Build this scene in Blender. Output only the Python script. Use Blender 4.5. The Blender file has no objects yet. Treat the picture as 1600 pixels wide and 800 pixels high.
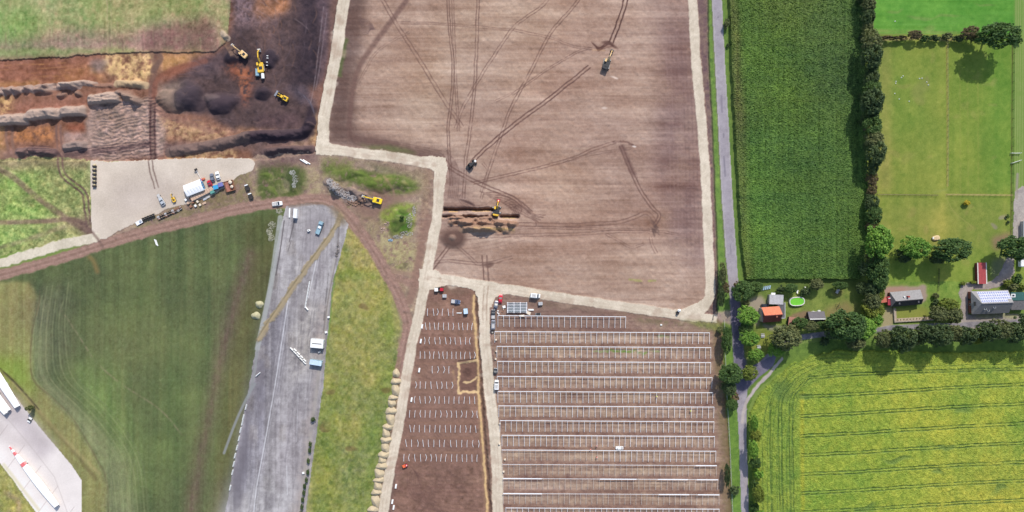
import bpy, bmesh, math, random
import numpy as np
from mathutils import Vector, Matrix

random.seed(7)
rng = np.random.default_rng(11)
scene = bpy.context.scene
C = scene.collection

# ------------------------------------------------------------------ camera, sky, sun, exposure
H = 324.0            # flying height in metres
M = 0.3              # metres on the ground per photograph pixel
cam_d = bpy.data.cameras.new('camera'); cam = bpy.data.objects.new('camera', cam_d); C.objects.link(cam)
cam.location = (0, 0, H); cam.rotation_euler = (0, 0, 0)
cam_d.sensor_width = 36.0; cam_d.lens = 36.0 * H / (1600 * M)
cam_d.clip_start = 1.0; cam_d.clip_end = 20000
scene.camera = cam

SUN_EL = math.radians(43); SUN_AZ = math.radians(16)     # azimuth from +Y towards +X
world = bpy.data.worlds.new('World'); scene.world = world; world.use_nodes = True
nt = world.node_tree; nt.nodes.clear()
sky = nt.nodes.new('ShaderNodeTexSky'); sky.sky_type = 'NISHITA'; sky.sun_disc = False
sky.sun_elevation = SUN_EL; sky.sun_rotation = SUN_AZ; sky.altitude = 50; sky.dust_density = 1.5
bg = nt.nodes.new('ShaderNodeBackground'); bg.inputs['Strength'].default_value = 0.15
ow = nt.nodes.new('ShaderNodeOutputWorld')
nt.links.new(sky.outputs[0], bg.inputs[0]); nt.links.new(bg.outputs[0], ow.inputs[0])
sd = bpy.data.lights.new('sun', 'SUN'); sd.energy = 3.35; sd.angle = math.radians(0.6); sd.color = (1.0, 0.95, 0.87)
sun = bpy.data.objects.new('sun', sd); C.objects.link(sun)
sdir = Vector((math.sin(SUN_AZ) * math.cos(SUN_EL), math.cos(SUN_AZ) * math.cos(SUN_EL), math.sin(SUN_EL)))
sun.rotation_euler = sdir.to_track_quat('Z', 'Y').to_euler(); sun.location = (60, 200, 200)
vs = scene.view_settings
vs.view_transform = 'Standard'; vs.look = 'None'; vs.exposure = 0.29; vs.gamma = 1.0; vs.use_curve_mapping = False
K = 1.36             # a level sunlit surface shows about K times its own colour at this exposure

# ------------------------------------------------------------------ helpers
def lin(c):
    c = np.asarray(c, float) / 255.0
    return np.where(c <= 0.04045, c / 12.92, ((c + 0.055) / 1.055) ** 2.4)

def alb(r, g, b):                       # seen sunlit colour -> surface colour
    return tuple(float(v) for v in np.clip(lin((r, g, b)) / K, 0.004, 0.85))

def P(px, py, h=0.0):                   # point of the site plan (0.3 m grid), for a feature h metres up
    f = (H - h) / H
    return ((px - 800) * M * f, (400 - py) * M * f)

_m = {}
def mat(name, rgb, rough=0.7, metal=0.0, var=0.12, scale=1.2, spec=0.4, emit=0):
    if name in _m: return _m[name]
    m = bpy.data.materials.new(name); m.use_nodes = True; n = m.node_tree
    b = n.nodes['Principled BSDF']; b.inputs['Roughness'].default_value = rough; b.inputs['Metallic'].default_value = metal
    b.inputs['Specular IOR Level'].default_value = spec
    tc = n.nodes.new('ShaderNodeTexCoord'); no = n.nodes.new('ShaderNodeTexNoise')
    no.inputs['Scale'].default_value = scale; no.inputs['Detail'].default_value = 4
    n.links.new(tc.outputs['Object'], no.inputs['Vector'])
    mr = n.nodes.new('ShaderNodeMapRange'); mr.inputs['From Min'].default_value = 0.3; mr.inputs['From Max'].default_value = 0.7
    mr.inputs['To Min'].default_value = 1 - var; mr.inputs['To Max'].default_value = 1 + var
    n.links.new(no.outputs['Fac'], mr.inputs['Value'])
    vm = n.nodes.new('ShaderNodeVectorMath'); vm.operation = 'SCALE'; vm.inputs[0].default_value = rgb
    n.links.new(mr.outputs[0], vm.inputs['Scale']); n.links.new(vm.outputs[0], b.inputs['Base Color'])
    _m[name] = m
    return m

def tag(o, label=None, cat=None, group=None, kind=None):
    if label: o['label'] = label
    if cat: o['category'] = cat
    if group: o['group'] = group
    if kind: o['kind'] = kind
    return o

def empty(name, loc, rz=0, label=None, cat=None, group=None):
    o = bpy.data.objects.new(name, None); C.objects.link(o); o.location = loc; o.rotation_euler = (0, 0, rz)
    o.empty_display_size = 0.5
    return tag(o, label, cat, group)

def copy_tree(o, parent=None):
    c = o.copy(); C.objects.link(c); c.parent = parent
    for ch in list(o.children): copy_tree(ch, c)
    return c

class MB:
    def __init__(s): s.v = []; s.f = []
    def add(s, vs, fs):
        k = len(s.v); s.v += [tuple(p) for p in vs]; s.f += [tuple(i + k for i in f) for f in fs]; return s
    def box(s, cx, cy, cz, sx, sy, sz, rot=0, top=1.0, topy=None):
        ty = top if topy is None else topy
        c, sn = math.cos(rot), math.sin(rot); vs = []
        for z, kx, ky in ((-.5, 1, 1), (.5, top, ty)):
            for x, y in ((-.5, -.5), (.5, -.5), (.5, .5), (-.5, .5)):
                X, Y = x * sx * kx, y * sy * ky
                vs.append((cx + X * c - Y * sn, cy + X * sn + Y * c, cz + z * sz))
        return s.add(vs, [(3, 2, 1, 0), (4, 5, 6, 7), (0, 1, 5, 4), (1, 2, 6, 5), (2, 3, 7, 6), (3, 0, 4, 7)])
    def cyl(s, p0, p1, r, n=10, r1=None):
        r1 = r if r1 is None else r1
        a, b = Vector(p0), Vector(p1); d = (b - a).normalized()
        u = d.orthogonal().normalized(); w = d.cross(u); vs = []
        for q, rr in ((a, r), (b, r1)):
            for i in range(n):
                t = 2 * math.pi * i / n; vs.append(q + (u * math.cos(t) + w * math.sin(t)) * rr)
        fs = [(i, (i + 1) % n, n + (i + 1) % n, n + i) for i in range(n)]
        fs += [tuple(reversed(range(n))), tuple(range(n, 2 * n))]
        return s.add(vs, fs)
    def bar(s, p0, p1, w, h):                      # rectangular beam
        a, b = Vector(p0), Vector(p1); d = (b - a).normalized()
        u = d.cross(Vector((0, 0, 1)))
        u = Vector((1, 0, 0)) if u.length < 1e-4 else u.normalized(); t = u.cross(d)
        vs = [q + u * (i * w / 2) + t * (j * h / 2) for q in (a, b) for i, j in ((-1, -1), (1, -1), (1, 1), (-1, 1))]
        return s.add(vs, [(3, 2, 1, 0), (4, 5, 6, 7), (0, 1, 5, 4), (1, 2, 6, 5), (2, 3, 7, 6), (3, 0, 4, 7)])
    def prism(s, prof, y0, y1):                    # profile in XZ pushed along Y
        n = len(prof); vs = [(x, y0, z) for x, z in prof] + [(x, y1, z) for x, z in prof]
        return s.add(vs, [tuple(range(n)), tuple(reversed(range(n, 2 * n)))] + [(i, n + i, n + (i + 1) % n, (i + 1) % n) for i in range(n)])
    def loft(s, st, ch=0.12):                      # stations (x, half width, z0, z1) with chamfered sections
        k = len(s.v); n = 8
        for x, hw, z0, z1 in st:
            c = min(ch, hw * .5, (z1 - z0) * .5)
            for y, z in ((-hw + c, z0), (hw - c, z0), (hw, z0 + c), (hw, z1 - c), (hw - c, z1), (-hw + c, z1), (-hw, z1 - c), (-hw, z0 + c)):
                s.v.append((x, y, z))
        for a in range(len(st) - 1):
            for i in range(n):
                j = (i + 1) % n; s.f.append((k + a * n + i, k + a * n + j, k + (a + 1) * n + j, k + (a + 1) * n + i))
        s.f.append(tuple(k + i for i in reversed(range(n)))); s.f.append(tuple(k + (len(st) - 1) * n + i for i in range(n)))
        return s
    def build(s, name, m, parent=None, loc=(0, 0, 0), rz=0, smooth=False, bevel=0, label=None):
        me = bpy.data.meshes.new(name); me.from_pydata(s.v, [], s.f); me.update()
        bm = bmesh.new(); bm.from_mesh(me); bmesh.ops.recalc_face_normals(bm, faces=bm.faces)
        if bevel:
            bmesh.ops.bevel(bm, geom=list(bm.edges), offset=bevel, segments=2, affect='EDGES', clamp_overlap=True)
        bm.to_mesh(me); bm.free()
        if smooth: me.polygons.foreach_set('use_smooth', [True] * len(me.polygons))
        me.materials.append(m)
        o = bpy.data.objects.new(name, me); C.objects.link(o); o.location = loc; o.rotation_euler = (0, 0, rz)
        if parent: o.parent = parent
        if label: o['label'] = label
        return o

ORD = ['first', 'second', 'third', 'fourth', 'fifth', 'sixth', 'seventh', 'eighth', 'ninth', 'tenth', 'eleventh', 'twelfth', 'thirteenth',
       'fourteenth', 'fifteenth', 'sixteenth', 'seventeenth', 'eighteenth', 'nineteenth', 'twentieth', 'twenty-first', 'twenty-second',
       'twenty-third', 'twenty-fourth', 'twenty-fifth', 'twenty-sixth', 'twenty-seventh', 'twenty-eighth', 'twenty-ninth', 'thirtieth']

# ------------------------------------------------------------------ the site plan: one height field cut into its surfaces
S = 1.0
X0, X1, Y0, Y1 = -84.0, 1684.0, -66.0, 866.0
gx = np.arange(X0, X1 + .01, S); gy = np.arange(Y0, Y1 + .01, S)
NX, NY = len(gx), len(gy)
GX, GY = np.meshgrid(gx, gy)
col = np.zeros((NY, NX, 3)); hgt = np.zeros((NY, NX)); reg = np.zeros((NY, NX), int)

def noise(sx, sy=None, octv=3, seed=0, rough=0.55):
    sy = sy or sx; out = np.zeros((NY, NX)); amp = 1; tot = 0
    for o in range(octv):
        r = np.random.default_rng(seed * 31 + o)
        ax = (gx - X0) / (sx / 2 ** o) + r.random() * 5; ay = (gy - Y0) / (sy / 2 ** o) + r.random() * 5
        L = r.standard_normal((int(ay[-1]) + 3, int(ax[-1]) + 3))
        ix, iy = ax.astype(int), ay.astype(int); fx, fy = ax - ix, ay - iy
        fx = fx * fx * (3 - 2 * fx); fy = (fy * fy * (3 - 2 * fy))[:, None]
        a = L[iy][:, ix] * (1 - fx) + L[iy][:, ix + 1] * fx
        b = L[iy + 1][:, ix] * (1 - fx) + L[iy + 1][:, ix + 1] * fx
        out += amp * (a * (1 - fy) + b * fy); tot += amp * amp; amp *= rough
        if min(sx, sy) / 2 ** o < S * 1.2: break
    return out / math.sqrt(tot) / 0.75

NW1, NW2 = noise(17, seed=1, octv=4, rough=.75), noise(17, seed=2, octv=4, rough=.75)
FINE = rng.standard_normal((NY, NX)); SW1, SW2 = noise(22, seed=51, octv=2, rough=.4), noise(22, seed=52, octv=2, rough=.4)
def win(x0, x1, y0, y1):
    a = max(0, int((x0 - X0) / S)); b = min(NX, int((x1 - X0) / S) + 2)
    c = max(0, int((y0 - Y0) / S)); d = min(NY, int((y1 - Y0) / S) + 2)
    return slice(c, max(c, d)), slice(a, max(a, b))

def segdist(pts, pad, rough=0):
    p = np.array(pts, float)
    w = win(p[:, 0].min() - pad, p[:, 0].max() + pad, p[:, 1].min() - pad, p[:, 1].max() + pad)
    x = GX[w] + NW1[w] * rough; y = GY[w] + NW2[w] * rough
    d = np.full(x.shape, 1e9); along = np.zeros(x.shape); acc = 0
    for (ax, ay), (bx, by) in zip(p[:-1], p[1:]):
        L2 = (bx - ax) ** 2 + (by - ay) ** 2 + 1e-9
        t = np.clip(((x - ax) * (bx - ax) + (y - ay) * (by - ay)) / L2, 0, 1)
        q = np.hypot(x - ax - t * (bx - ax), y - ay - t * (by - ay))
        along = np.where(q < d, acc + t * math.sqrt(L2), along); d = np.minimum(d, q); acc += math.sqrt(L2)
    return w, d, along, acc

def curve(pts, n=6):                      # smooth a polyline
    p = np.array(pts, float)
    if len(p) < 3: return p
    q = np.vstack([2 * p[0] - p[1], p, 2 * p[-1] - p[-2]]); out = []
    for i in range(1, len(q) - 2):
        for t in np.linspace(0, 1, n, endpoint=False):
            a, b, c, d = q[i - 1], q[i], q[i + 1], q[i + 2]
            out.append(.5 * (2 * b + (c - a) * t + (2 * a - 5 * b + 4 * c - d) * t * t + (3 * b - a - 3 * c + d) * t ** 3))
    out.append(p[-1]); return np.array(out)

def stroke(pts, w, c, a=1.0, soft=1.5, rough=0.0, brk=0.0, rid=None, z=None, smooth=True):
    p = curve(pts) if smooth else np.array(pts, float)
    W, d, al, tot = segdist(p, w / 2 + soft + rough * 3 + 3, rough)
    m = np.clip((w / 2 - d) / soft + .5, 0, 1) * a
    hard = m > .5 * a
    if brk: m = m * np.clip(1 - brk * (.5 + .5 * BRK[W]) * 1.2, 0, 1)
    if c is not None: col[W] = col[W] * (1 - m[..., None]) + np.array(c, float) * m[..., None]
    if rid is not None: reg[W] = np.where(hard, rid, reg[W])
    if z is not None: hgt[W] += z * m
    return W, d

def pair(pts, gap, w, c, a=.6, soft=1.2, brk=.35):
    a = min(.92, a * 1.15)
    p = curve(pts); t = np.gradient(p, axis=0); n = np.stack([-t[:, 1], t[:, 0]], 1); n /= np.linalg.norm(n, axis=1, keepdims=True) + 1e-9
    for s_ in (-1, 1): stroke(p + n * gap / 2 * s_, w, c, a, soft, .3, brk, smooth=False)

def pmask(pts, rough=0.0, soft=0):
    p = np.array(pts, float); pad = rough * 3 + 3 + soft * 3
    w = win(p[:, 0].min() - pad, p[:, 0].max() + pad, p[:, 1].min() - pad, p[:, 1].max() + pad)
    x = GX[w] + NW1[w] * rough; y = GY[w] + NW2[w] * rough
    ins = np.zeros(x.shape, bool); n = len(p)
    for i in range(n):
        ax, ay = p[i]; bx, by = p[(i + 1) % n]
        if ay == by: continue
        ins ^= ((ay > y) != (by > y)) & (x < (bx - ax) * (y - ay) / (by - ay) + ax)
    m = ins.astype(float)
    for _ in range(3):
        if soft:
            k = max(1, int(soft / S))
            for axis in (0, 1):
                pd = np.pad(m, [(k, k) if i == axis else (0, 0) for i in (0, 1)], mode='edge'); cs = np.cumsum(pd, axis)
                cs = np.concatenate([np.zeros_like(np.take(cs, [0], axis)), cs], axis)
                n_ = m.shape[axis]; m = (np.take(cs, range(2 * k + 1, 2 * k + 1 + n_), axis) - np.take(cs, range(0, n_), axis)) / (2 * k + 1)
    return w, m, ins

def area(pts, c, a=1.0, rough=1.0, soft=0, rid=None, nz=0.0, z=None, mod=None):
    w, m, ins = pmask(pts, rough, soft)
    m = m * a
    if mod is not None: m = m * np.clip(mod[w], 0, 1)
    if c is not None:
        cc = np.array(c, float)[None, None, :] * (1 + nz * FN[w][..., None])
        col[w] = col[w] * (1 - m[..., None]) + cc * m[..., None]
    if rid is not None: reg[w] = np.where(ins, rid, reg[w])
    if z is not None: hgt[w] += z * m
    return w, m, ins

def blotch(cx, cy, rx, ry, c, a=.7, z=0, pw=1.0, rough=3):
    w = win(cx - rx * 1.6 - 6, cx + rx * 1.6 + 6, cy - ry * 1.6 - 6, cy + ry * 1.6 + 6)
    r = np.hypot((GX[w] + SW1[w] * rough - cx) / rx, (GY[w] + SW2[w] * rough - cy) / ry)
    m = np.clip(1.25 - r, 0, 1) ** pw; m = np.clip(m * 1.6, 0, 1) * a
    if c is not None: col[w] = col[w] * (1 - m[..., None]) + np.array(c, float) * m[..., None]
    if z: hgt[w] += z * np.clip(1 - r * r, 0, 1)

def ridge(pts, w, z, nz=.3, c=None, a=.8, flat=False):
    p = curve(pts); W, d, al, tot = segdist(p, w + 4, .35)
    k = np.clip(1 - (d / w) ** 2, 0, 1) if not flat else np.clip((w - d) / (w * .45), 0, 1)
    end = np.clip(np.minimum(al, tot - al) / (w * .6) + .35, 0, 1)
    hgt[W] += z * k * end * (1 + nz * LUMP[W])
    if c is not None:
        m = np.clip(k * 3, 0, 1) * a; col[W] = col[W] * (1 - m[..., None]) + np.array(c, float) * m[..., None]

BRK = noise(7, seed=3); FN = noise(5, seed=4, octv=3); LUMP = noise(11, seed=5); BIG = noise(150, seed=6, octv=4); MED = noise(40, seed=8, octv=4)
HS = noise(190, 10, seed=9, octv=4, rough=.75); HS2 = noise(60, 2.2, seed=10, octv=1); HB = noise(90, 26, seed=14, octv=3); VS = noise(3, 160, seed=12, octv=2); VS2 = noise(14, 300, seed=13)

N3 = noise(3.2, octv=1, seed=41); N6 = noise(6.5, octv=2, seed=42)
def spoil(pts, w, z, c=None, a=.9, nz=.12):           # flat crest, easy north side, steep south side
    p = curve(pts); W, d, al, tot = segdist(p, w + 4, .6)
    yc = np.interp(GX[W], p[:, 0], p[:, 1]); dy = (GY[W] + NW2[W] * .5 - yc) / w
    k = np.clip((dy + 1) / .7, 0, 1) * np.clip((.62 - dy) / .3, 0, 1); k = k * k * (3 - 2 * k)
    lob = 1 + .22 * np.abs(np.sin(GX[W] / w * 1.25))
    end = np.clip(np.minimum(GX[W] - p[:, 0].min() + w * .4, p[:, 0].max() + w * .4 - GX[W]) / (w * .6), 0, 1)
    hgt[W] += z * np.clip(k * end * lob, 0, 1.1) * (1 + nz * LUMP[W])
    if c is not None:
        m = np.clip(k * end * 3, 0, 1) * a; col[W] = col[W] * (1 - m[..., None]) + np.array(c, float) * m[..., None]

def tint(mask_rid, arrs):                 # colour variation inside a surface: [(field, (dr, dg, db))]
    m = reg == mask_rid
    k = np.clip(col[m].mean(1) / 130, .3, 1.1)[:, None]
    for f, d in arrs: col[m] += k * f[m][:, None] * np.array(d, float)
GREEN, MEAD, PIT, YARD, HAUL, DIRT, WEST, RUN, APRON, STRIP, WASTE, FIELD, RACKF, PLOT, VERGE, ROAD, LANE, MAIZE, PADN, PAD, GARDEN, CROP = range(1, 23)
col[:] = (125, 145, 75); reg[:] = GREEN

area([(560, -70), (1108, -70), (1112, 200), (1122, 480), (1130, 505), (1142, 870), (575, 870), (600, 700), (640, 440), (500, 240)], (142, 114, 102), rid=WASTE, rough=.3)
# --- north-west meadow and the excavation
area([(-90, -70), (362, -70), (360, 60), (345, 82), (200, 84), (100, 92), (-90, 96)], (156, 160, 106), rid=MEAD)
area([(-90, 62), (60, 60), (120, 45), (200, 52), (260, 30), (330, 20), (345, 50), (345, 84), (200, 84), (100, 92), (-90, 96)], (152, 130, 112), a=.95, soft=9)
area([(225, 50), (330, 26), (340, 80), (225, 82)], (128, 98, 86), a=.85, soft=5)
area([(-90, 78), (210, 74), (210, 82), (-90, 92)], (140, 150, 95), a=.8, soft=2)
area([(-90, 20), (60, 15), (45, 60), (-90, 70)], (128, 162, 80), a=.45, soft=12)
area([(200, -70), (362, -70), (360, 20), (230, 30)], (140, 146, 92), a=.6, soft=14)
for k in range(46):
    x_ = random.uniform(-20, 350); y_ = random.uniform(30, 66); stroke([(x_, y_), (x_ + 1, y_ + random.uniform(10, 34))], 1.6, random.choice([(176, 158, 134), (128, 100, 88), (150, 150, 104)]), .35, 1.6, brk=.5)
tint(MEAD, [(N3, (6, 6, 5)), (N6, (7, 3, 4)), (VS, (3, 2, 2)), (MED, (7, 3, 6)), (FINE, (6, 6, 5)), (BIG, (8, 0, 3)), (VS2, (3, 2, 2)), (FN, (4, 4, 3))])
pair([(168, -70), (172, 75)], 6, 1.6, (178, 165, 125), .6)
for x in (190, 222, 240, 262, 285, 300, 318): stroke([(x, 40 + random.random() * 20), (x + 2, 80)], 2.5, (110, 85, 78), .45, 2, brk=.7)

area([(-90, 96), (50, 92), (100, 88), (210, 81), (300, 82), (338, 79), (356, 60), (360, 0), (360, -70), (560, -70), (538, 0), (516, 90), (500, 180), (494, 238), (400, 250), (330, 248), (240, 252), (140, 252), (-90, 250)], (140, 100, 82), rid=PIT, rough=.7)
hgt[reg == PIT] -= .6
R, Yl, DK, PU, TN = (146, 96, 76), (214, 178, 122), (82, 67, 68), (110, 92, 98), (168, 142, 122)
area([(-90, 96), (50, 93), (165, 86), (160, 115), (150, 128), (-90, 140)], R, a=.9, soft=4)
area([(50, 112), (160, 100), (165, 125), (60, 130)], (196, 142, 84), a=.6, soft=5, mod=.5 + MED * .5)
area([(-90, 128), (60, 126), (60, 134), (-90, 138)], (190, 140, 86), a=.6, soft=2)
area([(-90, 148), (14, 148), (22, 165), (12, 178), (-90, 180)], (220, 180, 118), a=.8, soft=4, mod=.6 + FN * .4)
area([(160, 84), (240, 82), (243, 105), (232, 128), (185, 130), (172, 118), (160, 108)], Yl, a=.95, soft=3, mod=.75 + FN * .3)
area([(138, 95), (170, 92), (160, 112), (140, 112)], (136, 118, 112), a=.8, soft=3)
area([(250, 84), (330, 82), (300, 100), (262, 112), (250, 110)], (200, 150, 96), a=.85, soft=4)
area([(262, 108), (330, 84), (345, 92), (320, 108), (265, 122), (250, 150), (244, 150)], (150, 92, 74), a=.8, soft=4)
area([(20, 160), (140, 148), (140, 172), (20, 185)], (152, 104, 86), a=.8, soft=4)
area([(20, 200), (84, 196), (84, 220), (20, 222)], (196, 130, 80), a=.85, soft=3, mod=.7 + FN * .35)
area([(-90, 196), (6, 196), (8, 245), (-90, 245)], (202, 152, 98), a=.7, soft=3)
area([(100, 195), (136, 190), (132, 210), (108, 208)], (160, 92, 68), a=.7, soft=3)
area([(100, 208), (134, 205), (134, 240), (96, 240)], (168, 142, 132), a=.8, soft=3)
area([(136, 165), (236, 150), (262, 180), (255, 245), (140, 248), (130, 230)], (166, 140, 128), a=.95, soft=2)
area([(-90, 232), (140, 232), (250, 240), (250, 250), (-90, 250)], (140, 112, 104), a=.6, soft=3)
# dark peat half
area([(355, -70), (365, 30), (350, 70), (330, 90), (290, 112), (250, 135), (262, 165), (320, 180), (385, 215), (480, 214), (500, 130), (530, -70)], DK, a=.9, soft=4)
area([(364, -70), (450, -70), (445, 20), (420, 40), (365, 40)], (128, 106, 110), a=.85, soft=7, mod=.75 + FN * .3)
area([(398, -70), (455, -70), (452, 15), (430, 25), (400, 30)], (188, 126, 84), a=.85, soft=5, mod=.75 + MED * .3)
area([(395, 0), (420, 5), (430, 60), (400, 70)], (120, 92, 84), a=.5, soft=6)
area([(345, 95), (368, 92), (400, 115), (395, 130), (385, 165), (375, 165), (372, 130), (350, 110)], (146, 86, 64), a=.8, soft=4, mod=.7 + FN * .4)
area([(368, 108), (388, 108), (384, 150), (374, 140)], (186, 114, 76), a=.6, soft=3, mod=.6 + FN * .5)
area([(470, -30), (505, -30), (497, 128), (450, 134), (462, 90)], (60, 50, 58), a=.8, soft=6)
area([(490, -70), (538, -70), (520, 60), (505, 130), (498, 130), (500, 60)], (112, 92, 98), a=.8, soft=3, mod=.7 + VS2 * .3)
area([(480, 136), (508, 132), (500, 158), (480, 155)], (146, 106, 92), a=.8, soft=3)
area([(445, 135), (480, 133), (490, 165), (470, 160)], (98, 86, 96), a=.7, soft=4)
area([(300, 85), (360, 85), (350, 108), (290, 120)], (96, 80, 86), a=.6, soft=6)
area([(240, 165), (300, 185), (385, 215), (380, 222), (330, 215), (250, 190)], (160, 116, 100), a=.75, soft=4)
area([(245, 180), (310, 192), (365, 206), (350, 218), (300, 224), (262, 215)], (190, 152, 112), a=.85, soft=4, mod=.7 + FN * .4)
area([(365, 198), (400, 200), (440, 200), (400, 206), (372, 212)], (160, 120, 96), a=.8, soft=2)
area([(400, 180), (470, 176), (466, 200), (400, 202)], (100, 78, 80), a=.7, soft=4)
area([(452, 226), (462, 218), (480, 218), (486, 172), (498, 174), (494, 228), (455, 228)], (198, 160, 112), a=.9, soft=1.5, mod=.8 + FN * .3)
area([(262, 238), (370, 232), (370, 248), (262, 250)], (192, 158, 112), a=.8, soft=2, mod=.7 + FN * .4)
area([(250, 225), (380, 215), (480, 208), (484, 222), (400, 232), (370, 232), (262, 240)], (112, 92, 90), a=.8, soft=3)
area([(395, 228), (492, 224), (494, 240), (400, 250), (392, 245)], (118, 96, 92), a=.9, soft=3)
area([(245, 135), (290, 125), (300, 150), (290, 175), (262, 162), (245, 150)], (150, 128, 112), a=.8, soft=4)
tint(PIT, [(MED, (6, 5, 5)), (FINE, (4, 4, 4)), (FN, (6, 5, 5)), (N6, (5, 4, 4)), (BRK, (7, 5, 4))])
dk = (reg == PIT); hgt[dk] += .05 * FN[dk] + .02 * FINE[dk]
# spoil ridges and heaps
SP = (190, 168, 154)
spoil([(-80, 194), (-10, 191), (20, 188), (42, 188)], 13, 3.2, c=SP); spoil([(46, 182), (75, 179), (92, 179)], 13, 3.3, c=SP); spoil([(97, 177), (118, 175), (132, 174)], 12, 3.3, c=SP)
spoil([(140, 158), (165, 155), (184, 153)], 12, 3.3, c=SP); spoil([(194, 152), (206, 155), (214, 158)], 9, 2.2, c=(160, 134, 118))
for i in range(9): ridge([(-8 + i * 15, 143 - i * .8 + random.uniform(-3, 3)), (2 + i * 15, 141 - i)], 6.5, 2.0, nz=.6, c=(172, 150, 140))
ridge([(102, 133), (125, 129), (148, 131)], 5, 1.6, nz=.5, c=SP); ridge([(148, 133), (176, 134)], 4, 1.0, nz=.5, c=(150, 116, 100)); ridge([(182, 131), (205, 131), (228, 133)], 6, 1.6, c=(200, 176, 140))
for cx, cy, r in ((90, 147, 9), (119, 147, 8), (70, 138, 8), (198, 150, 10), (212, 157, 9), (188, 146, 7)): blotch(cx, cy, r, r * .7, (150, 126, 114), .6, z=1.9)
spoil([(100, 230), (118, 228), (134, 228)], 9, 2.2, c=(150, 130, 122)); ridge([(28, 238), (50, 236), (85, 238)], 7, 1.8, nz=.6, c=(120, 98, 96))
W_ = win(134, 264, 150, 250)
m = np.clip(BRK[W_] * 0 + 1, 0, 1) * (reg[W_] == PIT)
hgt[W_] += m * .30 * np.sin(GY[W_] * 1.05 + NW1[W_] * 2.4 + GX[W_] * .22) * np.clip(1 - np.abs(GX[W_] - 198) / 72, 0, .5) * 2
blotch(268, 158, 26, 20, (140, 120, 108), .5, z=2.6); blotch(298, 150, 22, 24, (72, 62, 70), .85, z=4.2); blotch(345, 160, 28, 20, (74, 62, 70), .85, z=3.0)
blotch(407, 148, 17, 13, (62, 52, 60), .85, z=2.6); blotch(424, 93, 12, 9, (58, 50, 60), .8, z=1.8); blotch(365, 90, 22, 12, (48, 42, 52), .85, z=1.6)
blotch(330, 150, 12, 7, (130, 112, 108), .5, z=.8)
ridge([(380, 214), (430, 211), (470, 208), (486, 190)], 9, 2.6, nz=.2, c=(80, 66, 72)); ridge([(265, 238), (300, 232), (345, 224), (385, 214)], 9, 2.2, nz=.2, c=(120, 100, 94))
area([(385, 213), (470, 207), (482, 165), (497, 170), (490, 212), (400, 222)], (54, 44, 54), a=.85, soft=2.5)
ridge([(412, 237), (450, 233), (488, 233)], 6, 1.8, c=(110, 90, 88)); area([(412, 234), (490, 230), (490, 238), (414, 242)], (76, 62, 66), a=.7, soft=2)
ridge([(355, 60), (348, 52)], 5, 1.2, c=(190, 170, 150))
for k in range(5): stroke([(345 + k * 4, 60 + k * 2), (362 + k * 3, 88 + k)], 2, (186, 148, 116), .6, 2, brk=.4)
TRK = (104, 78, 72)
stroke([(237, 82), (242, 100), (237, 125), (236, 170), (238, 215), (240, 262)], 10, TRK, .55, 3)
pair([(238, 160), (237, 200), (238, 250)], 7, 3, (88, 64, 64), .8, brk=.3)
stroke([(236, 150), (250, 175), (290, 190), (330, 205)], 9, (146, 108, 96), .5, 3)
stroke([(240, 150), (244, 125), (270, 108), (320, 95)], 8, (140, 88, 72), .55, 3)
stroke([(246, 82), (250, 92), (238, 110)], 8, (118, 92, 82), .8, 3)
pair([(90, 196), (92, 230), (97, 250)], 7, 3, (128, 98, 90), .8, brk=.2); pair([(12, 200), (15, 230), (20, 262)], 9, 4, (142, 108, 94), .8, brk=.2)
for k in range(4): pair([(100, 246 - k * 2), (170, 238 - k * 3), (232, 228 - k * 2)], 4, 1.6, (96, 74, 74), .7)
for k in range(5): stroke([(42 + k * 3, 228 + k * 4), (80, 230 + k * 3), (95, 245), (100, 255)], 2, (84, 64, 66), .7, 1.5, brk=.4)
for k in range(26):
    x, y = random.uniform(380, 492), random.uniform(5, 125); t = random.uniform(1.2, 2.0); L = random.uniform(15, 40)
    stroke([(x, y), (x + L * math.cos(t) * .5 + 4, y + L * .5), (x + L * math.cos(t), y + L)], 1.8, random.choice([(110, 92, 98), (50, 42, 52), (140, 104, 88)]), .4, 1.8, brk=.6)
for k in range(60):
    x, y = random.uniform(362, 460), random.uniform(-30, 70); t = random.choice([1.45, 1.7, .5, .8]) + random.uniform(-.2, .2); L = random.uniform(10, 34)
    stroke([(x, y), (x + L * math.cos(t) * .5 + 2, y + L * .5 * math.sin(t)), (x + L * math.cos(t), y + L * math.sin(t))], 1.3, random.choice([(150, 130, 130), (60, 50, 60), (160, 112, 86), (90, 76, 84)]), .45, 1.3, brk=.5)
for k in range(40):
    x, y = random.uniform(262, 480), random.uniform(95, 200); L = random.uniform(8, 26)
    stroke([(x, y), (x + L * .5, y + random.uniform(-2, 3)), (x + L, y + random.uniform(-4, 5))], 1.4, random.choice([(120, 102, 106), (50, 42, 50), (140, 110, 96)]), .4, 1.4, brk=.5)
stroke([(505, 10), (492, 120), (485, 160)], 1.5, (160, 144, 146), .6, 1.3, brk=.4); stroke([(510, 20), (498, 110), (492, 140)], 1.5, (150, 134, 138), .6, 1.3, brk=.4)
for k in range(6): stroke([(462 + k * 4, 140 + k * 3), (478 + k * 2, 152 + k * 3), (486 + k, 165 + k * 3)], 1.3, (140, 130, 140) if k % 2 else (60, 54, 62), .5, 1.3, brk=.4)
for k in range(14):
    y = random.uniform(98, 126); x = random.uniform(-40, 120); stroke([(x, y), (x + random.uniform(30, 60), y - 3)], 1.6, random.choice([(196, 140, 88), (120, 70, 58)]), .45, 1.5, brk=.6)

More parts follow.
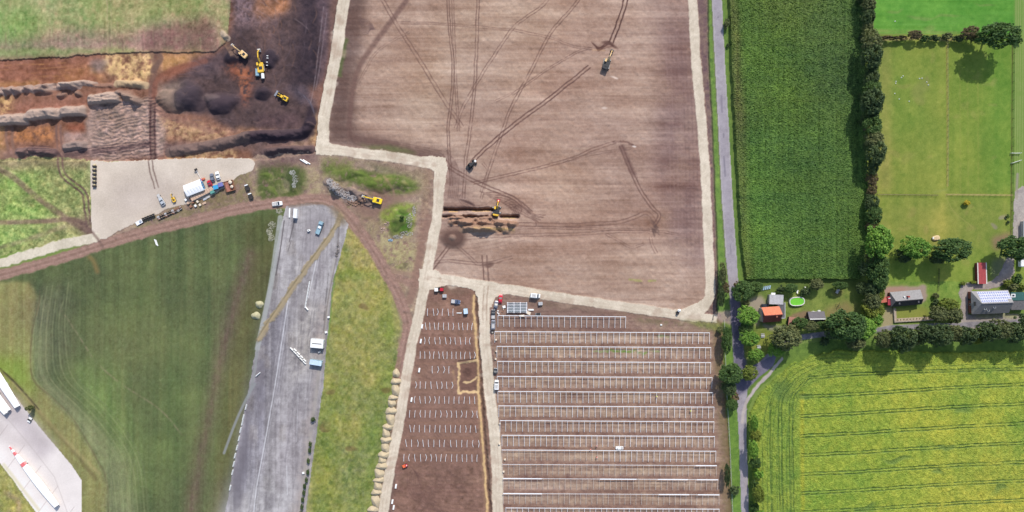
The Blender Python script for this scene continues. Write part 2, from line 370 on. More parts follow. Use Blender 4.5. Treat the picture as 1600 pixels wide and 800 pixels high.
# --- west grass and tracks around the gravel yard
area([(-90, 248), (100, 246), (142, 252), (142, 365), (100, 380), (-90, 415)], (150, 154, 98), rid=WASTE, rough=1.2)
W = area([(-90, 270), (60, 270), (90, 330), (60, 345), (-90, 340)], (128, 172, 76), a=.65, soft=9, mod=.6 + MED * .5)
area([(-90, 350), (70, 352), (40, 385), (-90, 400)], (132, 172, 82), a=.6, soft=8)
tint(WASTE, [(N3, (5, 5, 4)), (N6, (8, 5, 4)), (MED, (5, 2, 3)), (FINE, (6, 6, 4)), (FN, (6, 5, 4))])
M1 = (134, 106, 94)
stroke([(-60, 240), (10, 270), (60, 310), (105, 342), (140, 362)], 9, M1, .75, 4, brk=.25); stroke([(-90, 350), (60, 346), (120, 344), (150, 370)], 7, M1, .8, 3, brk=.15)
pair([(92, 245), (100, 275), (130, 300), (136, 330), (138, 350)], 7, 3, (108, 84, 78), .8, brk=.25); stroke([(-60, 405), (40, 375), (110, 350)], 7, (150, 128, 104), .5, 4, brk=.4)
area([(110, 345), (142, 335), (150, 372), (142, 380)], (112, 88, 80), a=.8, soft=5)
area([(-90, 248), (120, 246), (140, 252), (138, 262), (-90, 262)], (146, 120, 100), a=.6, soft=4)

# --- big west field
area([(-90, 440), (100, 405), (200, 378), (300, 350), (370, 330), (430, 322), (446, 328), (425, 430), (400, 545), (352, 800), (345, 870), (-90, 870)], (98, 108, 70), rid=WEST, rough=.6)
area([(-90, 440), (45, 440), (62, 465), (50, 520), (52, 590), (110, 650), (150, 715), (168, 760), (170, 870), (-90, 870)], (150, 146, 92), a=.95, soft=2)
area([(-90, 550), (40, 560), (50, 590), (60, 620), (20, 600), (-90, 560)], (136, 160, 66), a=.7, soft=8)
area([(58, 470), (75, 470), (72, 590), (130, 640), (210, 720), (215, 870), (168, 870), (166, 760), (150, 715), (108, 650), (52, 590), (52, 520)], (138, 142, 100), a=.95, soft=5)
area([(60, 450), (110, 440), (110, 560), (90, 590), (60, 560)], (98, 98, 80), a=.5, soft=12)
area([(110, 560), (180, 560), (200, 640), (230, 760), (215, 800), (190, 700), (120, 620)], (124, 144, 82), a=.8, soft=16)
area([(130, 500), (260, 470), (280, 560), (200, 600), (140, 560)], (124, 128, 82), a=.5, soft=20)
area([(260, 560), (300, 560), (240, 870), (210, 870)], (104, 116, 72), a=.4, soft=12)
area([(378, 350), (445, 330), (425, 430), (400, 545), (352, 800), (345, 870), (322, 870), (345, 640), (370, 480), (392, 410)], (102, 98, 64), a=.8, soft=6)
stroke([(392, 395), (372, 460), (345, 560), (325, 660), (305, 760), (290, 870)], 24, (108, 92, 78), .6, 16, brk=.15)
stroke([(392, 395), (372, 460), (345, 560), (325, 660), (305, 760), (290, 870)], 8, (118, 96, 86), .4, 6, brk=.3)
area([(405, 330), (444, 328), (432, 380), (400, 395), (380, 370)], (84, 92, 56), a=.6, soft=8)
tint(WEST, [(N3, (3, 3, 3)), (N6, (1.5, 2, 1)), (BIG, (5, 7, 2)), (MED, (4, 4, 2)), (VS2, (6, 4, 3)), (VS, (2.5, 3, 2)), (FINE, (6, 6, 5)), (FN, (2, 3, 2))])
stroke([(96, 485), (120, 520), (150, 565), (190, 600), (250, 640), (285, 680)], 2.4, (160, 142, 116), .5, 2, brk=.7)
stroke([(140, 402), (146, 408), (152, 424)], 7, (150, 122, 78), .6, 5)
for k in range(12): stroke([(64 + k * 4.2 + random.uniform(-2, 2), 446 + random.uniform(-6, 30)), (58 + k * 4.4, 490), (52 + k * 5, 530), (54 + k * 6, 590), (104 + k * 6.5, 645), (158 + k * 5.6, 715), (172 + k * 5.4, 800), (174 + k * 5.4, 860)], 2.2, (118, 124, 90) if k % 2 else (158, 160, 116), .4, 1.8, brk=.3)
for k in range(6): stroke([(60 + k * 4, 470), (56 + k * 4, 530), (60 + k * 4.5, 590), (112 + k * 5, 645), (165 + k * 5, 715), (178 + k * 6, 800), (180 + k * 6, 860)], 1.3, (112, 118, 84) if k % 2 else (152, 152, 112), .35, 1.3, brk=.4)
stroke([(62, 455), (60, 480), (50, 520), (50, 588), (80, 620), (112, 652), (150, 715), (168, 760), (168, 860)], 2.5, (108, 92, 68), .55, 2, brk=.5)
stroke([(-30, 570), (8, 585), (40, 618), (70, 655), (110, 700), (150, 748)], 6, (110, 96, 66), .55, 4, brk=.3); stroke([(20, 598), (55, 635), (95, 680), (155, 740)], 5, (186, 168, 118), .5, 4, brk=.3)
stroke([(0, 576), (30, 606), (60, 640)], 2.4, (62, 58, 46), .7, 2, brk=.3, z=-.4)
area([(-90, 720), (0, 728), (55, 800), (55, 870), (-90, 870)], (150, 152, 88), a=.9, soft=2, rid=STRIP)
stroke([(10, 770), (30, 790), (20, 840)], 8, (150, 132, 108), .5, 5)
for x in range(90, 390, 9): stroke([(x, 430 + random.uniform(0, 60)), (x - 6, 640), (x - 14, 860)], 2.2, random.choice([(78, 88, 58), (122, 130, 88)]), .26, 3, brk=.6)

# --- concrete apron
area([(-90, 500), (-30, 560), (0, 592), (20, 615), (46, 648), (76, 684), (110, 724), (127, 750), (129, 870), (110, 870), (56, 800), (22, 752), (0, 724), (-90, 640)], (242, 232, 226), rid=APRON, rough=.25)
area([(-90, 500), (0, 590), (60, 665), (90, 700), (60, 720), (20, 668), (-90, 560)], (198, 186, 186), a=.8, soft=6); area([(-90, 560), (0, 660), (50, 690), (40, 700), (0, 690)], (205, 192, 188), a=.6, soft=6)
tint(APRON, [(MED, (4, 4, 4)), (FINE, (2.5, 2.5, 2.5)), (BIG, (4, 4, 4))])
for k in range(7):
    stroke([(-40 + k * 26, 600 + k * 32), (-70 + k * 26, 640 + k * 32)], 1, (176, 160, 156), .5, 1, smooth=False)
stroke([(0, 640), (50, 700), (85, 745), (105, 800)], 1, (190, 178, 172), .6, 1, smooth=False); stroke([(6, 726), (60, 796)], 5, (232, 222, 190), .8, 3)

# --- waste ground in the middle
area([(385, 246), (400, 242), (500, 236), (600, 250), (675, 258), (690, 300), (672, 440), (640, 560), (600, 600), (580, 450), (548, 365), (500, 322), (430, 322), (370, 330), (340, 336), (300, 350), (200, 378), (142, 375), (150, 365), (205, 342), (295, 308), (362, 266)], (162, 138, 120), rid=WASTE, rough=1.5)
area([(545, 350), (590, 390), (625, 430), (640, 480), (625, 600), (560, 480)], (158, 138, 110), a=.7, soft=8)
area([(205, 346), (290, 310), (362, 270), (388, 262), (400, 290), (390, 318), (300, 345), (220, 368)], (128, 116, 84), a=.75, soft=4, mod=.7 + FN * .4)
area([(405, 256), (440, 252), (476, 262), (484, 285), (470, 305), (440, 310), (410, 312), (402, 300)], (88, 98, 54), a=1, soft=3, mod=1 + FN * .35)
area([(445, 262), (468, 262), (468, 295), (448, 292)], (70, 82, 50), a=.8, soft=3)
area([(502, 256), (560, 262), (600, 272), (640, 272), (660, 288), (655, 300), (615, 308), (590, 300), (565, 290), (530, 280), (505, 272)], (92, 108, 50), a=1, soft=2.5, mod=1.05 + FN * .3)
area([(560, 250), (600, 258), (650, 268), (655, 276), (600, 270)], (92, 104, 62), a=.5, soft=3)
area([(590, 335), (600, 322), (630, 316), (650, 320), (650, 345), (642, 368), (612, 372), (604, 350)], (134, 146, 68), a=.95, soft=2.5, mod=1.05 + FN * .3)
area([(622, 328), (642, 330), (640, 360), (615, 365), (612, 350)], (86, 122, 48), a=.95, soft=3)
area([(575, 395), (600, 385), (640, 400), (635, 425), (600, 425)], (158, 152, 96), a=.6, soft=4, mod=.6 + FN * .5)
area([(590, 380), (640, 375), (650, 400), (620, 410)], (170, 140, 116), a=.6, soft=5)
for _ in range(70): blotch(*random.choice([(random.uniform(560, 655), random.uniform(340, 435)), (random.uniform(405, 500), random.uniform(256, 312)), (random.uniform(505, 665), random.uniform(255, 345))]), random.uniform(3, 9), random.uniform(2, 6), random.choice([(112, 118, 66), (150, 142, 98), (128, 104, 92), (172, 156, 124), (96, 106, 56)]), .45, rough=4)
tint(WASTE, [(N3, (3, 3, 2)), (BRK, (4, 3, 2))])
area([(400, 250), (495, 236), (495, 256), (402, 262)], (122, 96, 92), a=.8, soft=4)
area([(495, 248), (690, 262), (680, 330), (660, 300), (652, 285), (600, 258), (500, 256)], (146, 118, 104), a=.6, soft=4)
stroke([(488, 262), (490, 290), (480, 315)], 14, (168, 140, 120), .5, 6); stroke([(668, 265), (664, 330), (652, 400), (645, 440)], 12, (152, 120, 104), .7, 5)
area([(572, 345), (648, 378), (655, 432), (625, 425), (598, 392)], (170, 158, 116), a=.85, soft=6, mod=.85 + FN * .4)
area([(500, 246), (560, 250), (540, 268), (505, 262)], (112, 116, 66), a=.7, soft=4, mod=.8 + FN * .4); area([(520, 300), (505, 280), (500, 262), (520, 270), (545, 290)], (128, 122, 84), a=.6, soft=4)
area([(640, 270), (668, 262), (672, 300), (660, 340), (655, 300)], (150, 136, 104), a=.5, soft=5); area([(545, 330), (575, 325), (600, 345), (590, 370), (560, 352)], (160, 140, 110), a=.6, soft=5, mod=.7 + FN * .4)
area([(480, 262), (500, 258), (505, 300), (480, 315), (470, 300)], (156, 142, 106), a=.6, soft=4, mod=.7 + FN * .4)
tint(WASTE, [(MED, (4, 4, 4)), (FINE, (6, 6, 6)), (FN, (6, 6, 4))])
hgt[reg == WASTE] += (.05 * FN + .02 * FINE)[reg == WASTE]
blotch(458, 278, 14, 20, None, z=1.4); blotch(600, 288, 60, 14, None, z=1.3); blotch(540, 272, 30, 10, None, z=.9); blotch(625, 345, 22, 24, None, z=1.3)
for cx, cy in ((610, 283), (585, 280), (636, 290), (560, 275), (575, 288), (630, 330), (618, 350), (420, 275), (428, 300)): blotch(cx, cy, random.uniform(6, 12), random.uniform(4, 7), random.choice([(74, 88, 44), (134, 130, 78), (104, 122, 56)]), .6, z=.4, rough=4)
stroke([(600, 275), (612, 292), (616, 305)], 4, (160, 132, 108), .8, 2, brk=.3)
area([(560, 305), (595, 295), (640, 308), (600, 325), (585, 345), (555, 335), (545, 318)], (136, 106, 96), a=.75, soft=4)
for (a, b) in (((512, 285), (545, 312)), ((545, 300), (585, 320))): ridge([a, ((a[0] + b[0]) / 2, (a[1] + b[1]) / 2 - 2), b], 8, 1.6, nz=.8, c=(132, 116, 110))
for k in range(9):
    s = random.uniform(0, 1); stroke([(420 + s * 60, 262 + k), (415 + s * 55, 290), (425 + s * 50, 306)], 1.6, (150, 140, 96), .35, 1.5, brk=.5)

# --- grass strip east of the runway
area([(548, 352), (560, 365), (592, 395), (612, 440), (624, 500), (620, 580), (606, 660), (580, 800), (572, 870), (450, 870), (478, 800), (505, 600), (525, 430), (540, 370)], (146, 146, 84), rid=STRIP, rough=.8)
area([(600, 470), (625, 500), (620, 580), (602, 690), (580, 800), (570, 870), (530, 870), (560, 700), (595, 600)], (106, 132, 60), a=.75, soft=10, mod=.7 + MED * .4)
area([(500, 600), (540, 600), (530, 720), (520, 870), (470, 870), (480, 780)], (126, 138, 66), a=.6, soft=10)
area([(530, 420), (590, 420), (590, 436), (528, 438)], (116, 134, 62), a=.7, soft=3)
area([(545, 355), (600, 400), (595, 430), (560, 425), (540, 400)], (168, 156, 98), a=.7, soft=5)
tint(STRIP, [(N3, (5, 5, 5)), (N6, (5, 4, 5)), (BRK, (4, 2, 3)), (MED, (9, 5, 2)), (FINE, (8, 8, 5)), (FN, (8, 7, 3)), (BIG, (6, 3, 2))])
for cx, cy in ((573, 478), (510, 660), (520, 612), (556, 700), (604, 612)): blotch(cx, cy, 7, 5, (106, 82, 56), .5)

stroke([(545, 352), (566, 374), (592, 412), (610, 445), (620, 490), (624, 540)], 12, (160, 146, 106), .55, 6, brk=.3)
# --- dirt road
DR = (160, 128, 114)
for p in ([(-90, 452), (0, 430), (100, 402), (200, 370), (300, 345), (370, 327), (430, 318), (490, 311), (520, 317), (545, 340), (570, 372), (597, 415), (622, 460), (637, 505), (632, 545), (622, 590)],):
    stroke(p, 17, DR, 1, 3, .8, rid=DIRT)
    pair(p, 7, 2.4, (172, 140, 126), .6, brk=.3); stroke(p, 2, (132, 102, 92), .5, 2, brk=.3)
stroke([(612, 432), (650, 445)], 12, DR, .9, 4, .8, rid=DIRT); stroke([(597, 415), (622, 425), (655, 430)], 8, DR, .6, 5); stroke([(640, 470), (648, 445), (652, 420), (670, 340)], 12, (150, 118, 104), .8, 4)
stroke([(560, 360), (580, 330), (640, 305), (655, 300)], 10, (150, 122, 106), .55, 5)
tint(DIRT, [(FINE, (4, 4, 4)), (FN, (4, 3, 3))])
stroke([(624, 560), (612, 640), (596, 740), (580, 860)], 5, (140, 116, 92), .6, 3)

# --- runway
area([(447, 322), (480, 317), (520, 322), (532, 335), (545, 350), (532, 400), (520, 440), (505, 600), (480, 780), (470, 870), (338, 870), (352, 800), (400, 545), (424, 430), (434, 375)], (166, 160, 160), rid=RUN, rough=.4)
area([(410, 500), (450, 480), (430, 600), (395, 800), (390, 870), (350, 870), (352, 800), (398, 560)], (124, 120, 130), a=.85, soft=8, mod=.8 + VS2 * .2)
area([(470, 480), (510, 470), (495, 560), (455, 600), (460, 520)], (184, 176, 168), a=.75, soft=6, mod=.8 + FN * .2)
area([(450, 620), (490, 640), (470, 800), (440, 870), (420, 870), (435, 720)], (156, 148, 150), a=.6, soft=8)
area([(352, 760), (470, 740), (462, 870), (340, 870)], (188, 184, 182), a=.5, soft=14)
area([(345, 800), (400, 770), (400, 870), (340, 870)], (196, 190, 188), a=.6, soft=10)
for _ in range(60):
    s_, t_ = random.random(), random.random(); x_, y_ = 440 - t_ * 95 + s_ * (100 + t_ * 23), 330 + t_ * 540
    w_, m_, i_ = pmask([(x_ - 6, y_ - 12), (x_ + 5, y_ - 11), (x_ + 3, y_ + 12), (x_ - 8, y_ + 11)], 1.5, 1.2); m_ = m_ * (reg[w_] == RUN) * .35
    col[w_] = col[w_] * (1 - m_[..., None]) + np.array(random.choice([(112, 106, 110), (132, 124, 126), (190, 184, 180), (150, 140, 132)]), float) * m_[..., None]
tint(RUN, [(VS2, (6, 6, 6)), (VS, (5, 5, 5)), (N6, (4, 4, 4)), (BIG, (5, 5, 5)), (FINE, (5, 5, 5)), (FN, (4, 4, 4)), (MED, (3, 3, 3))])
def rw(s, t):      # s across 0..1, t along 0..1 (top to bottom)
    yl = 330 + t * 540; xl = 440 - t * 95; xr = 540 - t * 72
    return (xl + s * (xr - xl), yl)
for k in range(70):
    s = random.random(); t0 = random.random() * .9; stroke([rw(s, t0), rw(s, min(1.05, t0 + random.uniform(.05, .3)))], random.uniform(.8, 2.2), random.choice([(104, 98, 104), (118, 112, 118), (178, 172, 172), (186, 182, 182)]), .4, 1.4, brk=.5, smooth=False)
for t in np.linspace(.04, .98, 26): stroke([rw(.05, t), rw(.95, t + .012)], .9, (128, 122, 126), .28, 1, brk=.5, smooth=False)
for s in (.14, .3, .46, .64, .8): stroke([rw(s, 0), rw(s, 1)], .9, (122, 116, 120), .35, 1, brk=.4, smooth=False)
area([(480, 330), (520, 330), (500, 420), (470, 420)], (140, 132, 136), a=.5, soft=8)
area([(398, 560), (420, 560), (400, 680), (372, 800), (352, 800), (376, 690)], (112, 106, 112), a=.7, soft=4, mod=.5 + VS2 * .5)
area([(500, 470), (512, 470), (498, 600), (478, 780), (462, 870), (448, 870), (470, 720), (488, 600)], (176, 162, 156), a=.6, soft=3, mod=.8 + FN * .3)
PW = (234, 234, 236)
for p in ([(496, 398), (482, 465)], [(450, 470), (444, 510), (430, 600), (416, 680), (400, 765), (390, 870)]):
    stroke(p, 1.2, PW, .85, 1, smooth=False, brk=.2); stroke([(x + 3.4, y + 1) for x, y in p], 1, (200, 198, 200), .5, 1, smooth=False, brk=.4)
stroke([(448, 728), (449, 773)], 1, PW, .6, 1); stroke([(466, 620), (463, 690)], 1, PW, .35, 1); stroke([(482, 540), (484, 522), (492, 512)], 1.3, (196, 190, 184), .5, 1.2)
stroke([(438, 340), (432, 385), (424, 440), (412, 500), (402, 545)], 8, (174, 176, 172), .85, 1.5, brk=.1); stroke([(444, 345), (438, 390), (431, 430)], 1.6, (80, 74, 74), .8, 1.2)
stroke([(460, 345), (452, 378)], 1.4, (84, 78, 80), .8, 1.2); stroke([(455, 376), (450, 392)], 1.2, (84, 78, 80), .6, 1.2)
stroke([(402, 548), (396, 590), (388, 620)], 4, (150, 152, 150), .7, 1.2)
stroke([(398, 600), (384, 625), (368, 660), (350, 708)], 4, (148, 150, 150), .85, 1.5, rid=RUN)
stroke([(522, 405), (512, 480), (500, 570), (488, 660), (476, 740), (468, 800), (460, 866)], 5, (176, 168, 158), .6, 3, brk=.3)
stroke([(530, 350), (526, 400), (514, 460), (505, 520)], 1.4, (96, 84, 78), .6, 1.4, brk=.3); stroke([(514, 420), (506, 500)], 1.6, (80, 74, 70), .6, 1.3, brk=.5)
for p in ([(533, 338), (524, 356), (500, 390), (470, 432), (440, 475), (418, 508), (404, 530)],):
    stroke(p, 9, (168, 150, 118), .95, 2.4, 1.4, brk=.1, z=.3); stroke([(x - 4, y + 2) for x, y in p], 2.4, (122, 112, 86), .7, 2, brk=.4); stroke(p, 2, (188, 166, 130), .6, 2, brk=.4)
area([(515, 322), (535, 330), (545, 350), (530, 350), (518, 330)], (140, 122, 96), a=.8, soft=3)
stroke([(452, 322), (500, 318), (525, 328)], 4, (138, 116, 100), .7, 3)

# --- gravel yard and west haul road
SA = (220, 205, 183)
area([(141, 251), (175, 253), (240, 250), (300, 247), (350, 247), (392, 248), (399, 255), (394, 266), (374, 274), (352, 292), (330, 306), (300, 316), (262, 326), (245, 335), (215, 347), (185, 360), (166, 373), (150, 375), (143, 360), (142, 310)], (218, 203, 186), rid=YARD, rough=.5, z=.25)
stroke([(-90, 428), (0, 411), (50, 396), (100, 381), (150, 371)], 15, (222, 210, 188), 1, 2, .8, rid=HAUL, z=.2)
area([(141, 251), (200, 253), (205, 280), (150, 300)], (222, 206, 188), a=.6, soft=8); area([(180, 280), (300, 280), (260, 320), (180, 340)], (198, 182, 172), a=.5, soft=12)
tint(YARD, [(MED, (4, 4, 4)), (FINE, (3.5, 3.5, 3.5)), (BIG, (4, 4, 4))])
pair([(234, 246), (238, 270), (245, 294)], 6, 2.2, (120, 98, 90), .75, brk=.2); stroke([(140, 358), (152, 372), (160, 385)], 4, (120, 96, 88), .7, 3, brk=.3)

# --- the great bare field
area([(540, -70), (1082, -70), (1084, 0), (1094, 100), (1102, 250), (1106, 380), (1106, 460), (1078, 488), (1000, 480), (900, 468), (800, 452), (720, 438), (668, 424), (674, 392), (684, 330), (698, 262), (690, 246), (600, 233), (514, 226), (508, 214), (512, 180), (522, 100), (540, 0)], (178, 148, 130), rid=FIELD, rough=.5)
area([(530, -70), (580, -70), (565, 60), (552, 150), (556, 205), (620, 222), (700, 240), (700, 256), (600, 236), (514, 227), (508, 214)], (112, 88, 80), a=1, soft=7)
area([(1036, 40), (1085, 20), (1100, 300), (1103, 420), (1080, 420), (1050, 380), (1020, 250), (1030, 120)], (132, 104, 98), a=.9, soft=13, mod=.85 + MED * .25)
area([(690, 250), (730, 250), (740, 330), (700, 340), (690, 420), (676, 424), (690, 330)], (150, 120, 108), a=.75, soft=8)
area([(720, 0), (900, 0), (820, 160), (640, 200), (620, 110)], (198, 170, 144), a=.55, soft=26)
area([(820, 250), (960, 240), (980, 320), (840, 330)], (190, 160, 136), a=.5, soft=20)
area([(700, 60), (800, 60), (790, 200), (700, 190)], (160, 134, 124), a=.3, soft=16)
area([(1000, -70), (1090, -70), (1098, 60), (1020, 60)], (140, 112, 104), a=.5, soft=14)
area([(750, 60), (1000, 60), (1020, 100), (760, 110)], (184, 156, 140), a=.5, soft=20); area([(800, 400), (1060, 410), (1060, 470), (800, 440)], (184, 156, 136), a=.5, soft=16)
area([(930, 180), (1000, 200), (1040, 330), (960, 340), (900, 260)], (152, 122, 112), a=.35, soft=22)
area([(800, 0), (900, 0), (860, 60), (640, 60), (660, 0)], (190, 166, 146), a=.4, soft=24)
tint(FIELD, [(N3, (1.5, 1.5, 1.5)), (N6, (2, 2, 2)), (HS, (6, 6, 5.5)), (HS2, (2, 2, 2)), (HB, (4, 4.5, 4.5)), (BRK, (1.2, 1.2, 1.2)), (MED, (3, 3, 3)), (FINE, (3, 3, 3)), (BIG, (3, 4, 4))])
for k in range(70):
    x, y = random.uniform(560, 1060), random.uniform(-20, 470)
    stroke([(x, y), (x + random.uniform(15, 90), y + random.uniform(-2, 2))], random.uniform(1, 3), random.choice([(136, 108, 98), (146, 116, 104), (196, 170, 148)]), .28, 2, brk=.6, smooth=False)
T, T2 = (112, 84, 76), (104, 76, 70)
stroke([(655, -70), (640, -10), (612, 32), (582, 72), (560, 108), (550, 150), (546, 205), (556, 216), (620, 226)], 8, (118, 90, 82), .75, 4, brk=.1)
pair([(592, -10), (622, 42), (650, 85), (690, 150), (722, 198)], 5, 1.4, T, .7); pair([(597, -60), (592, -10)], 5, 1.4, T, .7)
pair([(698, -60), (702, 40), (708, 110), (705, 160), (700, 200), (702, 250), (706, 290)], 3.4, 1.5, T, .8, brk=.2); pair([(706, -60), (710, 80), (714, 160), (716, 205)], 3.2, 1.3, T, .7)
pair([(749, -60), (745, 60), (742, 130), (735, 200), (728, 250), (724, 310)], 4, 1.4, T, .75, brk=.3)
pair([(880, -60), (855, 0), (820, 28), (800, 46), (760, 105), (725, 165), (712, 200)], 4, 1.3, T, .6)
pair([(930, -60), (903, 0), (860, 52), (830, 110), (800, 165), (785, 205), (752, 300)], 4, 1.4, T, .7)
pair([(920, 104), (870, 145), (800, 197), (750, 240), (732, 262)], 5, 2, T2, .85, brk=.15); pair([(800, 148), (850, 112), (905, 80), (925, 76)], 3, 1.4, T, .5)
pair([(800, 46), (855, 58), (895, 72), (925, 76)], 3, 1.3, T, .5); pair([(985, -60), (978, 0), (966, 38), (955, 66)], 6, 2.2, (84, 58, 54), .9, brk=.1)
pair([(620, 35), (700, 38), (800, 47)], 3, 1.3, T, .45); pair([(775, 158), (800, 146)], 3, 1.2, T, .4); pair([(560, 130), (590, 80), (640, 50)], 3, 1.2, T, .35)
for k in range(7): stroke([(924 + k * 2, 66 + k * 1.5), (935, 74 + k), (950, 68 + random.uniform(-3, 6)), (958, 72)], 1.5, (96, 66, 60), .7, 1.3, brk=.3)
blotch(952, 70, 9, 5, (92, 64, 58), .7); stroke([(926, 78), (945, 79)], 2, (200, 160, 120), .5, 2)
pair([(962, 222), (930, 232), (900, 245), (860, 258), (800, 272), (740, 286)], 4, 1.5, (124, 94, 84), .75, brk=.3); pair([(985, 232), (930, 240), (880, 252)], 3, 1.2, T, .4)
pair([(970, 228), (984, 262), (1002, 300), (1020, 325), (1030, 336), (1022, 352)], 4.5, 1.7, T, .8, brk=.15); stroke([(972, 230), (984, 258), (992, 275)], 8, (112, 84, 78), .65, 4, .6, brk=.3)
stroke([(958, 222), (975, 221), (988, 226)], 3.4, T2, .75, 2, .6, brk=.3); blotch(990, 228, 3, 1.6, (240, 225, 215), .9); blotch(962, 122, 6, 2, (225, 205, 190), .8); blotch(950, 170, 6, 2, (220, 200, 186), .7)
pair([(1026, 350), (1010, 332), (990, 340), (960, 348), (880, 352), (800, 350), (700, 352)], 5, 1.7, (124, 94, 84), .7, brk=.25); pair([(1015, 362), (960, 362), (900, 366), (805, 368), (720, 372)], 4, 1.6, T, .5, brk=.3)
pair([(1060, 366), (1020, 360), (940, 358), (860, 356), (805, 356)], 3, 1.5, T, .6, brk=.3); pair([(940, 362), (960, 372), (985, 386), (1005, 382)], 3, 1.4, T, .45); pair([(1016, 370), (1020, 385), (1026, 395)], 4, 1.4, T, .5)
for k in range(8): stroke([(1018 + random.uniform(-3, 6), 340 + k * 3), (1024 + random.uniform(-5, 6), 356 + k * 2)], 2.2, (92, 72, 68), .55, 1.6, brk=.4)
for k in range(5):
    o = k * 4.6; stroke([(752 + k * 5, 300 + o * .6), (790 + k, 303 + o), (808 - k, 311 + o), (820 + k, 324 + o * .8), (836, 335 + o * .6), (851 - k * 3.5, 337 + o * .8)], 1.9, (112, 84, 76), .75, 1.3, .5, brk=.35)
for k in range(5): stroke([(786 + k * 3, 318 + k * 2), (800, 312 + k * 4), (814 - k * 2, 322), (812 - k * 3, 334), (800, 340 - k)], 1.6, (96, 70, 64), .65, 1.4, .4, brk=.3)
pair([(702, 262), (735, 280), (775, 298), (806, 312), (830, 332)], 5, 2, T, .75, brk=.2); pair([(690, 243), (702, 262)], 5, 2, T, .75)
for k in range(6): stroke([(698 + k * 2.5, 235 + k * 3), (704 + k * 2.6, 270), (700 + k * 3, 310)], 1.6, T, .55, 1.5, brk=.3)
for k in range(5): stroke([(545, 200 + k * 2.5), (560, 214 + k * 3), (620, 222 + k * 3), (690, 236 + k * 4)], 1.5, (104, 80, 72), .5, 1.4, brk=.3)
pair([(755, 255), (762, 270), (752, 310)], 3.5, 1.3, T, .5); pair([(724, 300), (718, 312), (730, 322), (760, 322)], 3, 1.3, T, .5)
for k in range(4): stroke([(720 + k * 4, 312 + k), (735 + k * 2, 318 + k)], 3, (96, 74, 70), .6, 1.5)
blotch(709, 372, 20, 18, (104, 80, 72), .95, z=.8, rough=1); blotch(707, 370, 5, 5, (160, 134, 118), .8, z=.8, rough=1)
pair([(700, 386), (690, 400), (672, 424)], 5, 2, T, .7, brk=.2); pair([(716, 386), (730, 398), (745, 412)], 4, 1.5, T, .5)
pair([(672, 412), (700, 408), (758, 412), (800, 402)], 4, 1.6, T, .55, brk=.3); blotch(758, 413, 9, 5, (104, 78, 70), .7); pair([(757, 400), (759, 425), (762, 450)], 7, 2.2, (124, 96, 86), .8, brk=.1)
for k in range(6): stroke([(800 + k * 4, 350 + k * 5), (760, 360 + k * 6), (690, 362 + k * 8)], 1.4, T, .28, 1.4, brk=.4)
for k in range(9): stroke([(560 + k, 30 + k * 3), (575, 32 + k * 2.5), (586 - k, 46)], 1.5, (92, 72, 74), .45, 1.4, brk=.4)
stroke([(553, 70), (545, 140), (540, 200)], 3, (130, 104, 94), .5, 3, brk=.3); area([(536, 60), (543, 62), (534, 120), (527, 120)], (92, 108, 60), a=.7, soft=1.5)
area([(560, 225), (620, 229), (655, 238), (640, 240), (580, 232)], (104, 112, 68), a=.75, soft=2)
for k in range(8): stroke([(1040 + k * 6, 60), (1046 + k * 6, 200), (1048 + k * 6.4, 400)], 1.6, random.choice([(164, 134, 126), (112, 88, 86)]), .35, 1.8, brk=.5)
for k in range(5): stroke([(1050 - k * 9, 398 + k * 6), (1080 - k * 6, 440 + k * 6), (1050 - k * 20, 470)], 1.5, (150, 122, 108), .3, 1.6, brk=.4)
stroke([(984, 437), (1005, 439), (1024, 439)], 3.4, (170, 168, 100), .7, 1.4, .4, brk=.55); hgt[reg == FIELD] += (.006 * HS2 + .006 * FINE)[reg == FIELD]
# trial trenches in the field
TD = (86, 60, 48)
for (x0, x1, y, w) in ((692, 770, 326.5, 3.2), (783, 809, 337.5, 3.0), (692, 776, 337.5, 1.6)):
    stroke([(x0, y), (x1, y + .5)], w, TD, .9, 1.2, .2, smooth=False); W, d = stroke([(x0, y + .5), (x1, y + 1)], w + 2.2, None, 1, 1.0, .5, smooth=False, z=-2.2)
stroke([(702, 330.5), (714, 330.5)], 2, (226, 184, 124), .9, 1.2); stroke([(738, 329.5), (764, 329.5)], 2, (226, 184, 124), .9, 1.2, brk=.2); stroke([(786, 340), (804, 340.5)], 2.2, (220, 186, 130), .9, 1.2)
ridge([(702, 339), (735, 339), (770, 340)], 4, 1.5, nz=1.1, c=(160, 126, 106)); ridge([(705, 348), (740, 347), (775, 348), (806, 350)], 5, 1.5, nz=1.0, c=(164, 128, 106)); ridge([(722, 358), (760, 357), (800, 360)], 6, 1.6, nz=.8, c=(160, 130, 108)); stroke([(742, 356), (802, 359)], 4, (214, 178, 120), .75, 2, brk=.3)

# --- rack field and bare plot
area([(772, 458), (830, 462), (900, 472), (960, 482), (1010, 494), (1085, 502), (1130, 500), (1142, 620), (1144, 800), (1146, 870), (776, 870), (776, 700), (772, 600), (768, 500)], (158, 130, 114), rid=RACKF, rough=.5)
RACK = [(778, 978, 494), (773, 1109, 519), (776, 1111, 542), (777, 1111, 565.5), (777, 1113, 589), (778, 1114, 612.5), (779, 1116, 635), (781, 1116, 658), (784, 1117, 681), (784, 1119, 704), (785, 1120, 726.5), (786, 1122, 748.5), (786, 1124, 772), (790, 1124, 794.5), (792, 1126, 817)]
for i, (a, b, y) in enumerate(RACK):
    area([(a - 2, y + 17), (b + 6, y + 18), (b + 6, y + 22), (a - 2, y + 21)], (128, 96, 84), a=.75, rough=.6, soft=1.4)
    area([(a + 2, y + 2), (b, y + 3), (b, y + 15), (a + 2, y + 14)], (178, 154, 132), a=.7, rough=.8, soft=2, mod=.7 + HS2 * .3)
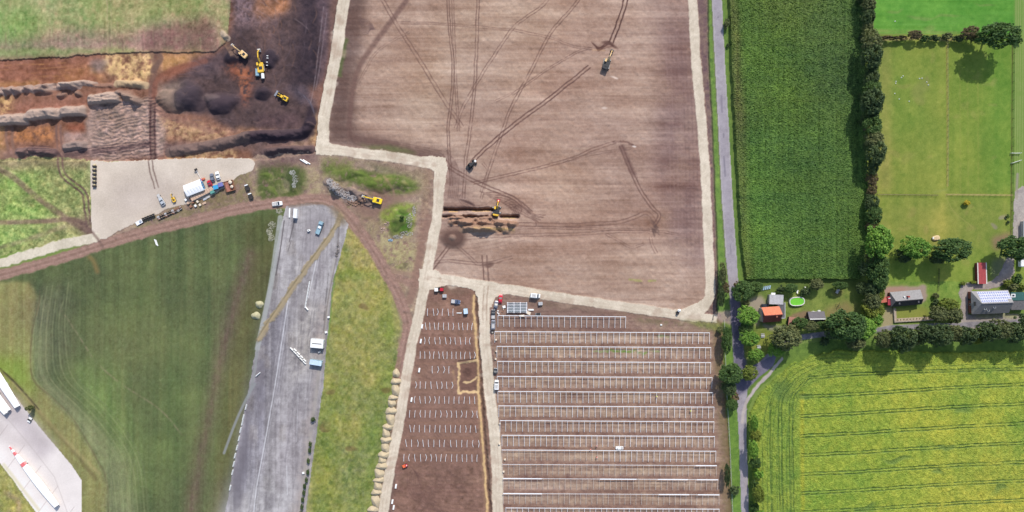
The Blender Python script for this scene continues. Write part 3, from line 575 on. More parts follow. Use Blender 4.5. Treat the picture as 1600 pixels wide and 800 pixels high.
tint(RACKF, [(N6, (4, 4, 3)), (HS, (4, 4, 4)), (HS2, (4, 4, 4)), (MED, (4, 4, 3)), (FINE, (4, 4, 4)), (FN, (4, 4, 3))])
area([(815, 464), (870, 474), (980, 490), (1085, 503), (1130, 500), (1120, 516), (1000, 504), (985, 488), (900, 484), (840, 478)], (122, 110, 82), a=.8, soft=3, mod=.8 + FN * .35)
area([(772, 458), (830, 462), (960, 486), (975, 514), (772, 514)], (126, 100, 92), a=.5, soft=3); stroke([(980, 494), (1050, 500), (1090, 512)], 4, (150, 118, 106), .5, 3)
for x0, x1, y, c in ((928, 1030, 549, (150, 160, 108)), (950, 1010, 550, (112, 140, 62)), (1030, 1044, 526, (150, 160, 110))):
    stroke([(x0, y - 1), (x1, y + 1)], 4, c, .8, 1.5, 1.0, brk=.55)
area([(1114, 510), (1128, 512), (1142, 650), (1146, 870), (1132, 870), (1126, 700), (1118, 600)], (124, 108, 76), a=.8, soft=3, mod=.85 + FN * .3)
area([(660, 444), (700, 440), (740, 447), (756, 470), (760, 560), (768, 680), (776, 800), (778, 870), (596, 870), (606, 790), (626, 670), (646, 560), (658, 490)], (138, 106, 92), rid=PLOT, rough=.5)
tint(PLOT, [(N6, (5, 4, 4)), (HS, (4, 4, 3)), (MED, (5, 4, 3)), (FINE, (4, 4, 4)), (FN, (5, 4, 4))])
area([(655, 560), (720, 565), (735, 730), (625, 720), (640, 640)], (146, 114, 100), a=.5, soft=10)
for y in (500, 523, 545, 568, 592, 616, 638, 660, 683, 706): stroke([(655 - (y - 500) * .12, y), (738, y + 1)], 2.2, random.choice([(160, 122, 96), (116, 86, 76)]), .35, 2, .5, brk=.4)
for k in range(9): stroke([(640 + k * 2, 728 + k * 2), (668, 745 + k * 5), (745, 742 + k * 7)], 1.6, (110, 82, 74), .4, 1.5, brk=.3)
for k in range(6): stroke([(636 + k * 3, 740), (640 + k * 3.5, 770), (662 + k * 5, 792), (700, 800 + k * 5)], 1.8, (112, 84, 76), .5, 1.6, brk=.25)
for k in range(3): stroke([(668 + k * 6, 668), (688 + k * 5, 690), (706 + k * 4, 702)], 1.5, (112, 84, 76), .5, 1.5)
stroke([(700, 455), (725, 458), (738, 456)], 5, (150, 116, 96), .7, 2, brk=.4); area([(668, 448), (700, 445), (735, 452), (720, 462), (690, 452), (672, 458)], (122, 100, 86), a=.6, soft=3)
stroke([(612, 745), (606, 800), (600, 860)], 12, (112, 90, 82), .7, 5)
# service trench: sand floor, a dark cut, low spoil
TR = [(741, 462), (741, 490), (744, 530), (746, 570), (749, 620), (752, 670), (757, 730), (762, 800), (764, 866)]
stroke(TR, 9, (160, 128, 100), .7, 3, brk=.3); stroke(TR, 3.6, (226, 190, 136), .95, 1.3, .6, brk=.12); hgt_ = stroke([(x + 4.5, y) for x, y in TR], 3, (96, 74, 64), .85, 1.3, .6, brk=.3, z=-.6); stroke([(x + 8, y) for x, y in TR], 3.5, (122, 98, 84), .8, 2, .5, brk=.3, z=.5)
blotch(743, 458, 5, 4, (90, 66, 58), .8, z=-.8)
area([(718, 568), (744, 565), (746, 611), (720, 612)], (122, 92, 80), a=.9, soft=1.5, z=-.6)
for p in ([(716, 568), (717, 590), (717, 611)], [(717, 612), (732, 612), (748, 612)], [(716, 568), (730, 566), (746, 563)], [(726, 597), (736, 597), (744, 590)]): stroke(p, 3.6, (228, 196, 146), .95, 1.5, .8, brk=.15)
stroke([(716, 564), (730, 562), (744, 560)], 1.8, (78, 58, 50), .8, 1.3); stroke([(708, 580), (710, 600)], 4, (190, 154, 112), .5, 3, brk=.5); blotch(733, 588, 8, 6, (92, 68, 60), .6)

# --- haul roads
def haul(pts, w, **k):
    stroke(pts, w + 1, SA, 1, 1.6, .45, rid=HAUL, z=.18, **k)
haul([(560, -70), (538, 2), (524, 90), (507, 180), (505, 225)], 17.5); haul([(505, 232), (560, 239), (620, 246), (690, 258)], 15, smooth=False)
area([(494, 214), (512, 205), (514, 222), (522, 228), (520, 243), (494, 242)], SA, rid=HAUL, rough=.6); area([(660, 244), (696, 246), (699, 262), (694, 300), (678, 300), (678, 268), (668, 260)], SA, rid=HAUL, rough=.5)
haul([(687, 262), (684, 330), (674, 385), (667, 430), (655, 490), (640, 560), (622, 670), (603, 770), (592, 870)], 15); haul([(668, 432), (720, 440), (760, 447), (860, 463), (960, 477), (1050, 490), (1088, 496)], 14, smooth=False)
haul([(758, 450), (757, 520), (765, 610), (776, 720), (779, 870)], 16); haul([(1088, 494), (1108, 468), (1110, 450), (1106, 360), (1100, 240), (1088, 100), (1082, 0), (1080, -70)], 14)
area([(1062, 485), (1095, 470), (1104, 462), (1116, 465), (1100, 490), (1122, 492), (1120, 504), (1070, 500)], SA, rid=HAUL, rough=.5); area([(655, 420), (680, 422), (700, 436), (745, 440), (752, 458), (735, 452), (700, 444), (672, 452), (655, 450)], SA, rid=HAUL, rough=.7)
area([(738, 442), (790, 450), (800, 458), (775, 465), (768, 480), (750, 480), (745, 462)], SA, rid=HAUL, rough=.7)
tint(HAUL, [(MED, (4, 4, 4)), (FINE, (4.5, 4.5, 4.5)), (FN, (4, 4, 4)), (VS2, (2, 2, 2))])
for p in ([(505, 232), (620, 246), (686, 258)], [(684, 270), (674, 385), (667, 430), (655, 490), (640, 560), (622, 670), (603, 770), (594, 860)], [(758, 460), (757, 520), (765, 610), (776, 720), (779, 860)], [(668, 434), (760, 449), (860, 465), (960, 479), (1085, 497)], [(538, 2), (524, 90), (507, 180)]):
    pair(p, 5, 1.8, (188, 164, 144), .32, brk=.7)
    for q in range(14):
        k_ = random.randrange(len(p) - 1); t_ = random.random(); x_ = p[k_][0] + (p[k_ + 1][0] - p[k_][0]) * t_; y_ = p[k_][1] + (p[k_ + 1][1] - p[k_][1]) * t_; blotch(x_ + random.uniform(-4, 4), y_ + random.uniform(-4, 4), random.uniform(3, 9), random.uniform(3, 9), random.choice([(190, 166, 146), (232, 218, 198), (178, 152, 132)]), .4)
pair([(760, 448), (758, 470), (757, 500)], 6, 2, (160, 132, 112), .5, brk=.3)

# --- the strip and verges beside the public road
def band(xs_l, xs_r, c, rid, rough=.3, z=None, **k):
    return area([(x, y) for y, x in xs_l] + [(x, y) for y, x in reversed(xs_r)], c, rid=rid, rough=rough, z=z, **k)
rl = [(-70, 1110), (0, 1112), (100, 1117), (200, 1122), (300, 1127), (400, 1134), (450, 1139), (500, 1143), (560, 1146), (600, 1150), (700, 1155), (800, 1158), (870, 1160)]
rr = [(-70, 1126), (0, 1128), (100, 1133), (200, 1139), (300, 1144), (400, 1151), (450, 1154), (500, 1158), (560, 1163), (600, 1167), (700, 1167), (800, 1170), (870, 1172)]
def off(b, d): return [(y, x + (d(y) if callable(d) else d)) for y, x in b]
hr = [(-70, 1088), (0, 1090), (100, 1097), (200, 1106), (300, 1113), (400, 1117), (455, 1118), (490, 1112)]
band(hr, [(y, x) for y, x in rl if y <= 450] + [(490, 1142)], (128, 104, 98), VERGE)
vl = [(-70, 1104), (0, 1106), (100, 1108), (200, 1113), (300, 1117), (400, 1121), (450, 1122), (490, 1120)]
band(vl, [(y, x) for y, x in rl if y <= 450] + [(490, 1142)], (112, 142, 68), VERGE, soft=1.2)
stroke([(x, y) for y, x in vl], 1.6, (52, 48, 42), .8, 1.4, .3, brk=.2, z=-.5)
band([(505, 1128), (600, 1131), (700, 1139), (800, 1143), (870, 1145)], [(490, 1142)] + [(y, x) for y, x in rl if y >= 500], (108, 140, 62), VERGE, rough=.4)
stroke([(1122, 500), (1128, 510), (1131, 600), (1138, 700), (1142, 870)], 5, (116, 100, 66), .7, 3, .5, brk=.2)
area([(1060, 500), (1120, 504), (1142, 510), (1142, 530), (1125, 520), (1090, 508)], (116, 124, 68), a=.8, soft=2, rid=VERGE)
area([(1114, 488), (1145, 484), (1145, 508), (1125, 502)], (176, 154, 142), a=.9, soft=1.5)
band([(y, x) for y, x in rr if y <= 450], off([(y, x) for y, x in rr if y <= 450], lambda y: 9), (110, 140, 66), VERGE, rough=.5)
area([(1154, 440), (1370, 440), (1372, 470), (1372, 520), (1300, 522), (1250, 528), (1215, 555), (1185, 575), (1165, 570), (1158, 500)], (124, 140, 68), rid=GARDEN, rough=.5)
area([(1372, 436), (1684, 436), (1684, 520), (1400, 520), (1372, 522)], (126, 146, 70), rid=GARDEN, rough=.5)
area([(1160, 590), (1200, 575), (1240, 540), (1300, 530), (1684, 515), (1684, 570), (1260, 560), (1215, 582), (1180, 612), (1170, 640), (1168, 870), (1180, 870), (1176, 700), (1166, 700)], (104, 130, 60), rid=VERGE, rough=.5)
tint(VERGE, [(FINE, (6, 6, 4)), (FN, (7, 7, 3)), (MED, (5, 5, 3))])

# --- fields right of the road
area([(1140, -70), (1346, -70), (1347, 0), (1352, 200), (1352, 380), (1342, 436), (1164, 436), (1158, 400), (1152, 300), (1147, 200), (1141, 100), (1138, 0)], (84, 112, 48), rid=MAIZE, rough=.5)
area([(1138, -70), (1146, -70), (1148, 0), (1162, 200), (1172, 430), (1160, 436), (1150, 300), (1138, 0)], (112, 96, 62), a=.55, soft=4); area([(1180, -70), (1300, -70), (1290, 60), (1190, 40)], (106, 118, 54), a=.5, soft=20)
area([(1250, 0), (1348, 0), (1348, 340), (1270, 300)], (72, 96, 56), a=.5, soft=20); area([(1200, 200), (1330, 190), (1340, 400), (1170, 430)], (86, 118, 52), a=.5, soft=24); area([(1150, 200), (1200, 220), (1200, 400), (1160, 420)], (92, 132, 56), a=.5, soft=14)
tint(MAIZE, [(FINE, (15, 17, 9)), (N3, (6, 6, 3)), (FN, (4, 4, 1)), (HB, (4, 3, 0)), (HS2, (2, 3, 1)), (MED, (5, 5, 2)), (BIG, (4, 5, 1)), (VS, (4, 5, 3))])
m = reg == MAIZE; hgt[m] += 2.1 + (.13 * FINE + .04 * FN + .07 * VS)[m]
area([(1364, -70), (1684, -70), (1684, 54), (1500, 54), (1366, 52)], (98, 154, 60), rid=PADN, rough=.3)
area([(1364, 54), (1684, 54), (1684, 440), (1372, 440), (1352, 436), (1352, 380), (1352, 60)], (124, 145, 60), rid=PAD, rough=.3)
area([(1375, 65), (1480, 65), (1480, 300), (1375, 300)], (132, 146, 66), a=.5, soft=12); area([(1370, 310), (1585, 310), (1585, 400), (1370, 400)], (124, 138, 66), a=.6, soft=12); area([(1372, 65), (1392, 65), (1392, 300), (1372, 300)], (156, 148, 84), a=.6, soft=5)
area([(1540, 70), (1583, 90), (1583, 300), (1545, 290)], (116, 148, 60), a=.6, soft=10); area([(1380, 400), (1500, 395), (1560, 400), (1500, 480), (1380, 450)], (116, 148, 60), a=.6, soft=12)
for k in range(9): stroke([(1385 + k * 5, 26 + k * 3), (1560, 24 + k * 3)], 1, (112, 142, 80), .35, 1.2, brk=.4)
stroke([(1366, 48), (1500, 52)], 5, (150, 150, 92), .5, 4, brk=.4)
for cx, cy in ((1440, 27), (1400, 20), (1480, 26), (1450, 44), (1540, 12)): blotch(cx, cy, random.uniform(10, 22), random.uniform(3, 7), (140, 150, 90), .4, rough=3)
tint(PADN, [(HS2, (2, 2, 2)), (N6, (4, 3, 2)), (MED, (6, 5, 3)), (FINE, (3, 3, 2)), (BIG, (4, 4, 2)), (FN, (3, 3, 2))])
for _ in range(40): blotch(random.uniform(1380, 1575), random.uniform(75, 430), random.uniform(3, 10), random.uniform(3, 9), random.choice([(152, 150, 84), (104, 132, 54), (146, 138, 84)]), .3, rough=3)
tint(PAD, [(N6, (3, 2, 2)), (MED, (5, 3, 2)), (FINE, (4, 4, 3)), (BIG, (6, 2, 2)), (VS2, (5, 3, 2)), (FN, (4, 3, 2))])
for x in (1512, 1500, 1528): stroke([(x, 110), (x + 1, 300)], 2, (160, 152, 84), .3, 2, brk=.5)
stroke([(1372, 61), (1440, 60), (1500, 62)], 6, (170, 152, 104), .75, 2, .6); stroke([(1479, 66), (1480, 180), (1480, 291)], 2.2, (178, 158, 92), .75, 1.5, brk=.15); stroke([(1370, 304), (1465, 305)], 2, (104, 106, 54), .7, 1.5); stroke([(1479, 304), (1582, 305)], 2.4, (186, 164, 104), .8, 1.5, brk=.1)
stroke([(1476, 302), (1490, 330), (1520, 355)], 1.6, (166, 160, 90), .5, 1.4); stroke([(1460, 300), (1480, 296)], 4, (150, 158, 90), .4, 3)
area([(1585, -70), (1684, -70), (1684, 300), (1600, 300), (1585, 300)], (120, 148, 72), a=.8, soft=1.5)
for x in (1587, 1590.5, 1594, 1598): stroke([(x + 1, -60), (x, 150), (x - 1, 300)], 1.4, (168, 168, 116), .6, 1.2, brk=.25)
stroke([(1582, 60), (1581, 200), (1580, 305), (1579, 372)], 2, (90, 82, 52), .7, 1.6, brk=.35)
area([(1548, 372), (1578, 362), (1580, 372), (1556, 392)], (150, 116, 104), a=.75, soft=3); blotch(1567, 342, 4, 3, (160, 150, 130), .7); blotch(1557, 353, 5, 3, (150, 140, 124), .7); blotch(1440, 383, 14, 7, (168, 138, 100), .5)
blotch(1438, 140, 14, 16, (140, 138, 84), .4)
# gardens
tint(GARDEN, [(N6, (6, 4, 3)), (MED, (6, 5, 3)), (FINE, (6, 6, 4)), (FN, (6, 5, 3))])
area([(1172, 466), (1192, 462), (1200, 476), (1192, 486), (1184, 512), (1176, 500), (1165, 478)], (176, 158, 146), a=.85, soft=2); area([(1192, 505), (1222, 508), (1225, 516), (1210, 516), (1192, 510)], (160, 152, 146), a=.8, soft=1.2)
area([(1288, 485), (1320, 470), (1340, 480), (1320, 505), (1292, 505)], (150, 128, 92), a=.7, soft=4); area([(1300, 455), (1320, 452), (1316, 462), (1300, 462)], (150, 130, 86), a=.6, soft=2.5); area([(1250, 486), (1268, 485), (1266, 496), (1252, 510), (1232, 512), (1232, 494)], (150, 118, 100), a=.8, soft=1.5)
area([(1165, 520), (1215, 515), (1225, 530), (1190, 560), (1170, 560)], (142, 146, 66), a=.7, soft=4); area([(1172, 440), (1340, 438), (1340, 450), (1180, 456)], (92, 112, 56), a=.7, soft=3)
area([(1382, 449.5), (1447.5, 445), (1448, 470), (1440, 474), (1382, 470)], (172, 150, 138), a=.95, soft=.8); area([(1382, 450), (1415, 448), (1415, 455), (1384, 458)], (188, 134, 118), a=.5, soft=3)
area([(1398, 484), (1440, 480), (1452, 485), (1455, 496), (1400, 502)], (150, 150, 72), a=.7, soft=2); area([(1383, 480), (1396, 480), (1396, 505), (1392, 514), (1376, 514)], (176, 158, 128), a=.85, soft=1.5)
area([(1500, 520), (1502, 470), (1498, 458), (1502, 446), (1515, 441), (1528, 444), (1548, 440), (1560, 430), (1575, 400), (1584, 400), (1586, 425), (1576, 440), (1560, 448), (1545, 452), (1520, 452), (1514, 464), (1512, 490), (1590, 491), (1684, 490), (1684, 512), (1560, 504)], (170, 158, 150), rid=LANE, rough=.5)
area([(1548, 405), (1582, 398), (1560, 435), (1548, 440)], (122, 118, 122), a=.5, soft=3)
area([(1585, 300), (1598, 290), (1684, 300), (1684, 372), (1586, 372), (1582, 372)], (178, 168, 160), rid=LANE, rough=.4); stroke([(1590, 272), (1588, 310)], 4, (160, 150, 138), .8, 2)
area([(1514, 490), (1592, 492), (1592, 495), (1540, 496)], (150, 160, 76), a=.6, soft=2)
# crop field
CP = [(1262, 558), (1300, 548), (1400, 550), (1684, 548), (1684, 870), (1180, 870), (1178, 800), (1174, 700), (1170, 660), (1180, 625), (1205, 592), (1240, 568)]
area(CP, (146, 162, 60), rid=CROP, rough=1.2)
area([(1240, 568), (1262, 558), (1300, 550), (1290, 600), (1255, 620), (1250, 870), (1180, 870), (1174, 700), (1172, 660), (1205, 592)], (130, 152, 62), a=.75, soft=10)
stroke([(1252, 615), (1252, 700), (1254, 860)], 6, (176, 172, 58), .7, 4); area([(1350, 560), (1684, 560), (1684, 600), (1350, 610)], (146, 166, 64), a=.5, soft=16); area([(1500, 700), (1684, 690), (1684, 860), (1400, 860)], (170, 164, 66), a=.4, soft=30)
tint(CROP, [(N3, (8, 7, 4)), (N6, (4, 2, 1)), (FINE, (9, 9, 4)), (FN, (4, 3, 1)), (MED, (6, 3, 1)), (BIG, (6, 3, 1))])
m = reg == CROP; hgt[m] += .95 + (.08 * FINE + .04 * FN)[m]
TL = (72, 100, 56)
for y in (588, 619, 649, 680, 710, 740, 769, 799, 829):
    for o in (0, 4.2):
        p = [(1251, y + o - 1), (1330, y - 5 + o), (1420, y - 11 + o), (1520, y - 17 + o), (1684, y - 24 + o)]
        if y == 588: p = [(1262, y + o), (1330, y - 5 + o), (1420, y - 9 + o), (1684, y - 16 + o)]
        stroke(p, 1.7, TL, .85, 1.2, .3, brk=.45, z=-.5)
for k in range(7):
    o = k * 7.5; stroke([(1330, 553 + o * .7), (1285, 554 + o * .8), (1246, 566 + o), (1218 + o * .6, 590 + o * .8), (1198 + o, 630), (1190 + o, 700), (1192 + o, 866)], 1.5, TL, .45, 1.2, .3, brk=.35, z=-.4)
for x in (1202, 1215, 1220, 1231.5, 1237): stroke([(x + 26, 592), (x + 3, 620), (x, 660), (x + 1, 740), (x + 4, 866)], 1.6, TL, .65, 1.2, .3, brk=.3, z=-.5)
for y in (572, 580): stroke([(1300, y), (1400, y + 1), (1684, y - 6)], 1.2, TL, .5, 1.2, .3, brk=.4, z=-.4)
for cx, cy, rx, ry in ((1462, 741, 11, 4), (1505, 640, 16, 6), (1400, 718, 26, 5), (1260, 620, 12, 8), (1560, 768, 16, 6), (1222, 610, 16, 18), (1345, 795, 20, 5), (1475, 700, 12, 4)): blotch(cx, cy, rx, ry, (96, 122, 62), .6, z=-.35)
# lane and public road
stroke([(1160, 592), (1178, 580), (1196, 562), (1214, 545), (1240, 530), (1290, 522), (1370, 516), (1400, 512), (1500, 508), (1600, 503), (1684, 500)], 8.5, (146, 140, 144), 1, 1, .25, rid=LANE)
band(rl, rr, (168, 160, 166), ROAD, rough=.12)
stroke([(1160, 660), (1166, 630), (1180, 607), (1200, 585), (1222, 560)], 5, (190, 178, 172), 1, 1.4, .5, rid=ROAD)
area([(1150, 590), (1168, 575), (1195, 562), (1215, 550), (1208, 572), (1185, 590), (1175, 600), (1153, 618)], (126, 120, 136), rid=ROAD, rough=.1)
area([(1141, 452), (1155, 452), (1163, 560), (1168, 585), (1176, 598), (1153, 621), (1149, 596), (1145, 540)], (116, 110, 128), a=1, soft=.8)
stroke([(x + 1.3, y) for y, x in rl if y < 440], 1.4, (188, 182, 176), .7, 1.2, smooth=False); stroke([(x - 1.3, y) for y, x in rr if y < 440], 1.4, (186, 184, 176), .6, 1.2, smooth=False)
tint(ROAD, [(FINE, (3, 3, 3)), (FN, (3, 3, 3)), (MED, (3, 3, 3))]); tint(LANE, [(FINE, (5, 5, 5)), (FN, (5, 5, 4))])
stroke([(1127, 150), (1128, 175)], 3, (140, 132, 142), .8, 1.4); stroke([(1131, 245), (1133, 275)], 2.6, (134, 128, 138), .8, 1.4); stroke([(1141, 382), (1142, 396)], 2, (138, 132, 140), .7, 1.3); blotch(1122, 27, 1.4, 1.6, (130, 124, 132), .7, rough=0); blotch(1130.5, 212, 1.4, 4, (130, 124, 132), .7, rough=0)
stroke([(x + 8.5, y) for y, x in rl if y >= 640], 3, (182, 172, 168), .4, 3)

hm = (reg == HAUL) | (reg == YARD) | (reg == ROAD) | (reg == LANE) | (reg == RUN) & (hgt < .1); hgt[hm] = np.where(reg[hm] == RUN, hgt[hm], .12 + .01 * FN[hm])
# raster edges run out level
edge = np.clip(np.minimum(np.minimum(GX - X0, X1 - GX), np.minimum(GY - Y0, Y1 - GY)) / 14, 0, 1)
for r in (MAIZE, CROP): edge = np.where(reg == r, 1, edge)
hgt *= edge; hgt = np.where((GX <= X0 + S) | (GX >= X1 - S) | (GY <= Y0 + S) | (GY >= Y1 - S), 0, hgt)
def relax(a, m, n=1):
    for _ in range(n):
        b = (a + np.roll(a, 1, 0) + np.roll(a, -1, 0) + np.roll(a, 1, 1) + np.roll(a, -1, 1)) / 5
        a = np.where(m, b, a)
    return a
hgt = relax(hgt, (reg == PIT) | (reg == FIELD) | (reg == WASTE), 1)
# ------------------------------------------------------------------ surfaces cut out of the plan
def ground_mat(name, rough=.95, grain=.16, gscale=2.2, bump=.25):
    m = bpy.data.materials.new(name); m.use_nodes = True; n = m.node_tree; b = n.nodes['Principled BSDF']
    b.inputs['Roughness'].default_value = rough; b.inputs['Specular IOR Level'].default_value = .15
    at = n.nodes.new('ShaderNodeAttribute'); at.attribute_name = 'soil'
    tc = n.nodes.new('ShaderNodeTexCoord'); no = n.nodes.new('ShaderNodeTexNoise'); no.inputs['Scale'].default_value = gscale; no.inputs['Detail'].default_value = 5; no.inputs['Roughness'].default_value = .7
    n.links.new(tc.outputs['Object'], no.inputs['Vector'])
    mr = n.nodes.new('ShaderNodeMapRange'); mr.inputs['From Min'].default_value = .25; mr.inputs['From Max'].default_value = .75; mr.inputs['To Min'].default_value = 1 - grain; mr.inputs['To Max'].default_value = 1 + grain
    n.links.new(no.outputs['Fac'], mr.inputs['Value'])
    vm = n.nodes.new('ShaderNodeVectorMath'); vm.operation = 'SCALE'
    n.links.new(at.outputs['Color'], vm.inputs[0]); n.links.new(mr.outputs[0], vm.inputs['Scale']); n.links.new(vm.outputs[0], b.inputs['Base Color'])
    bp = n.nodes.new('ShaderNodeBump'); bp.inputs['Strength'].default_value = bump; bp.inputs['Distance'].default_value = .15
    n.links.new(no.outputs['Fac'], bp.inputs['Height']); n.links.new(bp.outputs[0], b.inputs['Normal'])
    return m

albedo = np.clip(lin(np.clip(col, 8, 250)) / K, .01, .8)
WX = (GX - 800) * M; WY = (400 - GY) * M
cell = reg[:-1, :-1]
def surface(rid, name, label, cat, m, kind='structure', smooth=True):
    jj, ii = np.nonzero(cell == rid)
    if not len(jj): return
    a = jj * NX + ii; q = np.stack([a + NX, a + NX + 1, a + 1, a], 1)
    u, inv = np.unique(q, return_inverse=True); inv = inv.reshape(q.shape)
    co = np.stack([WX.ravel()[u], WY.ravel()[u], hgt.ravel()[u]], 1).astype(np.float32)
    me = bpy.data.meshes.new(name); me.vertices.add(len(u)); me.vertices.foreach_set('co', co.ravel())
    nf = len(q); me.loops.add(nf * 4); me.loops.foreach_set('vertex_index', inv.ravel().astype(np.int32))
    me.polygons.add(nf); me.polygons.foreach_set('loop_start', np.arange(0, nf * 4, 4, dtype=np.int32))
    me.update(calc_edges=True)
    me.polygons.foreach_set('use_smooth', np.full(nf, smooth))
    ca = me.color_attributes.new('soil', 'FLOAT_COLOR', 'POINT')
    c4 = np.ones((len(u), 4), np.float32); c4[:, :3] = albedo.reshape(-1, 3)[u]; ca.data.foreach_set('color', c4.ravel())
    me.materials.append(m); o = bpy.data.objects.new(name, me); C.objects.link(o)
    return tag(o, label, cat, kind=kind)

gm_soil = ground_mat('soil', grain=.10, gscale=2.4, bump=.2); gm_grass = ground_mat('turf', grain=.18, gscale=2.6, bump=.3)
gm_hard = ground_mat('paving', rough=.8, grain=.07, gscale=2.5, bump=.1); gm_grav = ground_mat('gravel', grain=.07, gscale=2.5, bump=.1); gm_crop = ground_mat('leafy crop', rough=.6, grain=.22, gscale=3.0, bump=.35)
surface(GREEN, 'ground', 'grassy ground between the fields', 'ground', gm_grass)
surface(MEAD, 'meadow', 'pale green meadow with brown worn edge above the excavation', 'meadow', gm_grass)
surface(PIT, 'excavation_ground', 'stripped red, yellow and black soil with spoil heaps', 'ground', gm_soil)
surface(YARD, 'gravel_yard', 'pale gravel yard with the white hall and machines', 'yard', gm_grav)
surface(HAUL, 'haul_road', 'pale sandy haul roads around the bare field', 'road', gm_grav)
surface(DIRT, 'dirt_road', 'brown dirt track curving past the runway end', 'track', gm_soil)
surface(WEST, 'grass_field', 'dark green grass field west of the runway', 'field', gm_grass)
surface(RUN, 'runway', 'cracked grey concrete runway with faded painted lines', 'runway', gm_hard)
surface(APRON, 'concrete_apron', 'pale concrete apron under the turbine blades', 'apron', gm_hard)
surface(STRIP, 'grass_strip', 'yellow green grass strip east of the runway', 'grass', gm_grass)
surface(WASTE, 'waste_ground', 'rough ground with mounds, rubble and wheel tracks', 'ground', gm_soil)
surface(FIELD, 'bare_field', 'huge bare brown field crossed by wheel tracks', 'field', gm_soil)
surface(RACKF, 'rack_field', 'brown soil under the rows of solar racks', 'field', gm_soil)
surface(PLOT, 'bare_plot', 'narrow reddish brown plot with loose steel supports', 'field', gm_soil)
surface(VERGE, 'grass_verge', 'green verge along the public road', 'verge', gm_grass)
surface(ROAD, 'road', 'narrow grey public road with dark patched asphalt', 'road', gm_hard)
surface(LANE, 'lane', 'paved lane and drives between the houses', 'lane', gm_hard)
surface(MAIZE, 'maize_crop', 'tall dark green maize filling the field by the road', 'maize', gm_crop, kind='stuff', smooth=False)
surface(PADN, 'north_meadow', 'bright green meadow in the north east corner', 'meadow', gm_grass)
surface(PAD, 'paddock_ground', 'olive green horse paddock grass', 'paddock', gm_grass)
surface(GARDEN, 'garden_lawn', 'garden lawns around the houses', 'lawn', gm_grass)
surface(CROP, 'yellow_crop', 'yellow green crop with curved tramlines', 'crop', gm_crop, kind='stuff', smooth=False)

# land beyond the plan, out to the horizon: a patchwork of fields
fm = bpy.data.materials.new('far fields'); fm.use_nodes = True; n = fm.node_tree; b = n.nodes['Principled BSDF']; b.inputs['Roughness'].default_value = .95
tc = n.nodes.new('ShaderNodeTexCoord'); vo = n.nodes.new('ShaderNodeTexVoronoi'); vo.inputs['Scale'].default_value = .006; vo.distance = 'CHEBYCHEV'
n.links.new(tc.outputs['Object'], vo.inputs['Vector']); sp = n.nodes.new('ShaderNodeSeparateColor'); n.links.new(vo.outputs['Color'], sp.inputs[0])
cr = n.nodes.new('ShaderNodeValToRGB'); e = cr.color_ramp; e.elements[0].color = (*alb(100, 128, 66), 1); e.elements[1].color = (*alb(160, 150, 96), 1); x = e.elements.new(.5); x.color = (*alb(128, 148, 72), 1)
n.links.new(sp.outputs[0], cr.inputs[0]); n.links.new(cr.outputs[0], b.inputs['Base Color'])
x0, x1 = (gx[0] - 800) * M, (gx[-1] - 800) * M; y1, y0 = (400 - gy[0]) * M, (400 - gy[-1]) * M; F = 5000
far = MB().add([(-F, -F, 0), (F, -F, 0), (F, F, 0), (-F, F, 0), (x0, y0, 0), (x1, y0, 0), (x1, y1, 0), (x0, y1, 0)], [(0, 1, 5, 4), (1, 2, 6, 5), (2, 3, 7, 6), (3, 0, 4, 7)])
tag(far.build('land', fm), 'farmland around the site out to the horizon', 'land', kind='structure')
def ground_z(x, y):
    i = int(round((x / M + 800 - X0) / S)); j = int(round((400 - y / M - Y0) / S))
    return float(hgt[min(max(j, 0), NY - 1), min(max(i, 0), NX - 1)])
# ------------------------------------------------------------------ trees and shrubs
def leaf_mat(name, rgb, var=.35):
    m = bpy.data.materials.new(name); m.use_nodes = True; n = m.node_tree; b = n.nodes['Principled BSDF']
    b.inputs['Roughness'].default_value = .6; b.inputs['Specular IOR Level'].default_value = .25
    at = n.nodes.new('ShaderNodeAttribute'); at.attribute_name = 'hue'
    oi = n.nodes.new('ShaderNodeObjectInfo'); ad = n.nodes.new('ShaderNodeMath'); ad.operation = 'MULTIPLY_ADD'; ad.inputs[1].default_value = .35; 
    n.links.new(oi.outputs['Random'], ad.inputs[0]); n.links.new(at.outputs['Fac'], ad.inputs[2])
    cr = n.nodes.new('ShaderNodeValToRGB'); e = cr.color_ramp
    r, g, bl = rgb
    e.elements[0].position = .1; e.elements[0].color = (r * (1 - var), g * (1 - var * .8), bl * (1 - var), 1)
    e.elements[1].position = 1.15 if False else 1.0; e.elements[1].color = (min(1, r * (1 + var * 1.5)), g * (1 + var), bl * (1 + var * .4), 1)
    n.links.new(ad.outputs[0], cr.inputs[0]); n.links.new(cr.outputs[0], b.inputs['Base Color'])
    tl = n.nodes.new('ShaderNodeBsdfTranslucent'); n.links.new(cr.outputs[0], tl.inputs[0]); mx = n.nodes.new('ShaderNodeMixShader'); mx.inputs[0].default_value = .3
    n.links.new(b.outputs[0], mx.inputs[1]); n.links.new(tl.outputs[0], mx.inputs[2]); n.links.new(mx.outputs[0], n.nodes['Material Output'].inputs[0])
    return m

bark = mat('bark', (.10, .075, .055), .9, var=.3)
LEAF = {'oak': leaf_mat('oak leaves', (.085, .155, .048)), 'dark': leaf_mat('dark leaves', (.086, .130, .056)), 'bright': leaf_mat('bright leaves', (.18, .34, .06)),
        'olive': leaf_mat('olive leaves', (.145, .170, .075)), 'yellow': leaf_mat('yellow leaves', (.20, .25, .05)), 'gold': leaf_mat('golden leaves', (.50, .42, .05)), 'brown': leaf_mat('brownish leaves', (.16, .13, .075))}

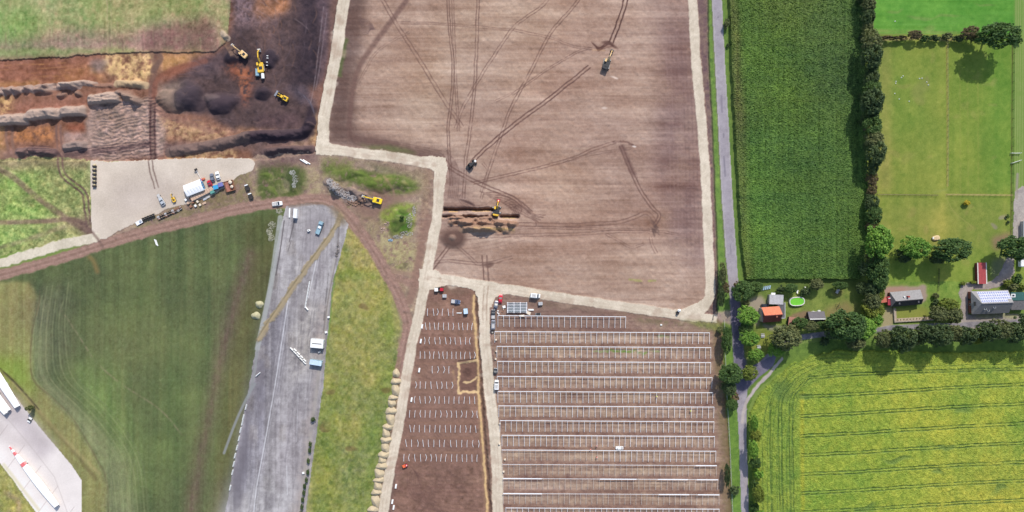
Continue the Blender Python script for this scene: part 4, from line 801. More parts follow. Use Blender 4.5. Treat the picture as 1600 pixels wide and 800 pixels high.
def crown_mesh(name, m, seed, nclump=120, per=34, leaf=.075):
    r = np.random.default_rng(seed); cs = []
    lobe = r.standard_normal((7, 3)); lobe /= np.linalg.norm(lobe, axis=1, keepdims=True); la = r.uniform(.05, .22, 7)
    d = r.standard_normal((nclump, 3)); d /= np.linalg.norm(d, axis=1, keepdims=True); d[:, 2] = np.where(d[:, 2] < -.35, -d[:, 2], d[:, 2])
    R = .78 + (np.clip(d @ lobe.T, 0, 1) ** 4 * la).sum(1) * .8 + r.uniform(-.10, .06, nclump)
    cen = d * R[:, None] * np.array([1, 1, .78]); rad = r.uniform(.11, .21, nclump); hue = r.uniform(0, .6, nclump)
    V, F, Hh = [], [], []
    def leaves(c, rd, n_, h):
        nrm = r.standard_normal((n_, 3)); nrm /= np.linalg.norm(nrm, axis=1, keepdims=True)
        p = c + nrm * rd * r.uniform(.55, 1.1, (n_, 1)); p[:, 2] += .02
        q = nrm + r.standard_normal((n_, 3)) * .6; q[:, 2] += .4; q /= np.linalg.norm(q, axis=1, keepdims=True)
        u = np.cross(q, r.standard_normal((n_, 3))); u /= np.linalg.norm(u, axis=1, keepdims=True) + 1e-9; v = np.cross(q, u)
        s = leaf * r.uniform(.6, 1.25, (n_, 1))
        return np.stack([p - u * s, p - v * s * .6, p + u * s, p + v * s * .6], 1), np.clip(h + r.uniform(-.12, .12, n_), 0, 1)
    for c, rd, h in zip(cen, rad, hue):
        a, b = leaves(c, rd, per, h); V.append(a); Hh.append(b)
    for k in range(26):                        # inner foliage
        c = r.standard_normal(3); c *= r.uniform(.1, .5) / np.linalg.norm(c); a, b = leaves(c * np.array([1, 1, .7]), .33, 26, .3); V.append(a); Hh.append(b)
    V = np.concatenate(V); Hh = np.concatenate(Hh); nf = len(V)
    me = bpy.data.meshes.new(name); me.vertices.add(nf * 4); me.vertices.foreach_set('co', V.reshape(-1).astype(np.float32))
    me.loops.add(nf * 4); me.loops.foreach_set('vertex_index', np.arange(nf * 4, dtype=np.int32)); me.polygons.add(nf)
    me.polygons.foreach_set('loop_start', np.arange(0, nf * 4, 4, dtype=np.int32)); me.update(calc_edges=True)
    at = me.attributes.new('hue', 'FLOAT', 'FACE'); at.data.foreach_set('value', Hh.astype(np.float32)); me.materials.append(m)
    return me
CROWN = {k: [crown_mesh('crown', LEAF[k], 100 + 10 * i + j) for j in range(2)] for i, k in enumerate(LEAF)}
BUSH = {k: [crown_mesh('foliage', LEAF[k], 300 + 10 * i + j, 26, 34, .15) for j in range(2)] for i, k in enumerate(LEAF)}

def trunk_mesh():
    mb = MB(); mb.cyl((0, 0, 0), (0, 0, .75), .085, 8, .05); mb.cyl((0, 0, .7), (.05, .02, 1.25), .05, 7, .02)
    for k in range(6):
        a = k * 1.05 + .3; z = .5 + .08 * k; mb.cyl((0, 0, z), (math.cos(a) * .5, math.sin(a) * .5, z + .42), .03, 6, .012)
    o = mb.build('trunk', bark); me = o.data; bpy.data.objects.remove(o); return me
TRUNK = trunk_mesh(); tree_n = 0
def tree(px, py, rx, ry=None, kind='oak', label='', group=None, hf=1.0, name=None):
    """crown centre seen at plan point px, py; radii in plan units"""
    global tree_n
    tree_n += 1; ry = ry or rx; r = (rx + ry) / 2 * M; small = r < 2.4
    zc = (1.25 if not small else .8) * r * hf; x, y = P(px, py, zc); z0 = ground_z(x, y)
    if reg[min(NY - 1, max(0, int((py - Y0) / S))), min(NX - 1, max(0, int((px - X0) / S)))] in (MAIZE, CROP): z0 = 0
    nm = name or ('shrub' if small else 'broadleaf_tree')
    root = empty(nm, (x, y, z0), 0, label, 'shrub' if small else 'tree', group)
    src = (BUSH if small else CROWN)[kind]; me = src[tree_n % 2]
    c = bpy.data.objects.new('foliage' if small else 'crown', me); C.objects.link(c); c.parent = root
    c.location = (0, 0, zc); c.scale = (rx * M * 1.05, ry * M * 1.05, r * .95 * hf); c.rotation_euler = (0, 0, 0)
    if abs(rx - ry) < 2: c.rotation_euler = (0, 0, random.uniform(0, 6.28))
    t = bpy.data.objects.new('stem' if small else 'trunk', TRUNK); C.objects.link(t); t.parent = root
    t.scale = (r * .9, r * .9, zc * .95)
    return root

# the hedge line between the maize and the paddocks, from north to south
hl = [(1352, -8, 10, 'dark'), (1353, 10, 10, 'olive'), (1354, 28, 10, 'dark'), (1352, 46, 8, 'olive'), (1356, 70, 14, 'olive'), (1357, 92, 15, 'dark'), (1357, 112, 9, 'oak'),
      (1356, 126, 11, 'dark'), (1357, 142, 12, 'oak'), (1357, 162, 16, 'dark'), (1357, 182, 11, 'dark'), (1358, 200, 13, 'oak'), (1361, 220, 13, 'olive'), (1364, 240, 14, 'dark'),
      (1360, 262, 9, 'dark'), (1361, 280, 8, 'brown'), (1361, 298, 7, 'brown'), (1362, 318, 10, 'dark'), (1364, 335, 11, 'oak'), (1363, 354, 9, 'brown'),
      (1369, 376, 18, 'bright'), (1365, 400, 13, 'olive'), (1369, 416, 15, 'oak'), (1371, 434, 14, 'oak'), (1362, 452, 11, 'dark'), (1363, 470, 12, 'olive'), (1372, 458, 9, 'yellow'), (1360, 484, 11, 'yellow')]
KW = {'dark': 'dark green', 'oak': 'mid green', 'bright': 'bright green', 'olive': 'olive green', 'yellow': 'yellow green', 'brown': 'brownish'}
for i, (x, y, r, k) in enumerate(hl):
    tree(x + random.uniform(-1, 1), y, r * 1.05, r * 1.35, kind=k, label=f"{KW[k]} hedge tree, {ORD[i]} from the north in the line beside the maize", group='hedge trees beside the maize field', hf=1.15)
    if r > 12: pass
for i, (x, y, r, k) in enumerate([(1346, 0, 8, 'dark'), (1346, 60, 7, 'dark'), (1349, 152, 8, 'dark'), (1350, 190, 8, 'dark'), (1352, 230, 8, 'dark'), (1354, 310, 7, 'dark'), (1350, 420, 12, 'dark'), (1347, 450, 10, 'dark')]):
    tree(x, y, r, kind=k, label=f"dark understory bush at the maize side of the hedge, {ORD[i]} from the north", group='understory bushes on the maize edge')
# north hedgerow
tree(1559, 55, 30, 18, 'oak', 'largest round oak, beside the far end of the north hedgerow', hf=1.1)
for i, (x, y, rx, ry, k) in enumerate([(1385, 59, 12, 3.5, 'brown'), (1405, 59, 12, 3.5, 'brown'), (1429, 55, 10, 7, 'brown'), (1444, 60, 10, 5, 'oak'), (1460, 60, 10, 5, 'dark'), (1479, 57, 9, 6, 'olive'), (1496, 61, 10, 5, 'dark'), (1514, 52, 13, 9, 'brown'), (1524, 60, 9, 7, 'olive'), (1592, 63, 6, 5, 'oak')]):
    tree(x, y, rx, ry, k, f"low {KW[k]} bush, {ORD[i]} from the maize in the north hedgerow", group='bushes of the north hedgerow', name='hedge_bush')
# paddock edge
tree(1430, 388, 22, 16, 'bright', 'bright green round tree above the white roofed house'); tree(1487, 389, 27, 17, 'oak', 'wide dark green tree between bright tree and red shed')
tree(1586, 387, 27, 17, 'oak', 'dark green tree beside the gravel drive at the east edge'); tree(1412, 398, 12, 12, 'dark', 'dark tree tucked against the bright green tree')
tree(1510, 317, 6, 4, 'gold', 'small yellow tree alone in the lower paddock', name='yellow_tree'); tree(1465, 402, 14, 10, 'dark', 'dark tree at the foot of wide dark green tree')
for x, y, r, k, l in [(1574, 338, 3, 'oak', 'small round shrub by the paddock corner with grey top'), (1575, 347, 2.6, 'dark', 'dark small shrub below the grey topped shrub')]: tree(x, y, r, kind=k, label=l)
# along the public road, gardens and lane
lst = [(1160, 455, 16, 15, 'oak', 'round dark green tree on the road at the maize corner'), (1154, 444, 8, 6, 'brown', 'brown leaved bush behind the round roadside tree'), (1181, 448, 11, 8, 'oak', 'dark bush between the roadside tree and maize'),
 (1165, 474, 7, 6, 'olive', 'small garden bush between drive and public road'), (1169, 494, 16, 14, 'bright', 'leafy green tree west of the orange roofed house'), (1166, 512, 11, 9, 'oak', 'dark lower tree southwest of the orange house'),
 (1171, 529, 15, 12, 'bright', 'bright green tree at the lawn with garden table'), (1181, 553, 12, 9, 'bright', 'bright green tree where the lane leaves the road'), (1228, 526, 24, 20, 'olive', 'large olive tree south of the orange roofed house'),
 (1213, 546, 13, 10, 'bright', 'bright green bush at the foot of the large olive tree'), (1141, 584, 17, 16, 'oak', 'round dark tree west of the road junction'), (1170, 583, 12, 12, 'yellow', 'yellow green tree on the junction island'),
 (1139, 606, 11, 12, 'dark', 'dark tree hanging over the solar field fence'), (1143, 632, 9, 9, 'oak', 'dark bush on verge south of the junction'), (1147, 622, 7, 7, 'brown', 'brown bush on the verge south of the junction'), (1147, 766, 7, 8, 'dark', 'dark verge bush near the last rack rows'), (1136, 742, 4, 18, 'dark', 'long dark bush along the solar field fence'),
 (1129, 430, 5, 18, 'olive', 'tall narrow shrub strip on verge above the field entrance'), (1133, 448, 6, 9, 'brown', 'brownish shrub on verge by the field entrance'), (1127, 463, 5, 16, 'dark', 'dark shrub beside the field entrance track'), (1134, 38, 5, 9, 'olive', 'olive bush on the verge at the top of public road'), (1137, 71, 3, 3, 'dark', 'tiny dark bush on the verge below the olive bush'),
 (1124, 516, 6, 6, 'olive', 'olive scrub at the corner of the rack field'), (1135, 530, 7, 20, 'oak', 'green scrub between rack field and public road'), (1125, 493, 0, 0, '', ''),
 (1250, 504, 12, 8, 'oak', 'dark hedge bush west of the black roofed garage'), (1266, 510, 12, 8, 'olive', 'olive hedge bush in front of the black garage'), (1284, 508, 10, 6, 'oak', 'green hedge bush at garage corner'), (1237, 511, 8, 7, 'dark', 'dark bush by the wooden deck'),
 (1321, 508, 29, 22, 'oak', 'biggest dark garden tree over the lane'), (1349, 511, 18, 16, 'bright', 'bright green tree between the lane and the hedge line'), (1363, 500, 15, 12, 'bright', 'bright green crown beside the white house drive'), (1303, 517, 15, 13, 'dark', 'dark tree at the west foot of biggest garden tree'), (1337, 535, 15, 12, 'olive', 'olive tree south of the lane below the biggest tree'), (1288, 534, 7, 7, 'dark', 'small dark bush on the lane verge'),
 (1276, 444, 11, 9, 'olive', 'olive bush at maize edge above the pool'), (1236, 450, 10, 7, 'oak', 'green bush at maize edge behind the flat annex'), (1312, 446, 12, 6, 'oak', 'green bush at maize edge near the wooden trailer'), (1258, 455, 8, 7, 'dark', 'dark bush just above the pool'), (1220, 452, 7, 6, 'dark', 'dark bush behind the white terrace box'),
 (1462, 462, 5, 5, 'olive', 'small conifer, northern one of three east of the white house'), (1462, 473, 6, 6, 'dark', 'small conifer, middle one of three east of the white house'), (1462, 485, 5, 5, 'yellow', 'round pale bush, southern end of the conifer row'),
 (1483, 476, 14, 10, 'yellow', 'yellow green bushy tree west of the solar roof house'), (1467, 492, 15, 12, 'olive', 'olive tree at the corner of the garden wall'), (1490, 492, 14, 13, 'olive', 'olive tree at the bend of the solar house drive'),
 (1505, 443, 5, 3, 'yellow', 'yellow flowering bush by red shed'), (1520, 441, 7, 2.5, 'yellow', 'yellow low border beside the red shed'), (1582, 448, 9, 6, 'olive', 'olive shrub north of the dark green roof'), (1590, 435, 8, 7, 'oak', 'green shrub by the white caravan'), (1573, 442, 7, 5, 'yellow', 'pale shrub north of the solar roof house'), (1598, 448, 6, 6, 'yellow', 'yellow shrub at the corner of dark green roof'),
 (1378, 447, 7, 6, 'yellow', 'yellow green bush at the corner of the brick patio'), (1372, 484, 9, 10, 'yellow', 'yellow green bush beside the orange carport')]
for x, y, rx, ry, k, l in lst:
    if k: tree(x, y, rx, ry, k, l)
for i, (x, y, rx, ry, k) in enumerate([(1379, 531, 13, 14, 'olive'), (1409, 529, 19, 20, 'dark'), (1394, 537, 10, 10, 'oak'), (1446, 521, 17, 15, 'dark'), (1467, 523, 18, 17, 'dark'), (1430, 528, 11, 11, 'olive'), (1490, 520, 13, 13, 'olive'), (1508, 524, 16, 14, 'dark'), (1526, 530, 9, 8, 'yellow'), (1541, 518, 17, 15, 'dark'), (1562, 516, 17, 15, 'olive'), (1583, 519, 16, 16, 'dark'), (1602, 508, 16, 18, 'dark'), (1625, 515, 18, 18, 'dark')]):
    tree(x, y, rx, ry, k, f"{KW[k]} tree, {ORD[i]} from the west in the row south of the lane", group='tree row south of the lane', hf=1.45)
for i, (x, y, rx, ry, k) in enumerate([(1178, 660, 5, 12, 'bright'), (1181, 680, 8, 9, 'yellow'), (1176, 700, 7, 14, 'bright'), (1180, 722, 8, 9, 'oak'), (1184, 740, 7, 8, 'bright'), (1178, 756, 6, 7, 'oak'), (1185, 772, 9, 12, 'yellow'), (1179, 792, 7, 8, 'oak'), (1187, 806, 8, 9, 'bright')]):
    tree(x, y, rx, ry, k, f"{KW[k]} roadside shrub, {ORD[i]} from the junction along the yellow crop", group='shrubs between road and yellow crop', hf=1.5)
tree(48, 637, 5.5, 4.5, 'olive', 'lone round bush beside the turbine blades', hf=2.2); tree(489, 655, 3.5, 4, 'dark', 'dark bush growing on the runway edge', hf=1.3)
for i, (x, y) in enumerate([(485, 694), (484, 704), (482, 720), (481, 738), (479, 750), (476, 760), (475, 770), (473, 781), (472, 792), (470, 803)]):
    tree(x, y, 2.6, 5, 'dark', f"low dark weed bush, {ORD[i]} from the north on the runway edge", group='weed bushes on the runway edge', name='weed_bush')
tree(629, 340, 3.5, 3, 'oak', 'dark small bush on green mound by the rubble', hf=1.5)

# ------------------------------------------------------------------ buildings
glass = mat('window glass', (.03, .04, .05), .12, spec=.8, var=.1); white = mat('white paint', (.78, .78, .76), .5, var=.05); wframe = mat('white frame', (.7, .7, .68), .5, var=.04)
brick = mat('red brick', (.24, .09, .06), .9, var=.25, scale=2); darkb = mat('dark timber', (.035, .03, .03), .8, var=.3); render_ = mat('grey render', (.45, .43, .41), .85)
slate = mat('grey slate', (.26, .25, .25), .8, var=.14, scale=1.5); slate_d = mat('dark slate', (.10, .095, .10), .75, var=.2, scale=1.5); orange = mat('orange tiles', (.55, .17, .09), .8, var=.14, scale=1.4); tile_shade = mat('shaded tile red', (.20, .05, .04), .8, var=.2)  # the darker tile red is orange tile with the slope's shade painted in
crim = mat('crimson sheet', (.32, .03, .05), .6); zinc = mat('zinc sheet', (.5, .5, .5), .5, .3)

def wall_window(parent, x, y, z, w, h, axis, side):
    fr = MB(); t = .06
    if axis == 'y': fr.box(x, y + side * .03, z, w, t, h)
    else: fr.box(x + side * .03, y, z, t, w, h)
    f = fr.build('window', wframe, parent); g = MB()
    if axis == 'y': g.box(x, y + side * .075, z, w - .2, .03, h - .2)
    else: g.box(x + side * .075, y, z, .03, w - .2, h - .2)
    g.build('pane', glass, f)

def house(px, py, L, Wd, rot, eave, ridge_h, wallm, roofn, roofs, label, cat='house', hipw=0, hipe=0, over=.35, wins=True, name='house', ridge_off=0.0, group=None):
    x, y = P(px, py); r = empty(name, (x, y, 0), math.radians(rot), label, cat, group); r0 = r
    hx, hy = L / 2, Wd / 2; ro = ridge_off
    w = MB().add([(-hx, -hy, 0), (hx, -hy, 0), (hx, hy, 0), (-hx, hy, 0), (-hx, -hy, eave), (hx, -hy, eave), (hx, hy, eave), (-hx, hy, eave), (-hx + hipw * .9, ro, ridge_h - .15), (hx - hipe * .9, ro, ridge_h - .15)],
                 [(0, 1, 5, 4), (2, 3, 7, 6), (1, 2, 6, 9, 5), (3, 0, 4, 8, 7), (0, 3, 2, 1), (4, 5, 9, 8), (6, 7, 8, 9)])
    w.build('wall', wallm, r)
    ox, oy = hx + over, hy + over; dz = (ridge_h - eave) / hy * over; e = eave - dz; t = .14
    A, B = (-ox + hipw, ro), (ox - hipe, ro)
    def slab(pts, m, lab=None):
        n_ = len(pts); mb = MB().add(pts + [(p[0], p[1], p[2] + t) for p in pts], [tuple(range(n_)), tuple(reversed(range(n_, 2 * n_)))] + [(i, (i + 1) % n_, n_ + (i + 1) % n_, n_ + i) for i in range(n_)])
        return mb.build('roof', m, r, label=lab)
    rn = slab([(-ox, oy, e), (ox, oy, e), (B[0], ro + .01, ridge_h), (A[0], ro + .01, ridge_h)], roofn); rs = slab([(-ox, -oy, e), (A[0], ro - .01, ridge_h), (B[0], ro - .01, ridge_h), (ox, -oy, e)], roofs)
    if hipw: slab([(-ox - .01, oy - .02, e), (A[0] - .02, ro, ridge_h - .01), (-ox - .01, -oy + .02, e)], roofn)
    if hipe: slab([(ox + .01, oy - .02, e), (ox + .01, -oy + .02, e), (B[0] + .02, ro, ridge_h - .01)], roofn)
    MB().bar((A[0], ro, ridge_h + t + .04), (B[0], ro, ridge_h + t + .04), .3, .1).build('ridge_cap', roofs, r)
    if wins:
        for k in range(int(L // 3)):
            xx = -hx + 1.6 + k * (L - 3.2) / max(1, int(L // 3) - 1)
            for s in (-1, 1): wall_window(r, xx, s * hy, 1.4, 1.1, 1.1, 'y', s)
        for s in (-1, 1): wall_window(r, s * hx, -.8, 1.4, 1.0, 1.1, 'x', s); 
        d = MB().box(-hx - .03, 1.4, 1.02, .08, .95, 2.04).build('door', darkb, r); MB().box(-hx - .1, 1.05, 1.0, .05, .05, .14).build('handle', zinc, d)
    r['_r'] = 0; del r['_r']
    return r, rn, rs

def chimney(parent, x, y, z, m=brick, h=1.1):
    c = MB().box(x, y, z, .6, .6, h).box(x, y, z + h / 2 + .06, .75, .75, .1).build('chimney', m, parent); return c

h1, a_, b_ = house(1201, 490.5, 7.6, 6.4, 4, 3.0, 6.2, brick, orange, tile_shade, 'house with orange tiled roof beside the green pool', wins=True)
chimney(b_, 1.5, -.8, 5.6)
MB().box(-4.05, 0, 1.6, .5, 6.4, 3.2).build('side_porch', render_, h1)
x, y = P(1213, 468, 2.6)
an = empty('annex', (x, y, 0), math.radians(-2), 'flat pale annex and grey passage behind the orange roofed house', 'annex')
MB().box(0, 0, 1.3, 6.2, 4.2, 2.6).build('wall', render_, an); MB().box(0, 0, 2.67, 6.5, 4.5, .14).build('roof', mat('pale felt', (.40, .39, .40), .9, var=.15, scale=.8), an); MB().box(-1.2, 2.6, 1.6, 1.9, .9, .5).build('roof_box', white, an)
x, y = P(1221, 485, 2.4); ps = empty('passage', (x, y, 0), 0, 'dark grey flat roof strip against the orange roofed house', 'annex')
MB().box(0, 0, 1.15, 3.0, 7.0, 2.3).build('wall', render_, ps); MB().box(0, 0, 2.36, 3.1, 7.1, .12).build('roof', slate_d, ps); MB().box(1.6, 0, 2.45, .3, 7.4, .3).box(0, -3.6, 2.45, 3.2, .3, .3).build('parapet', zinc, ps)

g1, a_, b_ = house(1272, 494, 7.0, 4.0, 1, 2.3, 3.6, darkb, mat('charcoal felt', (.13, .12, .13), .85), mat('shaded felt', (.04, .04, .045), .85), 'black garage with dark roof in front of the hedge bushes', 'garage', wins=False, ridge_off=-1.0, name='garage')  # shade of the south slope is put into the darker felt colour
MB().bar((-3.6, -1.0, 3.82), (3.6, -1.0, 3.82), .4, .12).build('ridge_flashing', white, g1)
for i, (x_, y_) in enumerate(((1271, 488), (1275, 488.5), (1280, 486.5))):
    X, Y = P(x_, y_, 1); t = empty('water_tub', (X, Y, 0), 0, f"round white tub, {ORD[i]} from the west behind the black garage", 'tub', 'white tubs behind the garage')
    MB().cyl((0, 0, 0), (0, 0, 1.2), .55, 14, .62).build('tub_wall', white, t); MB().cyl((0, 0, 1.2), (0, 0, 1.28), .66, 14).build('lid', wframe, t)
x, y = P(1237, 502, 2.2); sh = empty('garden_shed', (x, y, 0), math.radians(-6), 'small reddish shed roof next to the orange roofed house', 'shed')
MB().box(0, 0, 1.05, 2.5, 3.6, 2.1).build('wall', darkb, sh); MB().box(0, 0, 2.16, 2.8, 4.0, .12).build('roof', mat('rusty felt', (.36, .17, .13), .85, var=.2), sh)

# pool
x, y = P(1245.5, 471, 1.1); pl = empty('swimming_pool', (x, y, 0), math.radians(4), 'oval above ground pool full of bright green water', 'pool')
def oval(a, b, n_=36): return [(a * math.copysign(abs(math.cos(t)) ** .75, math.cos(t)), b * math.copysign(abs(math.sin(t)) ** .75, math.sin(t))) for t in np.linspace(0, 2 * math.pi, n_, endpoint=False)]
o1, o2 = oval(3.6, 2.1), oval(3.25, 1.75); n_ = len(o1); mb = MB()
mb.add([(x, y, 0) for x, y in o1] + [(x, y, 1.2) for x, y in o1] + [(x, y, 1.2) for x, y in o2] + [(x, y, .2) for x, y in o2],
       [(i, (i + 1) % n_, n_ + (i + 1) % n_, n_ + i) for i in range(n_)] + [(n_ + i, n_ + (i + 1) % n_, 2 * n_ + (i + 1) % n_, 2 * n_ + i) for i in range(n_)] + [(2 * n_ + i, 2 * n_ + (i + 1) % n_, 3 * n_ + (i + 1) % n_, 3 * n_ + i) for i in range(n_)])
mb.build('pool_wall', mat('pool wall', (.62, .60, .55), .6), pl)
MB().add([(x, y, 1.0) for x, y in oval(3.24, 1.74)], [tuple(range(n_))]).build('pool_water', mat('green water', (.16, .50, .04), .12, var=.1), pl)
# white roofed house with patio, carport, porch
h2, a_, b_ = house(1410.5, 465.5, 13.6, 6.2, 5, 2.6, 4.9, brick, slate, mat('shaded slate black', (.045, .042, .045), .8, var=.2), 'grey roofed house with red chimney on the brick patio', hipw=1.2, hipe=.5, ridge_off=-.8)  # south slope near black: its shade is painted into the slate colour
chimney(a_, -.1, .9, 4.7, mat('red chimney brick', (.36, .05, .04), .9), 1.6); MB().cyl((-1.7, .9, 4.1), (-1.7, .9, 4.7), .35, 12).build('roof_vent', white, a_)
for k, xx in enumerate((-4.3, 4.6)): MB().box(xx, -1.9, 4.3, .7, .9, .9).build('dormer', mat('dormer slate', (.08, .08, .09), .6), b_)
x, y = P(1390.5, 470, 2.4); po = empty('porch', (x, y, 0), math.radians(5), 'crimson roofed porch at the west end of the grey roofed house', 'porch')
MB().box(0, 0, 1.1, 1.7, 3.8, 2.2).build('wall', brick, po); MB().box(0, 0, 2.26, 2.0, 4.1, .12).build('roof', crim, po); MB().box(-.1, 1.2, 2.5, 1.2, .3, .3).build('roof_vent', white, po)
x, y = P(1380, 468.5, 2.4); cp = empty('carport', (x, y, 0), math.radians(8), 'small orange red carport beside the crimson porch', 'carport')
for sx in (-1, 1):
    for sy in (-1, 1): MB().box(sx * 1.4, sy * 1.1, 1.1, .12, .12, 2.2).build('post', darkb, cp)
MB().box(0, 0, 2.26, 3.4, 2.6, .1).build('roof', mat('orange sheet', (.46, .13, .08), .7), cp)
gw = empty('garden_wall', (*P(1397, 503), 0), math.radians(3.4), 'pale garden wall with flower bed in front of the grey roofed house', 'wall')
MB().box(10, 0, .45, 20.5, .35, .9).build('long_wall', mat('wall block', (.34, .29, .24), .9, var=.25), gw); MB().box(-.1, 3.4, .45, .35, 6.6, .9).build('short_wall', _m['wall block'], gw)
bed = MB().box(10, .9, .12, 19.5, 1.3, .24).box(.7, 4.0, .12, 1.0, 5, .24).build('flower_bed', mat('bed soil', (.38, .30, .22), .95, var=.3, scale=2.5), gw)
for k in range(12): 
    MB().box(1.5 + k * 1.5, .9, .35, .5, .5, .35, rot=k, top=.5).build('bed_plant', LEAF['yellow' if k % 3 else 'brown'], gw)
# solar roof house
h3, a_, b_ = house(1540, 471.5, 16.6, 10.0, 2, 3.0, 6.6, brick, slate, mat('shaded slate grey', (.21, .20, .21), .85, var=.10), 'big grey roofed house carrying a solar panel array', hipw=2.4, hipe=.4, ridge_off=-.2)  # south slope slate has darker colour for facing away from the sun
pnl = mat('solar cell', (.20, .23, .40), .4, spec=.4, var=.08); pfr = mat('panel frame', (.72, .72, .76), .5)
ey = 5.0 + .35; slope = (6.6 - 3.0) / 5.8
for rr_ in range(4):
    for cc_ in range(14):
        if rr_ == 0 and cc_ >= 12: continue
        X = -6.1 + cc_ * 1.02; yy = .25 + rr_ * 1.2; u = .5
        def zz(Y): return 6.6 + .14 + .06 - (Y + .2) * (3.6 / 5.2)
        q = [(X, yy), (X + .96, yy), (X + .96, yy + 1.12), (X, yy + 1.12)]; f = MB().add([(a, b, zz(b)) for a, b in q] + [(a, b, zz(b) + .05) for a, b in q], [(0, 3, 2, 1), (4, 5, 6, 7), (0, 1, 5, 4), (1, 2, 6, 5), (2, 3, 7, 6), (3, 0, 4, 7)]).build('solar_panel', pfr, a_)
        q = [(X + .1, yy + .12), (X + .86, yy + .12), (X + .86, yy + 1.0), (X + .1, yy + 1.0)]; MB().add([(a, b, zz(b) + .06) for a, b in q], [(0, 1, 2, 3)]).build('cell', pnl, f)
for X, yy in ((-3.6, -2.8), (-1.8, -3.6), (.4, -2.2)):
    z = 6.6 + .14 - (-yy - .2) * (3.6 / 4.8); f = MB().box(X, yy, z + .12, 1.0, .9, .16).build('skylight', wframe, b_); MB().box(X, yy, z + .22, .8, .7, .04).build('pane', glass, f)
MB().box(-8.0, -.4, 4.4, .2, 2.0, 1.4).build('gable_window', glass, h3)
x, y = P(1592, 467, 3.0); g4 = empty('green_roof_building', (x, y, 0), math.radians(1), 'dark green flat roofed building beside the solar roof house', 'outbuilding')
MB().box(0, -1, 1.4, 7.0, 8, 2.8).build('wall', darkb, g4); MB().box(0, 1.2, 2.9, 7.4, 3.8, .18).build('roof', mat('dark green sheet', (.03, .10, .09), .6), g4); MB().box(0, -3, 2.9, 7.2, 4.2, .14).build('lower_roof', slate_d, g4)
f = MB().box(-2.6, 1.6, 3.05, 1.9, 1.6, .12).build('skylight', white, g4); MB().box(-2.6, 1.6, 3.13, 1.1, .9, .04).build('pane', glass, f)
# red shed
x, y = P(1535, 427, 2.4); rs = empty('red_roof_shed', (x, y, 0), math.radians(1.5), 'long narrow shed with red roof between lawn and drive', 'shed')
MB().box(0, 0, 1.05, 3.8, 9.6, 2.1).build('wall', mat('shed wall', (.22, .05, .05), .8), rs); MB().box(0, 0, 2.2, 3.5, 9.9, .2).build('roof', mat('red sheet', (.34, .055, .055), .55), rs)
for s in (-1, 1): MB().box(s * 1.95, 0, 2.22, .5, 9.9, .16).build('gutter_board', mat('pale board', (.6, .55, .5), .7, var=.25, scale=3), rs)
x, y = P(1599, 407, 2.4); cv = empty('caravan', (x, y, 0), math.radians(88), 'white caravan at the east edge above the shrubs', 'caravan')
MB().loft([(-3, .9, .5, 2.2), (-2.7, 1.1, .4, 2.5), (2.6, 1.1, .4, 2.5), (3, 1.0, .6, 1.8)], .15).build('body', white, cv); MB().box(-.2, 0, 2.53, 1.0, .8, .08).build('roof_hatch', wframe, cv); MB().box(0, 1.12, 1.6, 1.4, .04, .6).build('window', glass, cv)
for s in (-1, 1): MB().cyl((0, s * .95, .33), (0, s * 1.12, .33), .33).build('wheel', darkb, cv)
house(1604, 361, 9, 6, 90, 2.6, 4.4, render_, zinc, zinc, 'pale roofed barn at the east edge on the gravel yard', 'barn', wins=False, name='barn')
x, y = P(1310, 455, 1.0)
# ------------------------------------------------------------------ vehicles and machines
tyre = mat('tyre rubber', (.022, .022, .022), .9, var=.2); rimm = mat('steel rim', (.4, .4, .42), .4, .6); steel = mat('galvanised steel', (.78, .79, .81), .5, .0, var=.04, scale=3)
steel_d = mat('dull steel', (.50, .48, .46), .6, .1, var=.15); black = mat('black metal', (.03, .03, .032), .6); yel = mat('machine yellow', (.75, .46, .04), .5, var=.1); cream = mat('pale orange paint', (.72, .48, .22), .6, var=.1)
lamp = mat('headlamp glass', (.7, .7, .68), .2)
PAINT = {'white': (.80, .80, .79), 'silver': (.48, .50, .53), 'grey': (.18, .19, .23), 'blue': (.09, .12, .20), 'black': (.035, .038, .045), 'red': (.55, .02, .04), 'teal': (.30, .45, .52), 'cyan': (.06, .35, .62), 'navy': (.05, .07, .20)}
def paint(c): return mat(c + ' paintwork', PAINT[c], .32, .15 if c != 'white' else 0, var=.04, spec=.6)
def wheels(r, xs, yo, rad=.33, w=.24):
    for x in xs:
        for s in (-1, 1):
            t = MB().cyl((x, s * (yo - w), rad), (x, s * yo, rad), rad, 14).build('wheel', tyre, r); MB().cyl((x, s * yo, rad), (x, s * (yo + .02), rad), rad * .6, 10).build('rim', rimm, t)
def place(name, px, py, deg, label, cat, group=None, h=0.8, z=None):
    x, y = P(px, py, h); return empty(name, (x, y, ground_z(x, y) if z is None else z), math.radians(deg), label, cat, group)
